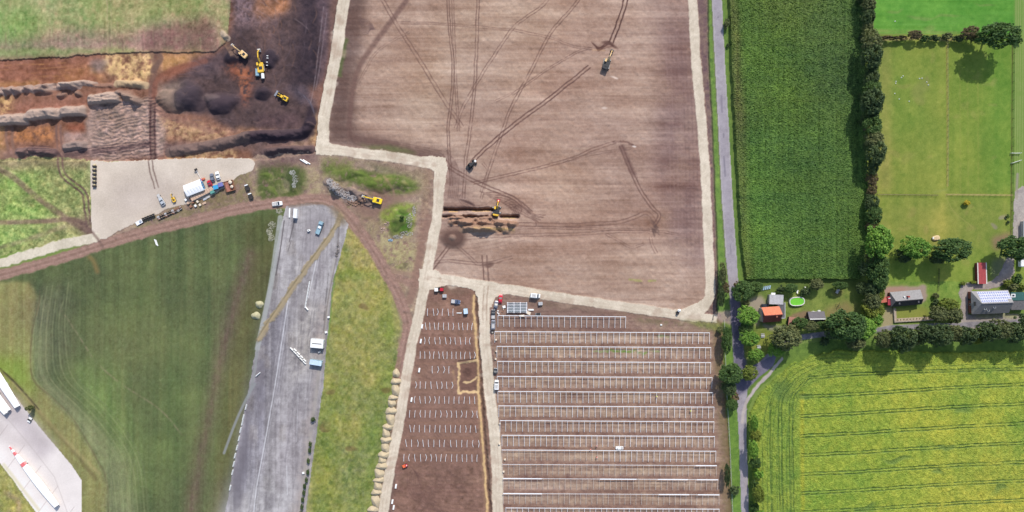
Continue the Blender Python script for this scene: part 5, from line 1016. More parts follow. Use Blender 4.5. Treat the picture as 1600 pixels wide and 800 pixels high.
def car(px, py, deg, c, label, L=4.5, kind='hatch', group=None):
    nm = {'hatch': 'parked_car', 'van': 'van', 'pickup': 'pickup_truck'}[kind]; r = place(nm, px, py, deg, label, {'hatch': 'car', 'van': 'van', 'pickup': 'pickup'}[kind], group)
    p = paint(c); h = L / 2; W = .92 if kind == 'hatch' else 1.0
    if kind == 'van':
        MB().loft([(-h, W * .95, .35, 2.1), (-h + .15, W, .3, 2.3), (h - 1.6, W, .3, 2.3), (h - .95, W * .97, .3, 1.9), (h - .75, W * .96, .3, 1.15), (h - .1, W * .88, .35, .95), (h, W * .8, .4, .8)], .12).build('body', p, r)
        MB().add([(h - 1.5, -.82, 2.27), (h - 1.5, .82, 2.27), (h - .78, .86, 1.3), (h - .78, -.86, 1.3), (h - .98, -.84, 1.95), (h - .98, .84, 1.95)], [(0, 4, 5, 1), (4, 3, 2, 5)]).build('windscreen', glass, r, loc=(.04, 0, .04))
        for s in (-1, 1): MB().box(h - 1.3, s * (W + .005), 1.6, .8, .03, .5).build('side_window', glass, r); MB().box(h - 1.0, s * (W + .12), 1.5, .15, .22, .25).build('mirror', black, r)
        MB().box(-h + 1.6, 0, 2.33, 1.8, 1.3, .05).build('roof_rack', steel_d, r)
    else:
        back = -h + (.3 if kind == 'hatch' else 2.0)
        MB().loft([(-h, W * .85, .45, .85), (-h + .2, W * .97, .3, .95), (0, W, .28, .98), (h - 1.3, W, .28, .98), (h - .3, W * .93, .32, .82), (h, W * .78, .4, .68)], .12).build('body', p, r)
        MB().loft([(back, W * .74, .93, 1.02), (back + .35, W * .8, .93, 1.38), (h - 2.1, W * .8, .93, 1.42), (h - 1.25, W * .8, .93, 1.0)], .1).build('windows', glass, r)
        MB().loft([(back + .42, W * .74, 1.38, 1.44), (back + .7, W * .77, 1.40, 1.47), (h - 2.3, W * .77, 1.42, 1.48), (h - 2.05, W * .74, 1.40, 1.45)], .03).build('roof', p, r)
        if kind == 'pickup': MB().box(-h + 1.0, 0, 1.0, 1.7, W * 1.6, .06).build('load_bed', steel_d, r)
        for s in (-1, 1): MB().box(h - 1.6, s * (W + .08), 1.0, .12, .18, .14).build('mirror', p, r)
    for s in (-1, 1): MB().box(h - .12, s * W * .62, .7, .2, .3, .14).build('headlight', lamp, r); MB().box(-h + .03, s * W * .66, .8, .1, .22, .16).build('tail_light', crim, r)
    wheels(r, (-h + .85, h - .85), W + .01); return r

def excavator(px, py, deg, swing, label, c=None, body=None, reach=7.5, sc=1.0, attach='bucket', z=None, cat='excavator', curl=1.0, dark=False):
    c = c or yel; body = body or c; r = place('excavator', px, py, deg, label, cat, h=1.5, z=z); r.scale = (sc, sc, sc)
    for s in (-1, 1):
        t = MB().loft([(-2.2, .3, .35, .6), (-1.9, .3, .02, .95), (1.9, .3, .02, .95), (2.2, .3, .35, .6)], .1); 
        o = t.build('track', tyre, r); o.location = (0, s * 1.25, 0)
        sp = MB()
        for k in range(9): sp.box(-1.8 + k * .45, 0, .97, .28, .62, .05)
        sp.build('track_pads', steel_d, o)
    MB().box(0, 0, .7, 2.0, 2.0, .5).build('undercarriage', black, r)
    a = math.radians(swing); hs = bpy.data.objects.new('upper_body', None)
    mb = MB().loft([(-2.6, 1.15, 1.1, 1.9), (-2.3, 1.35, 1.05, 2.1), (1.4, 1.35, 1.05, 2.0), (1.6, 1.2, 1.1, 1.8)], .15)
    u = mb.build('upper_body', body, r, rz=a)
    MB().loft([(-2.9, 1.1, 1.2, 2.0), (-2.62, 1.34, 1.1, 2.2), (-2.0, 1.36, 1.1, 2.2)], .15).build('counterweight', black if dark else c, u)
    MB().box(-.9, -.2, 2.12, 1.4, 1.5, .14).build('engine_cover', black, u)
    MB().box(.85, .85, 2.05, 1.5, .95, 1.5, top=.88).build('cab', glass, u); MB().box(.8, .85, 2.84, 1.3, .82, .08).build('cab_roof', c, u)
    k = reach / 7.5
    pts = [(1.2 * k, -.1, 1.8), (3.1 * k, -.1, 3.6), (5.3 * k, -.1, 3.4 if attach != 'high' else 4.4)]
    m1 = MB()
    m1.bar(pts[0], pts[1], .45, .62).bar(pts[1], pts[2], .42, .5); m1.build('boom', c, u)
    tip = (6.6 * k, -.1, 1.5 * curl); MB().bar((5.0 * k, -.1, 3.7), tip, .34, .42).build('stick', c, u)
    MB().cyl((1.6, .25, 1.6), (2.9 * k, .25, 3.1), .09, 8).cyl((1.6, -.45, 1.6), (2.9 * k, -.45, 3.1), .09, 8).build('boom_cylinder', rimm, u)
    if attach == 'red':
        MB().box(tip[0], -.1, tip[2] - .2, 1.3, 1.2, 1.0).build('compactor_head', paint('red'), u); MB().box(tip[0], -.1, tip[2] + .36, .6, .5, .2).build('head_plate', white, u)
    else:
        MB().prism([(tip[0] - .6, tip[2] - .9), (tip[0] + .5, tip[2] - .7), (tip[0] + .6, tip[2] + .05), (tip[0] + .1, tip[2] + .25), (tip[0] - .2, tip[2] - .35), (tip[0] - .65, tip[2] - .6)], -.75, .55).build('bucket', steel_d if not dark else black, u)
    return r

def loader(px, py, deg, label, c=yel, sc=1.0):
    r = place('wheel_loader', px, py, deg, label, 'wheel loader', h=1.5); r.scale = (sc, sc, sc)
    MB().loft([(-3.2, 1.0, .8, 1.9), (-3.0, 1.15, .7, 2.1), (-.6, 1.1, .7, 2.2), (-.3, .7, .7, 1.8)], .15).build('engine_housing', c, r); MB().loft([(-.3, .6, .7, 1.4), (1.7, .75, .6, 1.5)], .1).build('front_frame', black, r)
    MB().box(-.35, 0, 2.3, 1.2, 1.3, 1.5, top=.88).build('cab', glass, r); MB().box(-.35, 0, 3.1, 1.2, 1.3, .1).build('cab_roof', c, r); MB().box(-1.9, 0, 2.2, 1.3, 1.1, .1).build('grille', black, r)
    for s in (-1, 1): MB().bar((.9, s * .5, 1.9), (3.2, s * .6, .8), .2, .35).build('lift_arm', c, r)
    MB().prism([(3.0, .1), (4.2, .1), (4.3, .25), (3.3, .45), (3.2, 1.2), (2.95, 1.3)], -1.5, 1.5).build('bucket', rimm, r)
    wheels(r, (-1.9, 1.4), 1.3, .78, .55); return r

def flat(px, py, L, W, deg, h, z0, m, name, part, label, cat, group=None, legs=None, mk=None):
    r = place(name, px, py, deg, label, cat, group, h=h)
    return r

# excavation machines
excavator(406, 103, 96, 0, 'big yellow excavator with raised boom in the black pit', reach=8.2, sc=1.05)
excavator(379, 84, 140, 0, 'pale orange excavator digging towards the grass corner', c=cream, reach=8.5, sc=.85)
loader(440, 150.5, 150, 'yellow wheel loader with front bucket on the black soil', sc=.95)
def box_unit(px, py, L, W, Hh, deg, m, name, label, cat, group=None, top=None, lid=None, ribs=True, door=True, z=None):
    r = place(name, px, py, deg, label, cat, group, h=Hh, z=z)
    MB().box(0, 0, Hh / 2, L, W, Hh).build('body', m, r, bevel=.04)
    t = MB().box(0, 0, Hh + .03, L * .97, W * .95, .06); t.build('roof', top or m, r)
    if ribs:
        k = MB(); n_ = max(3, int(L / .6))
        for i in range(n_): k.box(-L / 2 + (i + .5) * L / n_, 0, Hh + .08, .08, W * .93, .05)
        k.build('roof_ribs', top or m, r)
    if door: d = MB().box(L / 2 + .02, 0, Hh * .48, .05, min(.95, W * .5), Hh * .85).build('door', steel_d, r); MB().box(L / 2 + .07, .3, Hh * .45, .05, .05, .2).build('handle', black, d)
    return r
box_unit(401, 112, 3.4, 1.6, 1.5, 92, paint('teal'), 'pump_unit', 'blue grey pump unit just below the big yellow excavator', 'pump')
tk = place('tank_trailer', 409.5, 118, 95, 'white tank trailer beside the blue grey pump unit', 'trailer', h=1.4); MB().cyl((-1.2, 0, 1.1), (1.2, 0, 1.1), .75, 14).build('tank', white, tk, smooth=False); MB().box(0, 0, .5, 3, 1.2, .15).build('chassis', black, tk); wheels(tk, (0,), .95)
for i, (x, y) in enumerate(((419.5, 88.5), (419.5, 92), (419, 98.5), (418.5, 103))):
    p = place('marker_post', x, y, 0, f"small white marker post, {ORD[i]} from the north beside the yellow excavator", 'post', 'marker posts in the pit', h=.5); MB().cyl((0, 0, 0), (0, 0, 1), .1, 8).build('stake', white, p); MB().box(0, 0, 1.02, .8, .3, .08).build('board', white, p)
excavator(588, 313, 172, -8, 'yellow excavator reaching west into the rubble mound', c=mat('bright yellow', (.85, .58, .02), .5), reach=7.8, sc=.95)
excavator(776, 328, 0, 80, 'excavator in the trench holding a red head', body=black, reach=5.0, sc=1.0, attach='red', dark=False)
excavator(948, 99, 78, -10, 'dark excavator with pale boom in the bare field', c=cream, body=black, reach=6.6, sc=1.08, dark=True)
tr = place('tractor', 738, 256, 44, 'black tractor with white bonnet in the bare field', 'tractor', h=1.3)
MB().loft([(-.6, .5, .8, 1.5), (1.2, .45, .8, 1.5), (2.1, .4, .8, 1.35)], .1).build('bonnet', black, tr); MB().box(1.9, 0, 1.2, .9, .9, .6).build('front_weight', white, tr); MB().box(-.8, 0, 2.0, 1.5, 1.4, 1.4, top=.85).build('cab', glass, tr); MB().box(-.8, 0, 2.72, 1.3, 1.3, .1).build('cab_roof', black, tr)
for x, rd in ((-1.1, .85), (1.4, .6)):
    for s in (-1, 1): t = MB().cyl((x, s * .75, rd), (x, s * 1.25, rd), rd, 16).build('wheel', tyre, tr); MB().cyl((x, s * 1.25, rd), (x, s * 1.28, rd), rd * .5, 10).build('rim', rimm, tr)
MB().box(-2.6, 0, .6, 1.2, 2.4, .5).build('rear_harrow', black, tr)

# gravel yard
def tent():
    r = place('tent_hall', 301.5, 293.5, 21, 'white fabric hall in the gravel yard', 'tent', h=3); L, W, e, rd = 8.4, 5.2, 2.5, 3.15; a, b = L / 2, W / 2
    MB().add([(-a, -b, 0), (a, -b, 0), (a, b, 0), (-a, b, 0), (-a, -b, e), (a, -b, e), (a, b, e), (-a, b, e), (-a, 0, rd), (a, 0, rd)], [(0, 1, 5, 4), (2, 3, 7, 6), (1, 2, 6, 9, 5), (3, 0, 4, 8, 7)]).build('side_sheet', mat('tent side', (.6, .6, .6), .7), r)
    mb = MB(); n_ = 6
    for k in range(n_):
        x0_, x1_ = -a - .05 + k * (L + .1) / n_, -a - .05 + (k + 1) * (L + .1) / n_ - .04
        for s in (-1, 1): mb.add([(x0_, s * (b + .1), e - .05), (x1_, s * (b + .1), e - .05), (x1_, 0, rd + .05), (x0_, 0, rd + .05), ((x0_ + x1_) / 2, s * b / 2, (e + rd) / 2 + .12)], [(0, 1, 4), (1, 2, 4), (2, 3, 4), (3, 0, 4)])
    mb.build('roof_sheet', mat('tent roof', (.82, .82, .83), .6, var=.03), r)
    sc_ = MB()
    for k in range(5): sc_.box(a + .35, -b + .6 + k * 1.05, e + .1, .7, .55, .2, top=.5)
    sc_.build('door_scallops', paint('cyan'), r); MB().box(a + .1, 0, 1.3, .06, 3.0, 2.6).build('doorway', paint('blue'), r)
tent()
fb = place('timber_trailer', 315, 303, 26, 'long trailer loaded with timber boards beside the white hall', 'trailer', h=1.2)
MB().box(0, 0, .85, 11.2, 2.3, .2).build('deck', steel_d, fb)
wood = mat('pale timber', (.52, .36, .26), .85, var=.25, scale=2); 
for k in range(9): MB().box(-4.9 + k * 1.22, random.uniform(-.05, .05), 1.1, 1.1, 2.1, .3, rot=random.uniform(-.04, .04)).build('timber_stack', wood, fb)
wheels(fb, (-4, -3), 1.15, .42)
box_unit(337, 292.5, 2.4, 2.0, 2.0, 16, paint('blue'), 'blue_container', 'blue container with bright cyan roof east of the white hall', 'container', top=paint('cyan'), ribs=False)
box_unit(344.5, 288.5, 2.3, 2.0, 2.0, 16, paint('navy'), 'navy_container', 'navy blue container next to the cyan roofed one', 'container', top=mat('violet sheet', (.16, .16, .38), .5), ribs=False)
box_unit(331.5, 300, 2.0, 1.4, 1.6, 25, mat('green sheet', (.10, .28, .24), .5), 'generator', 'small green generator at the end of the timber trailer', 'generator', ribs=False)
car(327.5, 286.5, 117, 'red', 'small red car between the white hall and cyan container', L=3.2, group='cars at the gravel yard')
car(331.5, 277.5, 106, 'grey', 'dark grey car next to the white car in the yard', L=4.0, group='cars at the gravel yard'); car(340.2, 274.5, 106, 'white', 'white car beside dark grey car in the yard', L=3.9, group='cars at the gravel yard')
car(253, 315, 122, 'silver', 'silver car towing a small trailer on the gravel yard', L=4.0, group='cars at the gravel yard'); 
tl = place('car_trailer', 248.3, 306.5, 120, 'small open trailer behind the silver car', 'trailer', h=.6); MB().box(0, 0, .6, 2.0, 1.3, .3).build('tray', steel_d, tl); MB().bar((-1.0, 0, .5), (-1.9, 0, .45), .08, .08).build('drawbar', black, tl); wheels(tl, (0,), .8, .28, .15)
excavator(270, 311, 112, 0, 'mini yellow excavator parked by the silver car', reach=6, sc=.52)
sk = place('brown_skip', 358, 290.5, 106, 'rusty brown skip with two pale sacks', 'skip', h=1.3)
rust = mat('rusty brown', (.27, .13, .08), .9, var=.25); MB().box(0, 0, .3, 5.0, 4.2, .15).box(0, 2.05, .8, 5.0, .12, 1.1).box(0, -2.05, .8, 5.0, .12, 1.1).box(2.45, 0, .8, .12, 4.0, 1.1).box(-2.45, 0, .8, .12, 4.0, 1.1).build('skip_wall', rust, sk); MB().box(0, 1.0, .75, 4.6, 1.6, .6).build('load', mat('red brown load', (.33, .14, .10), .95, var=.3), sk)
def sack(px, py, label, rad=.75, m=None):
    r = place('bulk_sack', px, py, random.uniform(0, 90), label, 'sack', 'pale bulk sacks', h=1.6, z=None); r.location.z += 0.35
    MB().cyl((0, 0, 0), (0, 0, .9), rad * .9, 12, rad).cyl((0, 0, .9), (0, 0, 1.1), rad, 12, rad * .6).build('sack_body', m or mat('sackcloth', (.68, .58, .46), .9), r); MB().box(0, 0, 1.15, .3, .3, .12).build('sack_neck', wood, r)
sack(359, 284.5, 'pale bulk sack at the north end of the rusty skip', .85); sack(361.5, 291.5, 'smaller pale bulk sack in the middle of the rusty skip', .7)
for i, (x, y, l) in enumerate(((386, 293.5, 'small dark trailer with white front, north of its twin'), (391.5, 307, 'small dark trailer with white front, south of its twin'))):
    r = place('dark_trailer', x, y, 110, l, 'trailer', 'dark trailers by the dirt road', h=1); MB().box(0, 0, .7, 2.4, 1.7, .7).build('body', darkb, r); MB().box(1.3, 0, 1.0, .5, 1.5, .7).build('front_box', white, r); wheels(r, (-.3,), .95, .35)
for i in range(9):
    x, y = 286 + (i % 3) * 7.2 + (i // 3) * 3.8, 311 + (i % 3) * -1.2 + (i // 3) * 5.2
    r = place('pallet', x + 4, y + 1, -55, f"pallet with wrapped goods, {ORD[i]} of the small grid below the timber trailer", 'pallet', 'pallets with wrapped goods', h=.8)
    MB().box(0, 0, .1, 1.3, 1.0, .16).build('deck', darkb, r); MB().box(random.uniform(-.1, .1), 0, .55, 1.1, .9, .7, top=.92).build('wrapped_load', random.choice([wood, white, _m['sackcloth'], rust]), r)
for i in range(10):
    t = i / 9; x, y = 247 + t * 34, 339 - t * 15
    for s in (0, 1):
        r = place('steel_bundle', x + s * 1.6, y + s * 3.2, 24, f"bundle of dark steel profiles, {ORD[i]} from the west in the {'northern' if not s else 'southern'} file", 'steel bundle', 'bundles of steel profiles', h=.4)
        mb = MB()
        for k in range(4): mb.box(0, -.36 + k * .24, .35, random.uniform(1.0, 1.3), .16, .4)
        mb.build('profiles', random.choice([black, darkb, steel_d, rust]), r); MB().box(0, 0, .07, .2, 1.1, .14).build('bearer', wood, r); MB().box(.2, .1, .62, .9, .14, .1).build('top_profile', wood if i % 3 else steel, r)
for i in range(5): 
    r = place('cable_drum', 224 + i * 4.0, 342.5 - i * 1.6, 20, f"black cable drum, {ORD[i]} from the west in the row at the yard edge", 'cable drum', 'black cable drums', h=.6)
    for s in (-1, 1): MB().cyl((0, s * .45, .65), (0, s * .55, .65), .65, 14).build('flange', darkb, r)
    MB().cyl((0, -.45, .65), (0, .45, .65), .42, 12).build('cable', black, r)
sv = place('silver_trailer', 217, 347.5, 30, 'silver flatbed trailer at the southwest yard edge', 'trailer', h=.9); MB().box(0, 0, .7, 3.2, 1.7, .18).build('deck', steel, sv); MB().box(.9, .2, 1.0, .9, .8, .5).build('load', paint('silver'), sv); wheels(sv, (-.4,), .98, .33)
for i in range(6):
    r = place('pallet_stack', 147.3, 260 + i * 6.2, 90, f"dark and cream crate stack, {ORD[i]} from the north on the west yard edge", 'crate stack', 'crate stacks on the west yard edge', h=.8)
    MB().box(0, 0, .5, .9, 1.6, 1.0).build('crate', darkb, r); MB().box(.75, .1, .3, .5, .9, .6).build('side_crate', mat('cream board', (.62, .52, .30), .8), r)
mx, my = P(316, 281); tx, ty = P(306, 265, 1.0); pr = empty('lifting_pole', (mx, my, .3), 0, 'thin pale pole with dark head lying beside the white hall', 'pole')
MB().bar((0, 0, .3), (tx - mx, ty - my, .8), .10, .10).build('pole_shaft', steel, pr); MB().box(tx - mx, ty - my, .8, 1.3, .8, .5, rot=.5).build('pole_head', darkb, pr); MB().box(0, 0, .2, .9, .9, .6).build('pole_base', paint('red'), pr)
cn = place('crate', 318.5, 279.5, 20, 'small orange crate north of the red car', 'crate', h=.5); MB().box(0, 0, .35, 1.0, .8, .7).build('box_body', orange, cn); MB().box(0, 0, .73, 1.05, .85, .06).build('lid', orange, cn)
for i, (x, y) in enumerate(((320, 311), (325, 308), (319, 317.5))):
    r = place('board_pile', x, y, 26, f"grey board pile, {ORD[i]} of three on the grass below the timber trailer", 'board pile', 'board piles on the grass', h=.3); MB().box(0, 0, .2, 1.8, .9, .3).build('boards', [paint('silver'), steel_d, wood][i], r)
for i, (x, y, d) in enumerate(((243, 378.5, -70), (245, 379.5, -70))):
    r = place('steel_beam', x, y, d, f"pale beam lying on the grass, {'west' if not i else 'east'} one of the pair by the track", 'beam', 'beams by the track', h=.2); MB().box(0, 0, .15, 3.0, .35, .3).build('beam_web', white, r)
for i, (x, y) in enumerate(((474.5, 252.5), (478, 253))):
    r = place('pipe', x + i, y, -32, f"pale pipe on the mud, {'west' if not i else 'east'} one of the pair by the haul road bend", 'pipe', 'pipes by the haul road', h=.3); MB().cyl((-2.0, 0, .25), (2.0, 0, .25), .28, 12).build('pipe_wall', white, r)
# track and runway
car(433, 318.3, 7, 'white', 'white van driving on the dirt track north of the runway', L=4.8, kind='pickup')
box_unit(461, 333.5, 4.4, 1.7, 2.2, 86, paint('white'), 'box_trailer', 'pale box trailer at the top of the runway', 'trailer', top=paint('white'))
wb = place('white_beam', 452.5, 332.5, 88, 'long white beam beside the pale box trailer', 'beam', h=.4); MB().box(0, 0, .25, 4.4, .55, .5).build('beam_block', white, wb)
tq = place('truck', 498.5, 356.5, 69, 'teal flatbed truck parked on the runway', 'truck', h=1.6); MB().box(-.6, 0, 1.0, 4.6, 2.0, .25).box(-.6, .95, 1.3, 4.6, .1, .4).box(-.6, -.95, 1.3, 4.6, .1, .4).build('flatbed', paint('teal'), tq); MB().loft([(1.9, .95, .5, 2.3), (3.0, .95, .5, 2.3), (3.35, .85, .5, 1.4)], .15).build('cab', paint('teal'), tq); MB().box(3.1, 0, 1.9, .12, 1.6, .6).build('windscreen', glass, tq); MB().box(.5, 0, 1.3, 1.2, 1.3, .5).build('load', white, tq); wheels(tq, (-2.2, -1.2, 2.4), 1.05, .45)
wt = place('water_tank', 482, 360, 20, 'small white water tank on the runway', 'tank', h=1); MB().box(0, 0, .55, 1.2, 1.0, 1.0, top=.9).build('tank_body', white, wt); MB().cyl((0, 0, 1.05), (0, 0, 1.15), .2).build('cap', black, wt)
cb = box_unit(495, 537, 6.0, 4.2, 2.8, -5, mat('cabin wall', (.5, .5, .5), .7), 'site_cabin', 'white roofed site cabin on the runway edge', 'cabin', top=white, ribs=False)
MB().box(0, 0, 2.92, 4.4, .25, .1).build('roof_vent', darkb, cb); MB().box(.0, -2.12, 1.5, 1.6, .05, .9).build('window', glass, cb)
cb = box_unit(493, 567, 5.6, 2.3, 2.5, -9, paint('teal'), 'site_container', 'pale blue container south of the white roofed cabin', 'container', top=mat('pale blue sheet', (.50, .62, .74), .5))
ob = place('oil_tank', 499, 550, 30, 'small grey tank between cabin and pale blue container', 'tank', h=.8); MB().cyl((-.6, 0, .5), (.6, 0, .5), .45, 12).build('tank_shell', zinc, ob); MB().box(0, 0, .1, 1.3, .8, .15).build('cradle', black, ob)
conc = mat('white concrete', (.72, .72, .70), .8, var=.1)
def barrier(x, y, d, L, lab, grp):
    r = place('concrete_barrier', x, y, d, lab, 'barrier', grp, h=.4); MB().prism([(-.28, 0), (.28, 0), (.12, .5), (.1, .8), (-.1, .8), (-.12, .5)], -L / 2, L / 2).build('barrier_block', conc, r, rz=math.radians(90))
for k in range(5):
    t = k / 4; barrier(455.5 + t * 20, 545.5 + t * 21, -46, 1.9, f"white barrier, {ORD[k]} from the north in the west row by the cabins", 'barriers in the west slanting row')
for k in range(4):
    t = k / 3; barrier(461 + t * 15, 547 + t * 16, -46, 1.7, f"white barrier, {ORD[k]} from the north in the east row by the cabins", 'barriers in the east slanting row')
for k in range(8): barrier(483.2 - k * .9, 442 + k * 5.2, 83, 1.5, f"white kerb block, {ORD[k]} from the north in the line across the runway", 'kerb blocks across the runway')
barrier(479, 482, -50, 2.0, 'slanting white kerb block at the end of the runway line', 'kerb blocks across the runway')
for k, (x, y) in enumerate(((384.2, 636), (380, 652), (378.3, 660.5), (375.6, 672), (373.2, 685), (370, 699.5), (367, 712), (365, 725), (363, 738), (359.5, 762))):
    barrier(x, y, 76, 2.4, f"white edge block, {ORD[k]} from the north along the west runway edge", 'edge blocks on the west runway edge')
barrier(403, 585, 40, 2.6, 'slanting white block on the west runway edge', None); 
for k, (x, y, l) in enumerate(((513.5, 495.5, 'white marker box on east runway edge, northern one'), (509.5, 519, 'white marker box on east runway edge, southern one'), (474, 739, 'small white marker box low on the east runway edge'))):
    r = place('marker_box', x, y, 10, l, 'marker box', h=.5); MB().box(0, 0, .35, .9, .8, .7).build('box_body', white, r); MB().box(0, 0, .73, 1.0, .9, .08).build('lid', white, r)

# turbine blades on the apron
bl_m = mat('blade white', (.82, .82, .82), .35, var=.02)
def blade(x0, y0, x1, y1, w0, w1, wm, label, tip=False):
    (ax, ay), (bx, by) = P(x0, y0, 1.5), P(x1, y1, 1.5); L = math.hypot(bx - ax, by - ay); r = empty('turbine_blade', (ax, ay, ground_z(ax, ay)), math.atan2(by - ay, bx - ax), label, 'turbine blade', 'turbine blades on the apron')
    st = []
    for t in np.linspace(0, 1, 14):
        w = (w0 * (1 - t) ** 2 + 2 * wm * t * (1 - t) * 1.15 + w1 * t * t) / 2; st.append((t * L, max(w, .12), 1.5 - w * .35, 1.5 + w * .35))
    MB().loft(st, .6).build('blade_shell', bl_m, r, smooth=False)
    MB().cyl((L, 0, 1.5), (L + .05, 0, 1.5), w1 * .40, 16).build('root_flange', steel_d, r)
    for t in (.3, .75): MB().box(t * L, 0, .45, 1.2, 2.4, .9).build('cradle', steel_d, r)
    return r, L
b1, L1 = blade(14, 697, 88.5, 791, .5, 2.8, 4.8, 'white turbine blade with red tip bands on the apron')
redb = mat('red band', (.66, .16, .16), .5)
for t in (.01, .10, .28):
    w = (0.5 * (1 - t) ** 2 + 2 * 4.8 * t * (1 - t) * 1.15 + 2.8 * t * t) / 2 + .03; t2 = t + .05; w2 = (0.5 * (1 - t2) ** 2 + 2 * 4.8 * t2 * (1 - t2) * 1.15 + 2.8 * t2 * t2) / 2 + .03
    MB().loft([(t * L1, w, 1.5 - w * .36, 1.5 + w * .36), (t2 * L1, w2, 1.5 - w2 * .36, 1.5 + w2 * .36)], .6).build('tip_band', redb, b1)
blade(-60, 500, 27, 636, 1.0, 3.0, 5.0, 'white turbine blade, eastern of the three at the west edge'); blade(-70, 535, 14, 641.5, 1.0, 2.0, 3.4, 'white turbine blade, middle of the three at the west edge'); blade(-80, 545, 10, 646, 1.0, 2.8, 4.6, 'white turbine blade, western of the three at the west edge')
r = place('transport_dolly', 46, 656, 60, 'small white transport dolly at the apron edge', 'dolly', h=.8); MB().box(0, 0, .7, 2.4, 1.5, .2).build('dolly_frame', white, r); MB().box(0, 0, .95, .6, 1.6, .3).build('bolster', darkb, r); wheels(r, (-.7, .7), .85, .3)

# sand heaps
sand = mat('heap gravel', alb(206, 188, 156), .95, var=.08, scale=1.5)
def heap(px, py, rx, ry, deg, h, label, cat='gravel heap', group=None, m=None, name='gravel_heap'):
    r = random.Random(px * 7 + py); nr, nt_ = 7, 26; vs_ = [(0, 0, h)]; ph = [r.uniform(0, 6.28) for _ in range(3)]
    for i in range(1, nr + 1):
        t = i / nr; z = h * (1 - t ** 1.5) if i < nr else -.35
        for j in range(nt_):
            a = 2 * math.pi * j / nt_; k = 1 + .07 * math.sin(3 * a + ph[0]) + .05 * math.sin(5 * a + ph[1]) + r.uniform(-.025, .025)
            vs_.append((math.cos(a) * rx * t * k, math.sin(a) * ry * t * k, z * (1 + r.uniform(-.06, .06))))
    fs = [(0, 1 + j, 1 + (j + 1) % nt_) for j in range(nt_)]
    for i in range(nr - 1):
        for j in range(nt_): a = 1 + i * nt_ + j; b = 1 + i * nt_ + (j + 1) % nt_; fs.append((a, a + nt_, b + nt_, b))
    x, y = P(px, py, h / 2); o = MB().add(vs_, fs).build(name, m or sand, None, (x, y, ground_z(x, y) - .05), math.radians(deg), smooth=True)
    return tag(o, label, cat, group)
hp = [(620, 584, 4.5, 6), (619.5, 597, 6.5, 4.6), (619, 610, 5, 9), (615, 622, 6, 4), (613, 631, 5, 6), (612, 643, 7, 5.6), (611, 656, 5.2, 10), (607.5, 668, 7, 5), (604, 678, 4.6, 8), (604, 688.5, 7, 5), (603, 700, 5, 8), (600.5, 712, 7, 5.6), (598, 720, 4.8, 6), (597.5, 729, 7, 5.4), (593.5, 741, 6, 8), (593, 751, 7, 4.4), (591, 760, 5, 8), (589, 770, 6.4, 4.8), (588, 784, 5.4, 9), (584, 797, 7, 5)]
for i, (x, y, rx, ry) in enumerate(hp):
    heap(x - 1.5, y, rx * M * 1.4, ry * M * 1.3, 8, 1.9, f"sandy gravel heap, {ORD[i]} from the north in the chain beside the haul road", group='gravel heaps along the haul road')
heap(404.5, 476, 7 * M, 6.5 * M, 0, 1.6, 'round pale sand heap at the runway edge, northern one', group='sand heaps by the runway', m=mat('pale sand', alb(190, 184, 148), .95)); heap(399, 493.5, 8 * M, 6.5 * M, 0, 1.6, 'round pale sand heap at the runway edge, southern one', group='sand heaps by the runway', m=_m['pale sand'])

# rubble
def rubble(name, spots, n_, label, cat, m, smin=.2, smax=.8, seed=5):
    r = random.Random(seed); mb = MB()
    for _ in range(n_):
        cx, cy, rx, ry = r.choice(spots); a = r.uniform(0, 6.28); q = math.sqrt(r.random()); x, y = P(cx + math.cos(a) * q * rx, cy + math.sin(a) * q * ry); s = r.uniform(smin, smax) * (1.2 - .5 * r.random())
        k = len(mb.v); mb.box(x, y, ground_z(x, y) + s * .2, s, s * r.uniform(.5, 1), s * r.uniform(.4, .9), rot=r.uniform(0, 3.14), top=r.uniform(.5, .85))
    return tag(mb.build(name, m), label, cat, kind='stuff')
rubble('rubble', [(522, 292, 8, 8), (530, 299, 8, 7), (540, 305, 8, 6), (550, 310, 8, 5), (516, 284, 5, 5)], 900, 'grey concrete rubble on the mound west of the yellow excavator', 'rubble', mat('concrete rubble', (.38, .35, .34), .9, var=.25, scale=.5), .15, .55)
rubble('rubble', [(640, 345, 5, 12), (636, 365, 10, 4), (622, 370, 8, 3), (647, 330, 3, 8)], 500, 'pale stone rubble around the green mound', 'rubble', mat('stone rubble', (.36, .33, .29), .9, var=.3, scale=.5), .15, .45, 6)
rubble('rubble', [(600, 360, 6, 5), (605, 350, 4, 4)], 60, 'reddish brick rubble west of the green mound', 'rubble', mat('brick rubble', (.42, .30, .26), .9, var=.3, scale=.5), .2, .6, 8)
rubble('rubble', [(458, 270, 5, 4), (462, 280, 4, 7), (460, 290, 3, 4)], 420, 'pale stones on the round grassy mound', 'rubble', mat('pale stones', (.36, .36, .32), .9, var=.2, scale=.5), .12, .38, 7)
rubble('rubble', [(425, 352, 6, 6), (421, 362, 5, 6), (424, 372, 5, 6), (436, 330, 5, 4)], 420, 'pale dumped stones beside the light concrete strip', 'rubble', mat('dumped stones', (.36, .35, .26), .9, var=.2, scale=.5), .15, .45, 9)
rubble('rubble', [(529, 388, 2, 7), (526, 398, 2, 5)], 50, 'dark debris on the east runway edge', 'rubble', mat('dark debris', (.16, .14, .13), .9, var=.3, scale=.5), .2, .7, 10)
rubble('rubble', [(610, 375, 3, 2)], 18, 'bluish scrap at the foot of the green mound', 'scrap', mat('blue scrap', (.22, .32, .42), .7), .3, .8, 12)
wd = rubble('woody_debris', [(560, 318, 8, 5), (568, 312, 6, 4), (548, 318, 8, 4)], 140, 'brown woody debris under the yellow excavator arm', 'debris', mat('woody debris', (.24, .15, .11), .9, var=.4, scale=.5), .2, .9, 13)

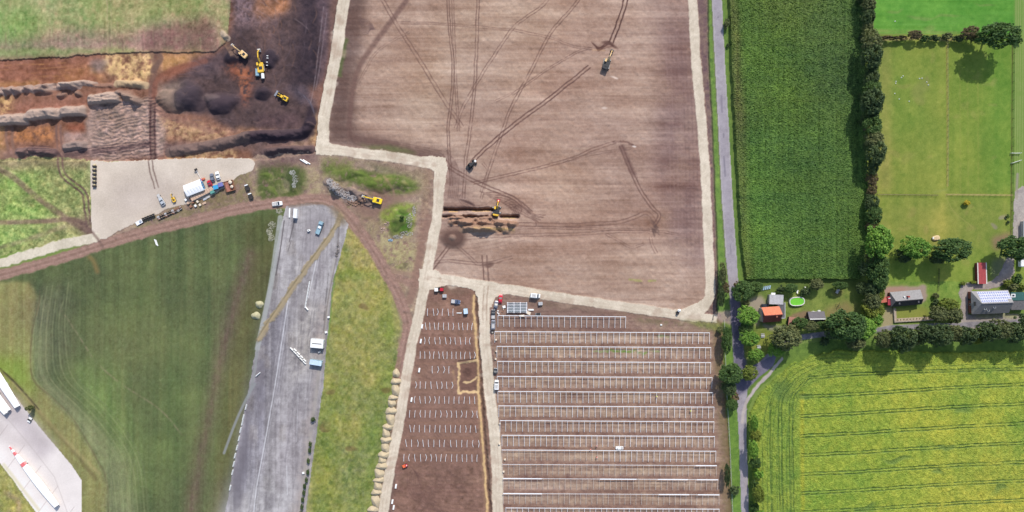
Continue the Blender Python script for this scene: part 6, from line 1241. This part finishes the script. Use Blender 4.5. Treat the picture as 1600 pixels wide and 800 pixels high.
# ------------------------------------------------------------------ solar racks
def rack_row(i, a, b, y, thin_to=None, thin=False):
    (xa, ya), (xb, yb) = P(a, y - 1, 1.3), P(b, y + 1, 1.3); L = xb - xa
    lab = 'short rack row north of all the long rows' if i == 0 else f"long solar rack row, {ORD[i - 1]} of the full rows counted from the north"
    r = empty('solar_rack', (xa, ya, 0), math.atan2(yb - ya, xb - xa), lab, 'solar rack', 'rows of solar racks')
    n_ = int(round(L / 2.62)); tm = MB().bar((0, 0, 1.35), (L, 0, 1.35), .24 if not thin else .13, .10); tm.build('top_rail', steel, r)
    if thin:
        for s0, s1 in ((.0, .18), (.45, .62), (.72, .86), (.9, 1.0)):
            if random.random() < .75: MB().box(L * (s0 + s1) / 2, 0, 1.46, L * (s1 - s0), .42, .1).build('bright_rail', steel, r)
    wide = MB().bar((0, 0, 0), (0, -5.35, -.7), .14, .08); narrow = MB().bar((0, 0, 0), (0, -5.2, -.7), .075, .08)
    mw = wide.build('rafter', steel, r); mn = narrow.build('rafter', mat('dull rafter steel', (.66, .62, .58), .6, .1), r); pst = [MB().box(0, -.1, -.68, .10, .12, 1.2).build('leg', steel_d, r), MB().box(0, -4.4, -.95, .10, .12, .7).build('leg', steel_d, r)]
    base = {'w': mw, 'n': mn}; used = {'w': False, 'n': False}; pu = False
    for k in range(n_ + 1):
        x = min(L - .1, k * L / n_ + random.uniform(-.12, .12)) + .05; px_ = a + (b - a) * k / n_
        key = 'n' if (thin or (thin_to and px_ < thin_to)) else 'w'; o = base[key] if not used[key] else base[key].copy()
        if used[key]: C.objects.link(o)
        used[key] = True; o.parent = r; o.location = (x, 0, 1.24); o.rotation_euler = (0, 0, random.uniform(-.012, .03))
        for p in pst:
            if pu: p = p.copy(); C.objects.link(p)
            p.parent = o; p.location = (0, 0, -.02)
        pu = True
    for k in ('w', 'n'):
        if not used[k]: bpy.data.objects.remove(base[k])
for i, (a, b, y) in enumerate(RACK[:14]):
    rack_row(i, a, b, y, thin_to=935 if i == 9 else None, thin=i in (10, 11, 12))
# finished frame table
tb = place('panel_table', 808, 480.5, 0, 'finished mounting table with pale grid north of the rack rows', 'mounting table', h=1.2)
for k in range(7): MB().box(0, -2.1 + k * .72, 1.3 - .08 * (6 - k) + .4, 9.6, .17, .12).build('purlin', steel, tb)
for k in range(4): MB().box(-4.4 + k * 2.95, 0, 1.25, .3, 5.0, .14).build('cross_beam', steel, tb); MB().box(-4.4 + k * 2.95, 1.6, .6, .14, .14, 1.2).build('leg', steel_d, tb); MB().box(-4.4 + k * 2.95, -1.6, .6, .14, .14, 1.2).build('leg', steel_d, tb)
dkp = mat('blue dark panel', (.10, .13, .14), .4)
for k in range(6):
    for j in range(3): MB().box(-2.93 + j * 2.95, -1.74 + k * .72, 1.32, 2.5, .44, .05).build('backing_panel', dkp, tb)

# loose supports in the bare plot
sup_beam = MB().bar((0, 0, 0), (0, -1.7, 0), .15, .10).build('rafter_piece', steel); sup_post = MB().box(0, 0, .2, .10, .10, .4).build('post', steel_d)
srows = [(488, 668, 708, 6), (510, 664, 738, 11), (532.5, 663, 735, 10), (555, 657, 741, 13), (578, 675, 702, 4), (602, 649, 706, 8), (625, 648, 741, 13), (647, 641, 745, 14), (670, 640, 743, 14), (693, 634, 748, 14), (715.5, 632, 746, 15)]
first = True
for ri, (y, xa, xb, n_) in enumerate(srows):
    for k in range(n_):
        px_ = xa + (xb - xa) * k / (n_ - 1) + random.uniform(-.7, .7); x, yy = P(px_, y - 6 + (k * .06), .45)
        r = empty('rack_support', (x, yy, 0), random.uniform(-.05, .05), f"loose steel support, {ORD[k]} from the west in {ORD[ri]} row of the bare plot", 'rack support', 'loose steel supports in the bare plot')
        a1, a2 = random.choice([(0, 0), (.06, -.04), (-.08, -.06), (.1, .08), (-.25, .25), (.25, -.2), (-.05, .05), (.2, -.1), (0, .2), (-.22, -.05), (.3, -.4), (-.1, 0), (.1, .15)])
        y0 = 0
        for q, ang in ((0, a1), (1, a2)):
            o = sup_beam if first and q == 0 else sup_beam.copy()
            if not (first and q == 0): C.objects.link(o)
            o.parent = r; o.rotation_euler = (0, 0, ang); o.location = (0, 0, .45) if q == 0 else (math.sin(a1) * 1.7, -1.7 * math.cos(a1), .43)
            p = sup_post if first and q == 0 else sup_post.copy()
            if not (first and q == 0): C.objects.link(p)
            p.parent = r; p.location = (o.location.x, o.location.y - .1, 0)
        first = False

# vehicles around the plots
car(712, 471.5, -8, 'blue', 'dark blue van on the bare plot near the haul road', L=4.4, kind='pickup'); car(782, 467, 85, 'red', 'bright red car at the corner of the rack field', L=4.0, group='cars beside the rack field road')
car(775, 476.5, 80, 'grey', 'grey car just below the bright red car', L=3.8, group='cars beside the rack field road'); car(770.7, 491, 88, 'black', 'black pickup, middle of the row beside haul road', L=4.4, kind='pickup', group='cars beside the rack field road'); car(770.7, 507, 88, 'grey', 'dark grey van, lowest of the row beside haul road', L=4.4, kind='van', group='cars beside the rack field road')
car(836.5, 461.8, -5, 'white', 'white van parked on the haul road north of the racks', L=4.6, kind='van'); car(776, 601, 90, 'white', 'white van on the edge of the central haul road', L=4.4, kind='van'); car(774, 580, 85, 'black', 'small black car north of the white van on the haul road', L=3.0)
car(968, 700, 180, 'white', 'small white utility buggy between the rack rows', L=3.6, kind='pickup').scale = (1, .75, .9)
car(1195.5, 478, 0, 'black', 'black car parked against the orange roofed house', L=3.6)
mt = place('tracked_dumper', 686, 452.5, 0, 'red tracked dumper with white bin on the bare plot', 'dumper', h=1.2); MB().box(-1.3, 0, 1.2, 1.6, 1.6, .8).build('bin', white, mt); MB().box(1.2, 0, 1.1, 1.7, 1.5, .9, top=.85).build('engine_housing', paint('red'), mt)
for s in (-1, 1): MB().loft([(-2, .2, .3, .5), (-1.7, .2, .02, .7), (1.9, .2, .02, .7), (2.1, .2, .3, .5)], .08).build('track', tyre, mt).location = (0, s * .8, 0)
MB().box(2.1, .2, 1.4, .3, .5, .3).build('seat', tile_shade, mt)
box_unit(694.5, 462.5, 1.9, 1.5, 1.2, 0, steel_d, 'steel_crate', 'pale steel crate below the red dumper', 'crate', top=zinc, ribs=True, door=False)
box_unit(727.5, 486.5, 1.9, 2.5, 1.8, 5, paint('teal'), 'tool_container', 'pale blue tool container at the end of the first support row', 'container', top=mat('pale blue sheet', (.5, .62, .74), .5), door=True)
r = place('white_plank', 717.5, 489, 0, 'white plank lying beside pale blue tool container', 'plank', h=.2); MB().box(0, 0, .15, 2.4, .4, .2).build('plank_board', white, r)
for nm, x, y, L, W, d, m, l in (('sheet_stack', 829.5, 484, 2.6, .7, 0, white, 'long white sheet stack right of the mounting table'), ('sheet_stack', 825.5, 489, 2.2, 1.4, -20, _m['sackcloth'], 'cream sheet stack at corner of the mounting table'), ('sheet_stack', 815.5, 493.5, 2.4, .9, 4, _m['sackcloth'], 'beige sheet stack just above the short rack row'), ('sheet_stack', 787.5, 479.5, 1.3, 1.2, 15, white, 'white bundle between grey car and mounting table')):
    r = place(nm, x, y, d, l, 'sheet stack', h=.5)
    for k in range(3): MB().box(random.uniform(-.05, .05), 0, .15 + k * .18, L, W, .14, rot=random.uniform(-.04, .04)).build('sheet', m, r)
box_unit(844.5, 474.5, 2.0, 1.5, 1.2, 4, zinc, 'grey_crate', 'pale grey crate below the white van', 'crate', top=zinc); 
bt = place('black_tray', 841, 491.5, 0, 'black open tray with pale ends on the rack field', 'tray', h=.6); MB().box(0, 0, .2, 2.2, 1.4, .3).build('tray_floor', black, bt)
for s in (-1, 1): MB().box(s * 1.1, 0, .45, .15, 1.5, .6).build('tray_end', zinc, bt)
for i in range(7):
    x, y = 779 + random.uniform(-2, 8), 484 + i * 1.6; r = place('small_carton', x, y, i * 25, f"small brown carton, {ORD[i]} from the north in the clutter by the black pickup", 'carton', 'cartons by the black pickup', h=.3); MB().box(0, 0, .25, .6, .5, .5).build('carton_box', random.choice([wood, white, rust]), r)
for i, (x, y, l) in enumerate(((659.5, 510, 'pale pallet at the west end of the second support row'), (657.5, 533, 'pale pallet at the west end of the third support row'), (655, 578.5, 'pale pallet at west end of the fifth support row'), (643, 624.5, 'pale pallet at west end of the seventh support row'), (618.5, 760, 'pale pallet on the dark soil beside the haul road, northern one'), (613, 784, 'pale pallet on the dark soil beside the haul road, middle one'), (615, 793, 'twin pale pallets near the frame bottom beside the haul road'))):
    r = place('pallet', x, y, 80, l, 'pallet', 'pale pallets beside the haul road', h=.5); MB().box(0, 0, .3, 2.0, .75, .5).build('pallet_load', white, r); MB().box(-.8, 0, .3, .5, .7, .45).build('dark_end', black, r)
r = place('mini_dumper', 632.5, 728, 20, 'orange red mini dumper below the support rows', 'dumper', h=1); MB().box(-.4, 0, .9, 1.3, 1.3, .6).build('skip_bin', mat('signal orange', (.75, .14, .05), .5), r); MB().box(.8, 0, .9, .9, 1.1, .7).build('engine_housing', paint('red'), r); MB().box(.9, 0, 1.3, .4, .5, .2).build('seat', white, r); wheels(r, (-.7, .8), .8, .35)
ex = place('concrete_pump', 1060, 487, 60, 'round pale mixer drum with dark frame by the east haul road bend', 'mixer', h=1.2); MB().cyl((.6, 0, 1.1), (1.0, 0, 1.7), .8, 14, .5).build('mixer_drum', white, ex); MB().box(-.8, -.2, .6, 1.4, 1.0, .7).build('mixer_frame', darkb, ex); wheels(ex, (-.6,), .7, .3)
gt = place('field_gate', 1115, 493.5, 80, 'dark steel gate across the haul road end', 'gate', h=.8)
for z in (.3, .7, 1.1): MB().bar((-1.8, 0, z), (1.8, 0, z), .06, .06).build('gate_rail', black, gt)
for s in (-1, 1): MB().box(s * 1.9, 0, .7, .2, .2, 1.4).build('gate_post', darkb, gt)
for i, (x, y) in enumerate(((1092, 493), (1120, 494))):
    pass
cx_ = place('crate', 1033, 507.5, 0, 'small white box on the scrub north of the rack rows', 'box', h=.3); MB().box(0, 0, .3, .8, .6, .6).build('box_body', white, cx_)
# wells / small markers by the central haul road
for i, (x, y) in enumerate(((769.5, 519), (775, 531), (775.5, 549), (774.5, 561), (781, 662), (780.5, 693.5), (789, 718), (787, 737))):
    r = place('soil_sack', x, y, 0, f"small cream sack, {ORD[i]} from the north beside the central haul road", 'sack', 'small sacks beside the central haul road', h=.4); MB().cyl((0, 0, 0), (0, 0, .7), .45, 10, .4).build('sack_body', _m['sackcloth'], r); MB().box(-.3, -.4, .25, .5, .5, .5).build('dark_block', darkb, r)

# paddock fittings and the meadow ring
for i, (x, y) in enumerate(((1411.5, 118.5), (1409, 121), (1400.5, 127), (1400, 130), (1398.5, 146), (1405.5, 154.5), (1421, 158), (1437, 122.5), (1441, 122), (1448.5, 128), (1451, 132.5), (1399, 33))):
    r = place('white_marker', x, y, 0, f"small white marker, {ORD[i]} counted anticlockwise in the paddock ring" if i < 11 else 'single small white marker in the north meadow', 'marker', 'white markers in the paddock ring' if i < 11 else None, h=.3)
    MB().cyl((0, 0, 0), (0, 0, .12), .24, 10).build('marker_foot', white, r); MB().cyl((0, 0, .12), (0, 0, .5), .16, 10, .08).build('marker_cone', white, r)
woodp = mat('weathered wood', (.36, .28, .18), .9, var=.3, scale=2)
def fence(pts, step, label, m=woodp, hgt_=1.2, w=.12, rails=(.5, 1.0), rw_=.07, cat='fence'):
    x, y = P(*pts[0]); r = empty('fence', (x, y, 0), 0, label, cat); w3 = [P(*p) for p in pts]; n_ = 0; rl_ = MB()
    for (ax, ay), (bx, by) in zip(w3[:-1], w3[1:]):
        L = math.hypot(bx - ax, by - ay); k = max(1, int(L / step))
        for i in range(k):
            t = i / k; X, Y = ax + (bx - ax) * t, ay + (by - ay) * t
            if n_ < 95: MB().box(X - x, Y - y, ground_z(X, Y) + hgt_ / 2, w, w, hgt_).build('fence_post', m, r)
            n_ += 1
        for z in rails: rl_.bar((ax - x, ay - y, z), (bx - x, by - y, z), .04, rw_)
    rl_.build('fence_rails', m, r); return r
fence([(1479.5, 64), (1480.5, 180), (1480, 291)], 2.5, 'wooden paddock fence running north to south'); fence([(1370, 304), (1465, 305)], 2.5, 'wooden fence between west paddock and lower paddock'); fence([(1479, 304), (1581, 305)], 2.5, 'pale wooden fence between east paddock and lower paddock')
fence([(1583, 70), (1582, 200), (1580, 372)], 4, 'paddock boundary fence along the field track', m=darkb); fence([(1131, 500), (1134, 600), (1140, 700), (1144, 800), (1146, 850)], 3.0, 'pale mesh fence between rack field and verge', m=zinc, rails=(.4, .9, 1.3), rw_=.05)
fence([(1466, 420), (1465, 455)], 2.0, 'dark garden fence north of the small conifers', m=darkb, rails=(.3, .6, .9, 1.2))
for i, (x, y, d, l) in enumerate(((1588, 239, 0, 'white gate across the field track, straight one'), (1588.5, 252.5, 18, 'white gate across the field track, slanting one'))):
    r = place('track_gate', x, y, d, l, 'gate', 'gates across the field track', h=1)
    for z in (.35, .7, 1.05): MB().bar((-2.1, 0, z), (2.1, 0, z), .10, .10).build('gate_rail', white, r)
    for s in (-1, 1): MB().box(s * 2.2, 0, .7, .2, .2, 1.4).build('gate_post', white, r)
r = place('hay_pile', 1463, 372, 10, 'pale hay pile in the lower paddock by the bright tree', 'hay pile', h=.6); MB().loft([(-1.9, .6, 0, .4), (-1.2, 1.1, 0, .9), (0, 1.2, 0, 1.0), (1.3, 1.1, 0, .8), (1.9, .5, 0, .4)], .4).build('hay_mound', mat('hay', (.55, .42, .24), .95, var=.25, scale=3), r); MB().box(-1.3, .3, .75, 1.0, .8, .3).build('cover_sheet', white, r)
# garden furniture
for x, y, d, l in ((1192, 524.5, 0, 'garden table with two benches on the south lawn'), (1186, 542.5, 10, 'small white garden table near the lane tree')):
    r = place('garden_table', x, y, d, l, 'garden table', h=.7); MB().box(0, 0, .74, 1.7, .85, .06).build('tabletop', zinc, r)
    for s in (-1, 1): MB().box(0, s * .8, .44, 1.7, .28, .05).build('bench_seat', zinc, r)
    for sx in (-1, 1):
        for sy in (-1, 1): MB().box(sx * .7, sy * .3, .36, .07, .07, .72).build('leg', zinc, r)
r = place('wood_trailer', 1309, 455, 60, 'small grey garden trailer at the maize edge', 'trailer', h=.8); MB().box(0, 0, .6, 2.2, 1.2, .4).build('tray', steel_d, r); wheels(r, (0,), .75, .3, .15)
r = place('swing_frame', 1311, 478, 15, 'dark metal swing frame on the lawn east of the garage', 'swing', h=1)
for s in (-1, 1): MB().cyl((-1, s * 1.0, 0), (0, s * .8, 2), .06, 6).cyl((1, s * 1.0, 0), (0, s * .8, 2), .06, 6).build('a_frame', black, r)
MB().cyl((0, -.8, 2), (0, .8, 2), .06, 6).build('top_bar', black, r); MB().box(0, 0, .5, .4, .6, .05).build('seat', darkb, r)
for i in range(5):
    r = place('cold_frame', 1190 + i * 3.2, 451 - i * .6, 80, f"pale cold frame, {ORD[i]} from the west along the maize behind the drive", 'cold frame', 'cold frames along the maize', h=.4); MB().box(0, 0, .25, 1.8, .7, .5).build('frame_box', woodp, r); MB().box(0, 0, .52, 1.7, .62, .04).build('glass_lid', paint('teal'), r)
for i, (x, y, l) in enumerate(((1257.5, 450.5, 'white slatted sun chair by the maize above the pool'), (1256.5, 453.8, 'second pale sun chair below the white slatted one'), (1246, 456, 'cream sun chair between dark bush and pool'))):
    r = place('sun_chair', x, y, 70, l, 'sun chair', 'sun chairs above the pool', h=.4); MB().box(.3, 0, .35, 1.0, .6, .08).build('seat', white, r); MB().bar((-.2, 0, .4), (-.7, 0, .85), .6, .06).build('backrest', white, r)
    for s in (-1, 1): MB().box(.6, s * .25, .16, .06, .06, .32).build('leg', zinc, r)

# people at work among the racks
skin = mat('skin', (.45, .27, .19), .7); 
def person(px, py, deg, top, trousers, label, bend=0):
    x, y = P(px, py, 1.2); r = empty('person', (x, y, 0), math.radians(deg), label, 'person', None)
    bm = bmesh.new(); sk_ = bm.verts.layers.skin.verify(); J = {}
    pts = {'pel': (0, 0, .98, .15), 'wst': (.03 + bend * .1, 0, 1.15, .13), 'chs': (.06 + bend * .3, 0, 1.38, .17), 'nck': (.08 + bend * .4, 0, 1.52, .06), 'hd0': (.10 + bend * .45, 0, 1.62, .09), 'hd1': (.12 + bend * .5, 0, 1.76, .08)}
    for s, n in ((1, 'l'), (-1, 'r')):
        pts.update({'hp' + n: (0, s * .1, .9, .10), 'kn' + n: (.06 * s, s * .12, .5, .065), 'an' + n: (.1 * s, s * .13, .09, .045), 'ft' + n: (.1 * s + .17, s * .14, .04, .04),
                    'sh' + n: (.06 + bend * .3, s * .2, 1.43, .07), 'el' + n: (.12 + bend * .3, s * .3, 1.15, .045), 'wr' + n: (.36 + bend * .3, s * .26, 1.05, .035), 'hn' + n: (.44 + bend * .3, s * .25, 1.03, .04)})
    for k, (a, b, c, rr_) in pts.items():
        v = bm.verts.new((a, b, c)); v[sk_].radius = (rr_, rr_); J[k] = v
    for a, b in [('pel', 'wst'), ('wst', 'chs'), ('chs', 'nck'), ('nck', 'hd0'), ('hd0', 'hd1')] + [(p + n, q + n) for n in 'lr' for p, q in (('hp', 'kn'), ('kn', 'an'), ('an', 'ft'), ('sh', 'el'), ('el', 'wr'), ('wr', 'hn'))] + [('pel', 'hpl'), ('pel', 'hpr'), ('chs', 'shl'), ('chs', 'shr')]: bm.edges.new((J[a], J[b]))
    J['pel'][sk_].use_root = True
    me = bpy.data.meshes.new('body'); bm.to_mesh(me); bm.free(); me.materials.append(mat('workwear ' + trousers, {'navy': (.04, .05, .10), 'green': (.09, .11, .05), 'grey': (.16, .16, .17)}[trousers], .9))
    o = bpy.data.objects.new('body', me); C.objects.link(o); o.parent = r; o.modifiers.new('skin', 'SKIN'); sb = o.modifiers.new('sub', 'SUBSURF'); sb.levels = 1; sb.render_levels = 1
    cxx = .06 + bend * .3
    MB().loft([(-.22, .26, 0, .40), (.22, .26, 0, .40)], .1).build('vest', mat('vest ' + top, {'orange': (.85, .16, .08), 'yellow': (.75, .80, .10), 'pink': (.80, .30, .25)}[top], .8), r, loc=(cxx, 0, 1.12))
    MB().cyl((0, 0, 0), (0, 0, .1), .15, 12, .14).cyl((0, 0, .1), (0, 0, .18), .14, 12, .06).build('hard_hat', white, r, loc=(.12 + bend * .5, 0, 1.74)); MB().box(.12 + bend * .5 + .09, 0, 1.68, .03, .1, .14).build('face', skin, r)
    for s in (-1, 1): MB().box(.45 + bend * .3, s * .25, 1.02, .1, .07, .06).build('hand', skin, r)
    return r
person(932.5, 697.5, 90, 'pink', 'grey', 'worker in pink orange vest at the west end of tenth row, northern of two', .2); person(932.5, 714, -90, 'orange', 'navy', 'worker in orange vest facing north neighbour across the thin rafters', .3)
person(922.5, 702.5, 0, 'orange', 'navy', 'worker in orange vest on the rail west of the other two'); person(1026, 619, -60, 'yellow', 'green', 'worker in yellow vest within the sixth long row', .3); person(1079, 642.5, 30, 'yellow', 'grey', 'worker in yellow vest near the east end of seventh row', .3)
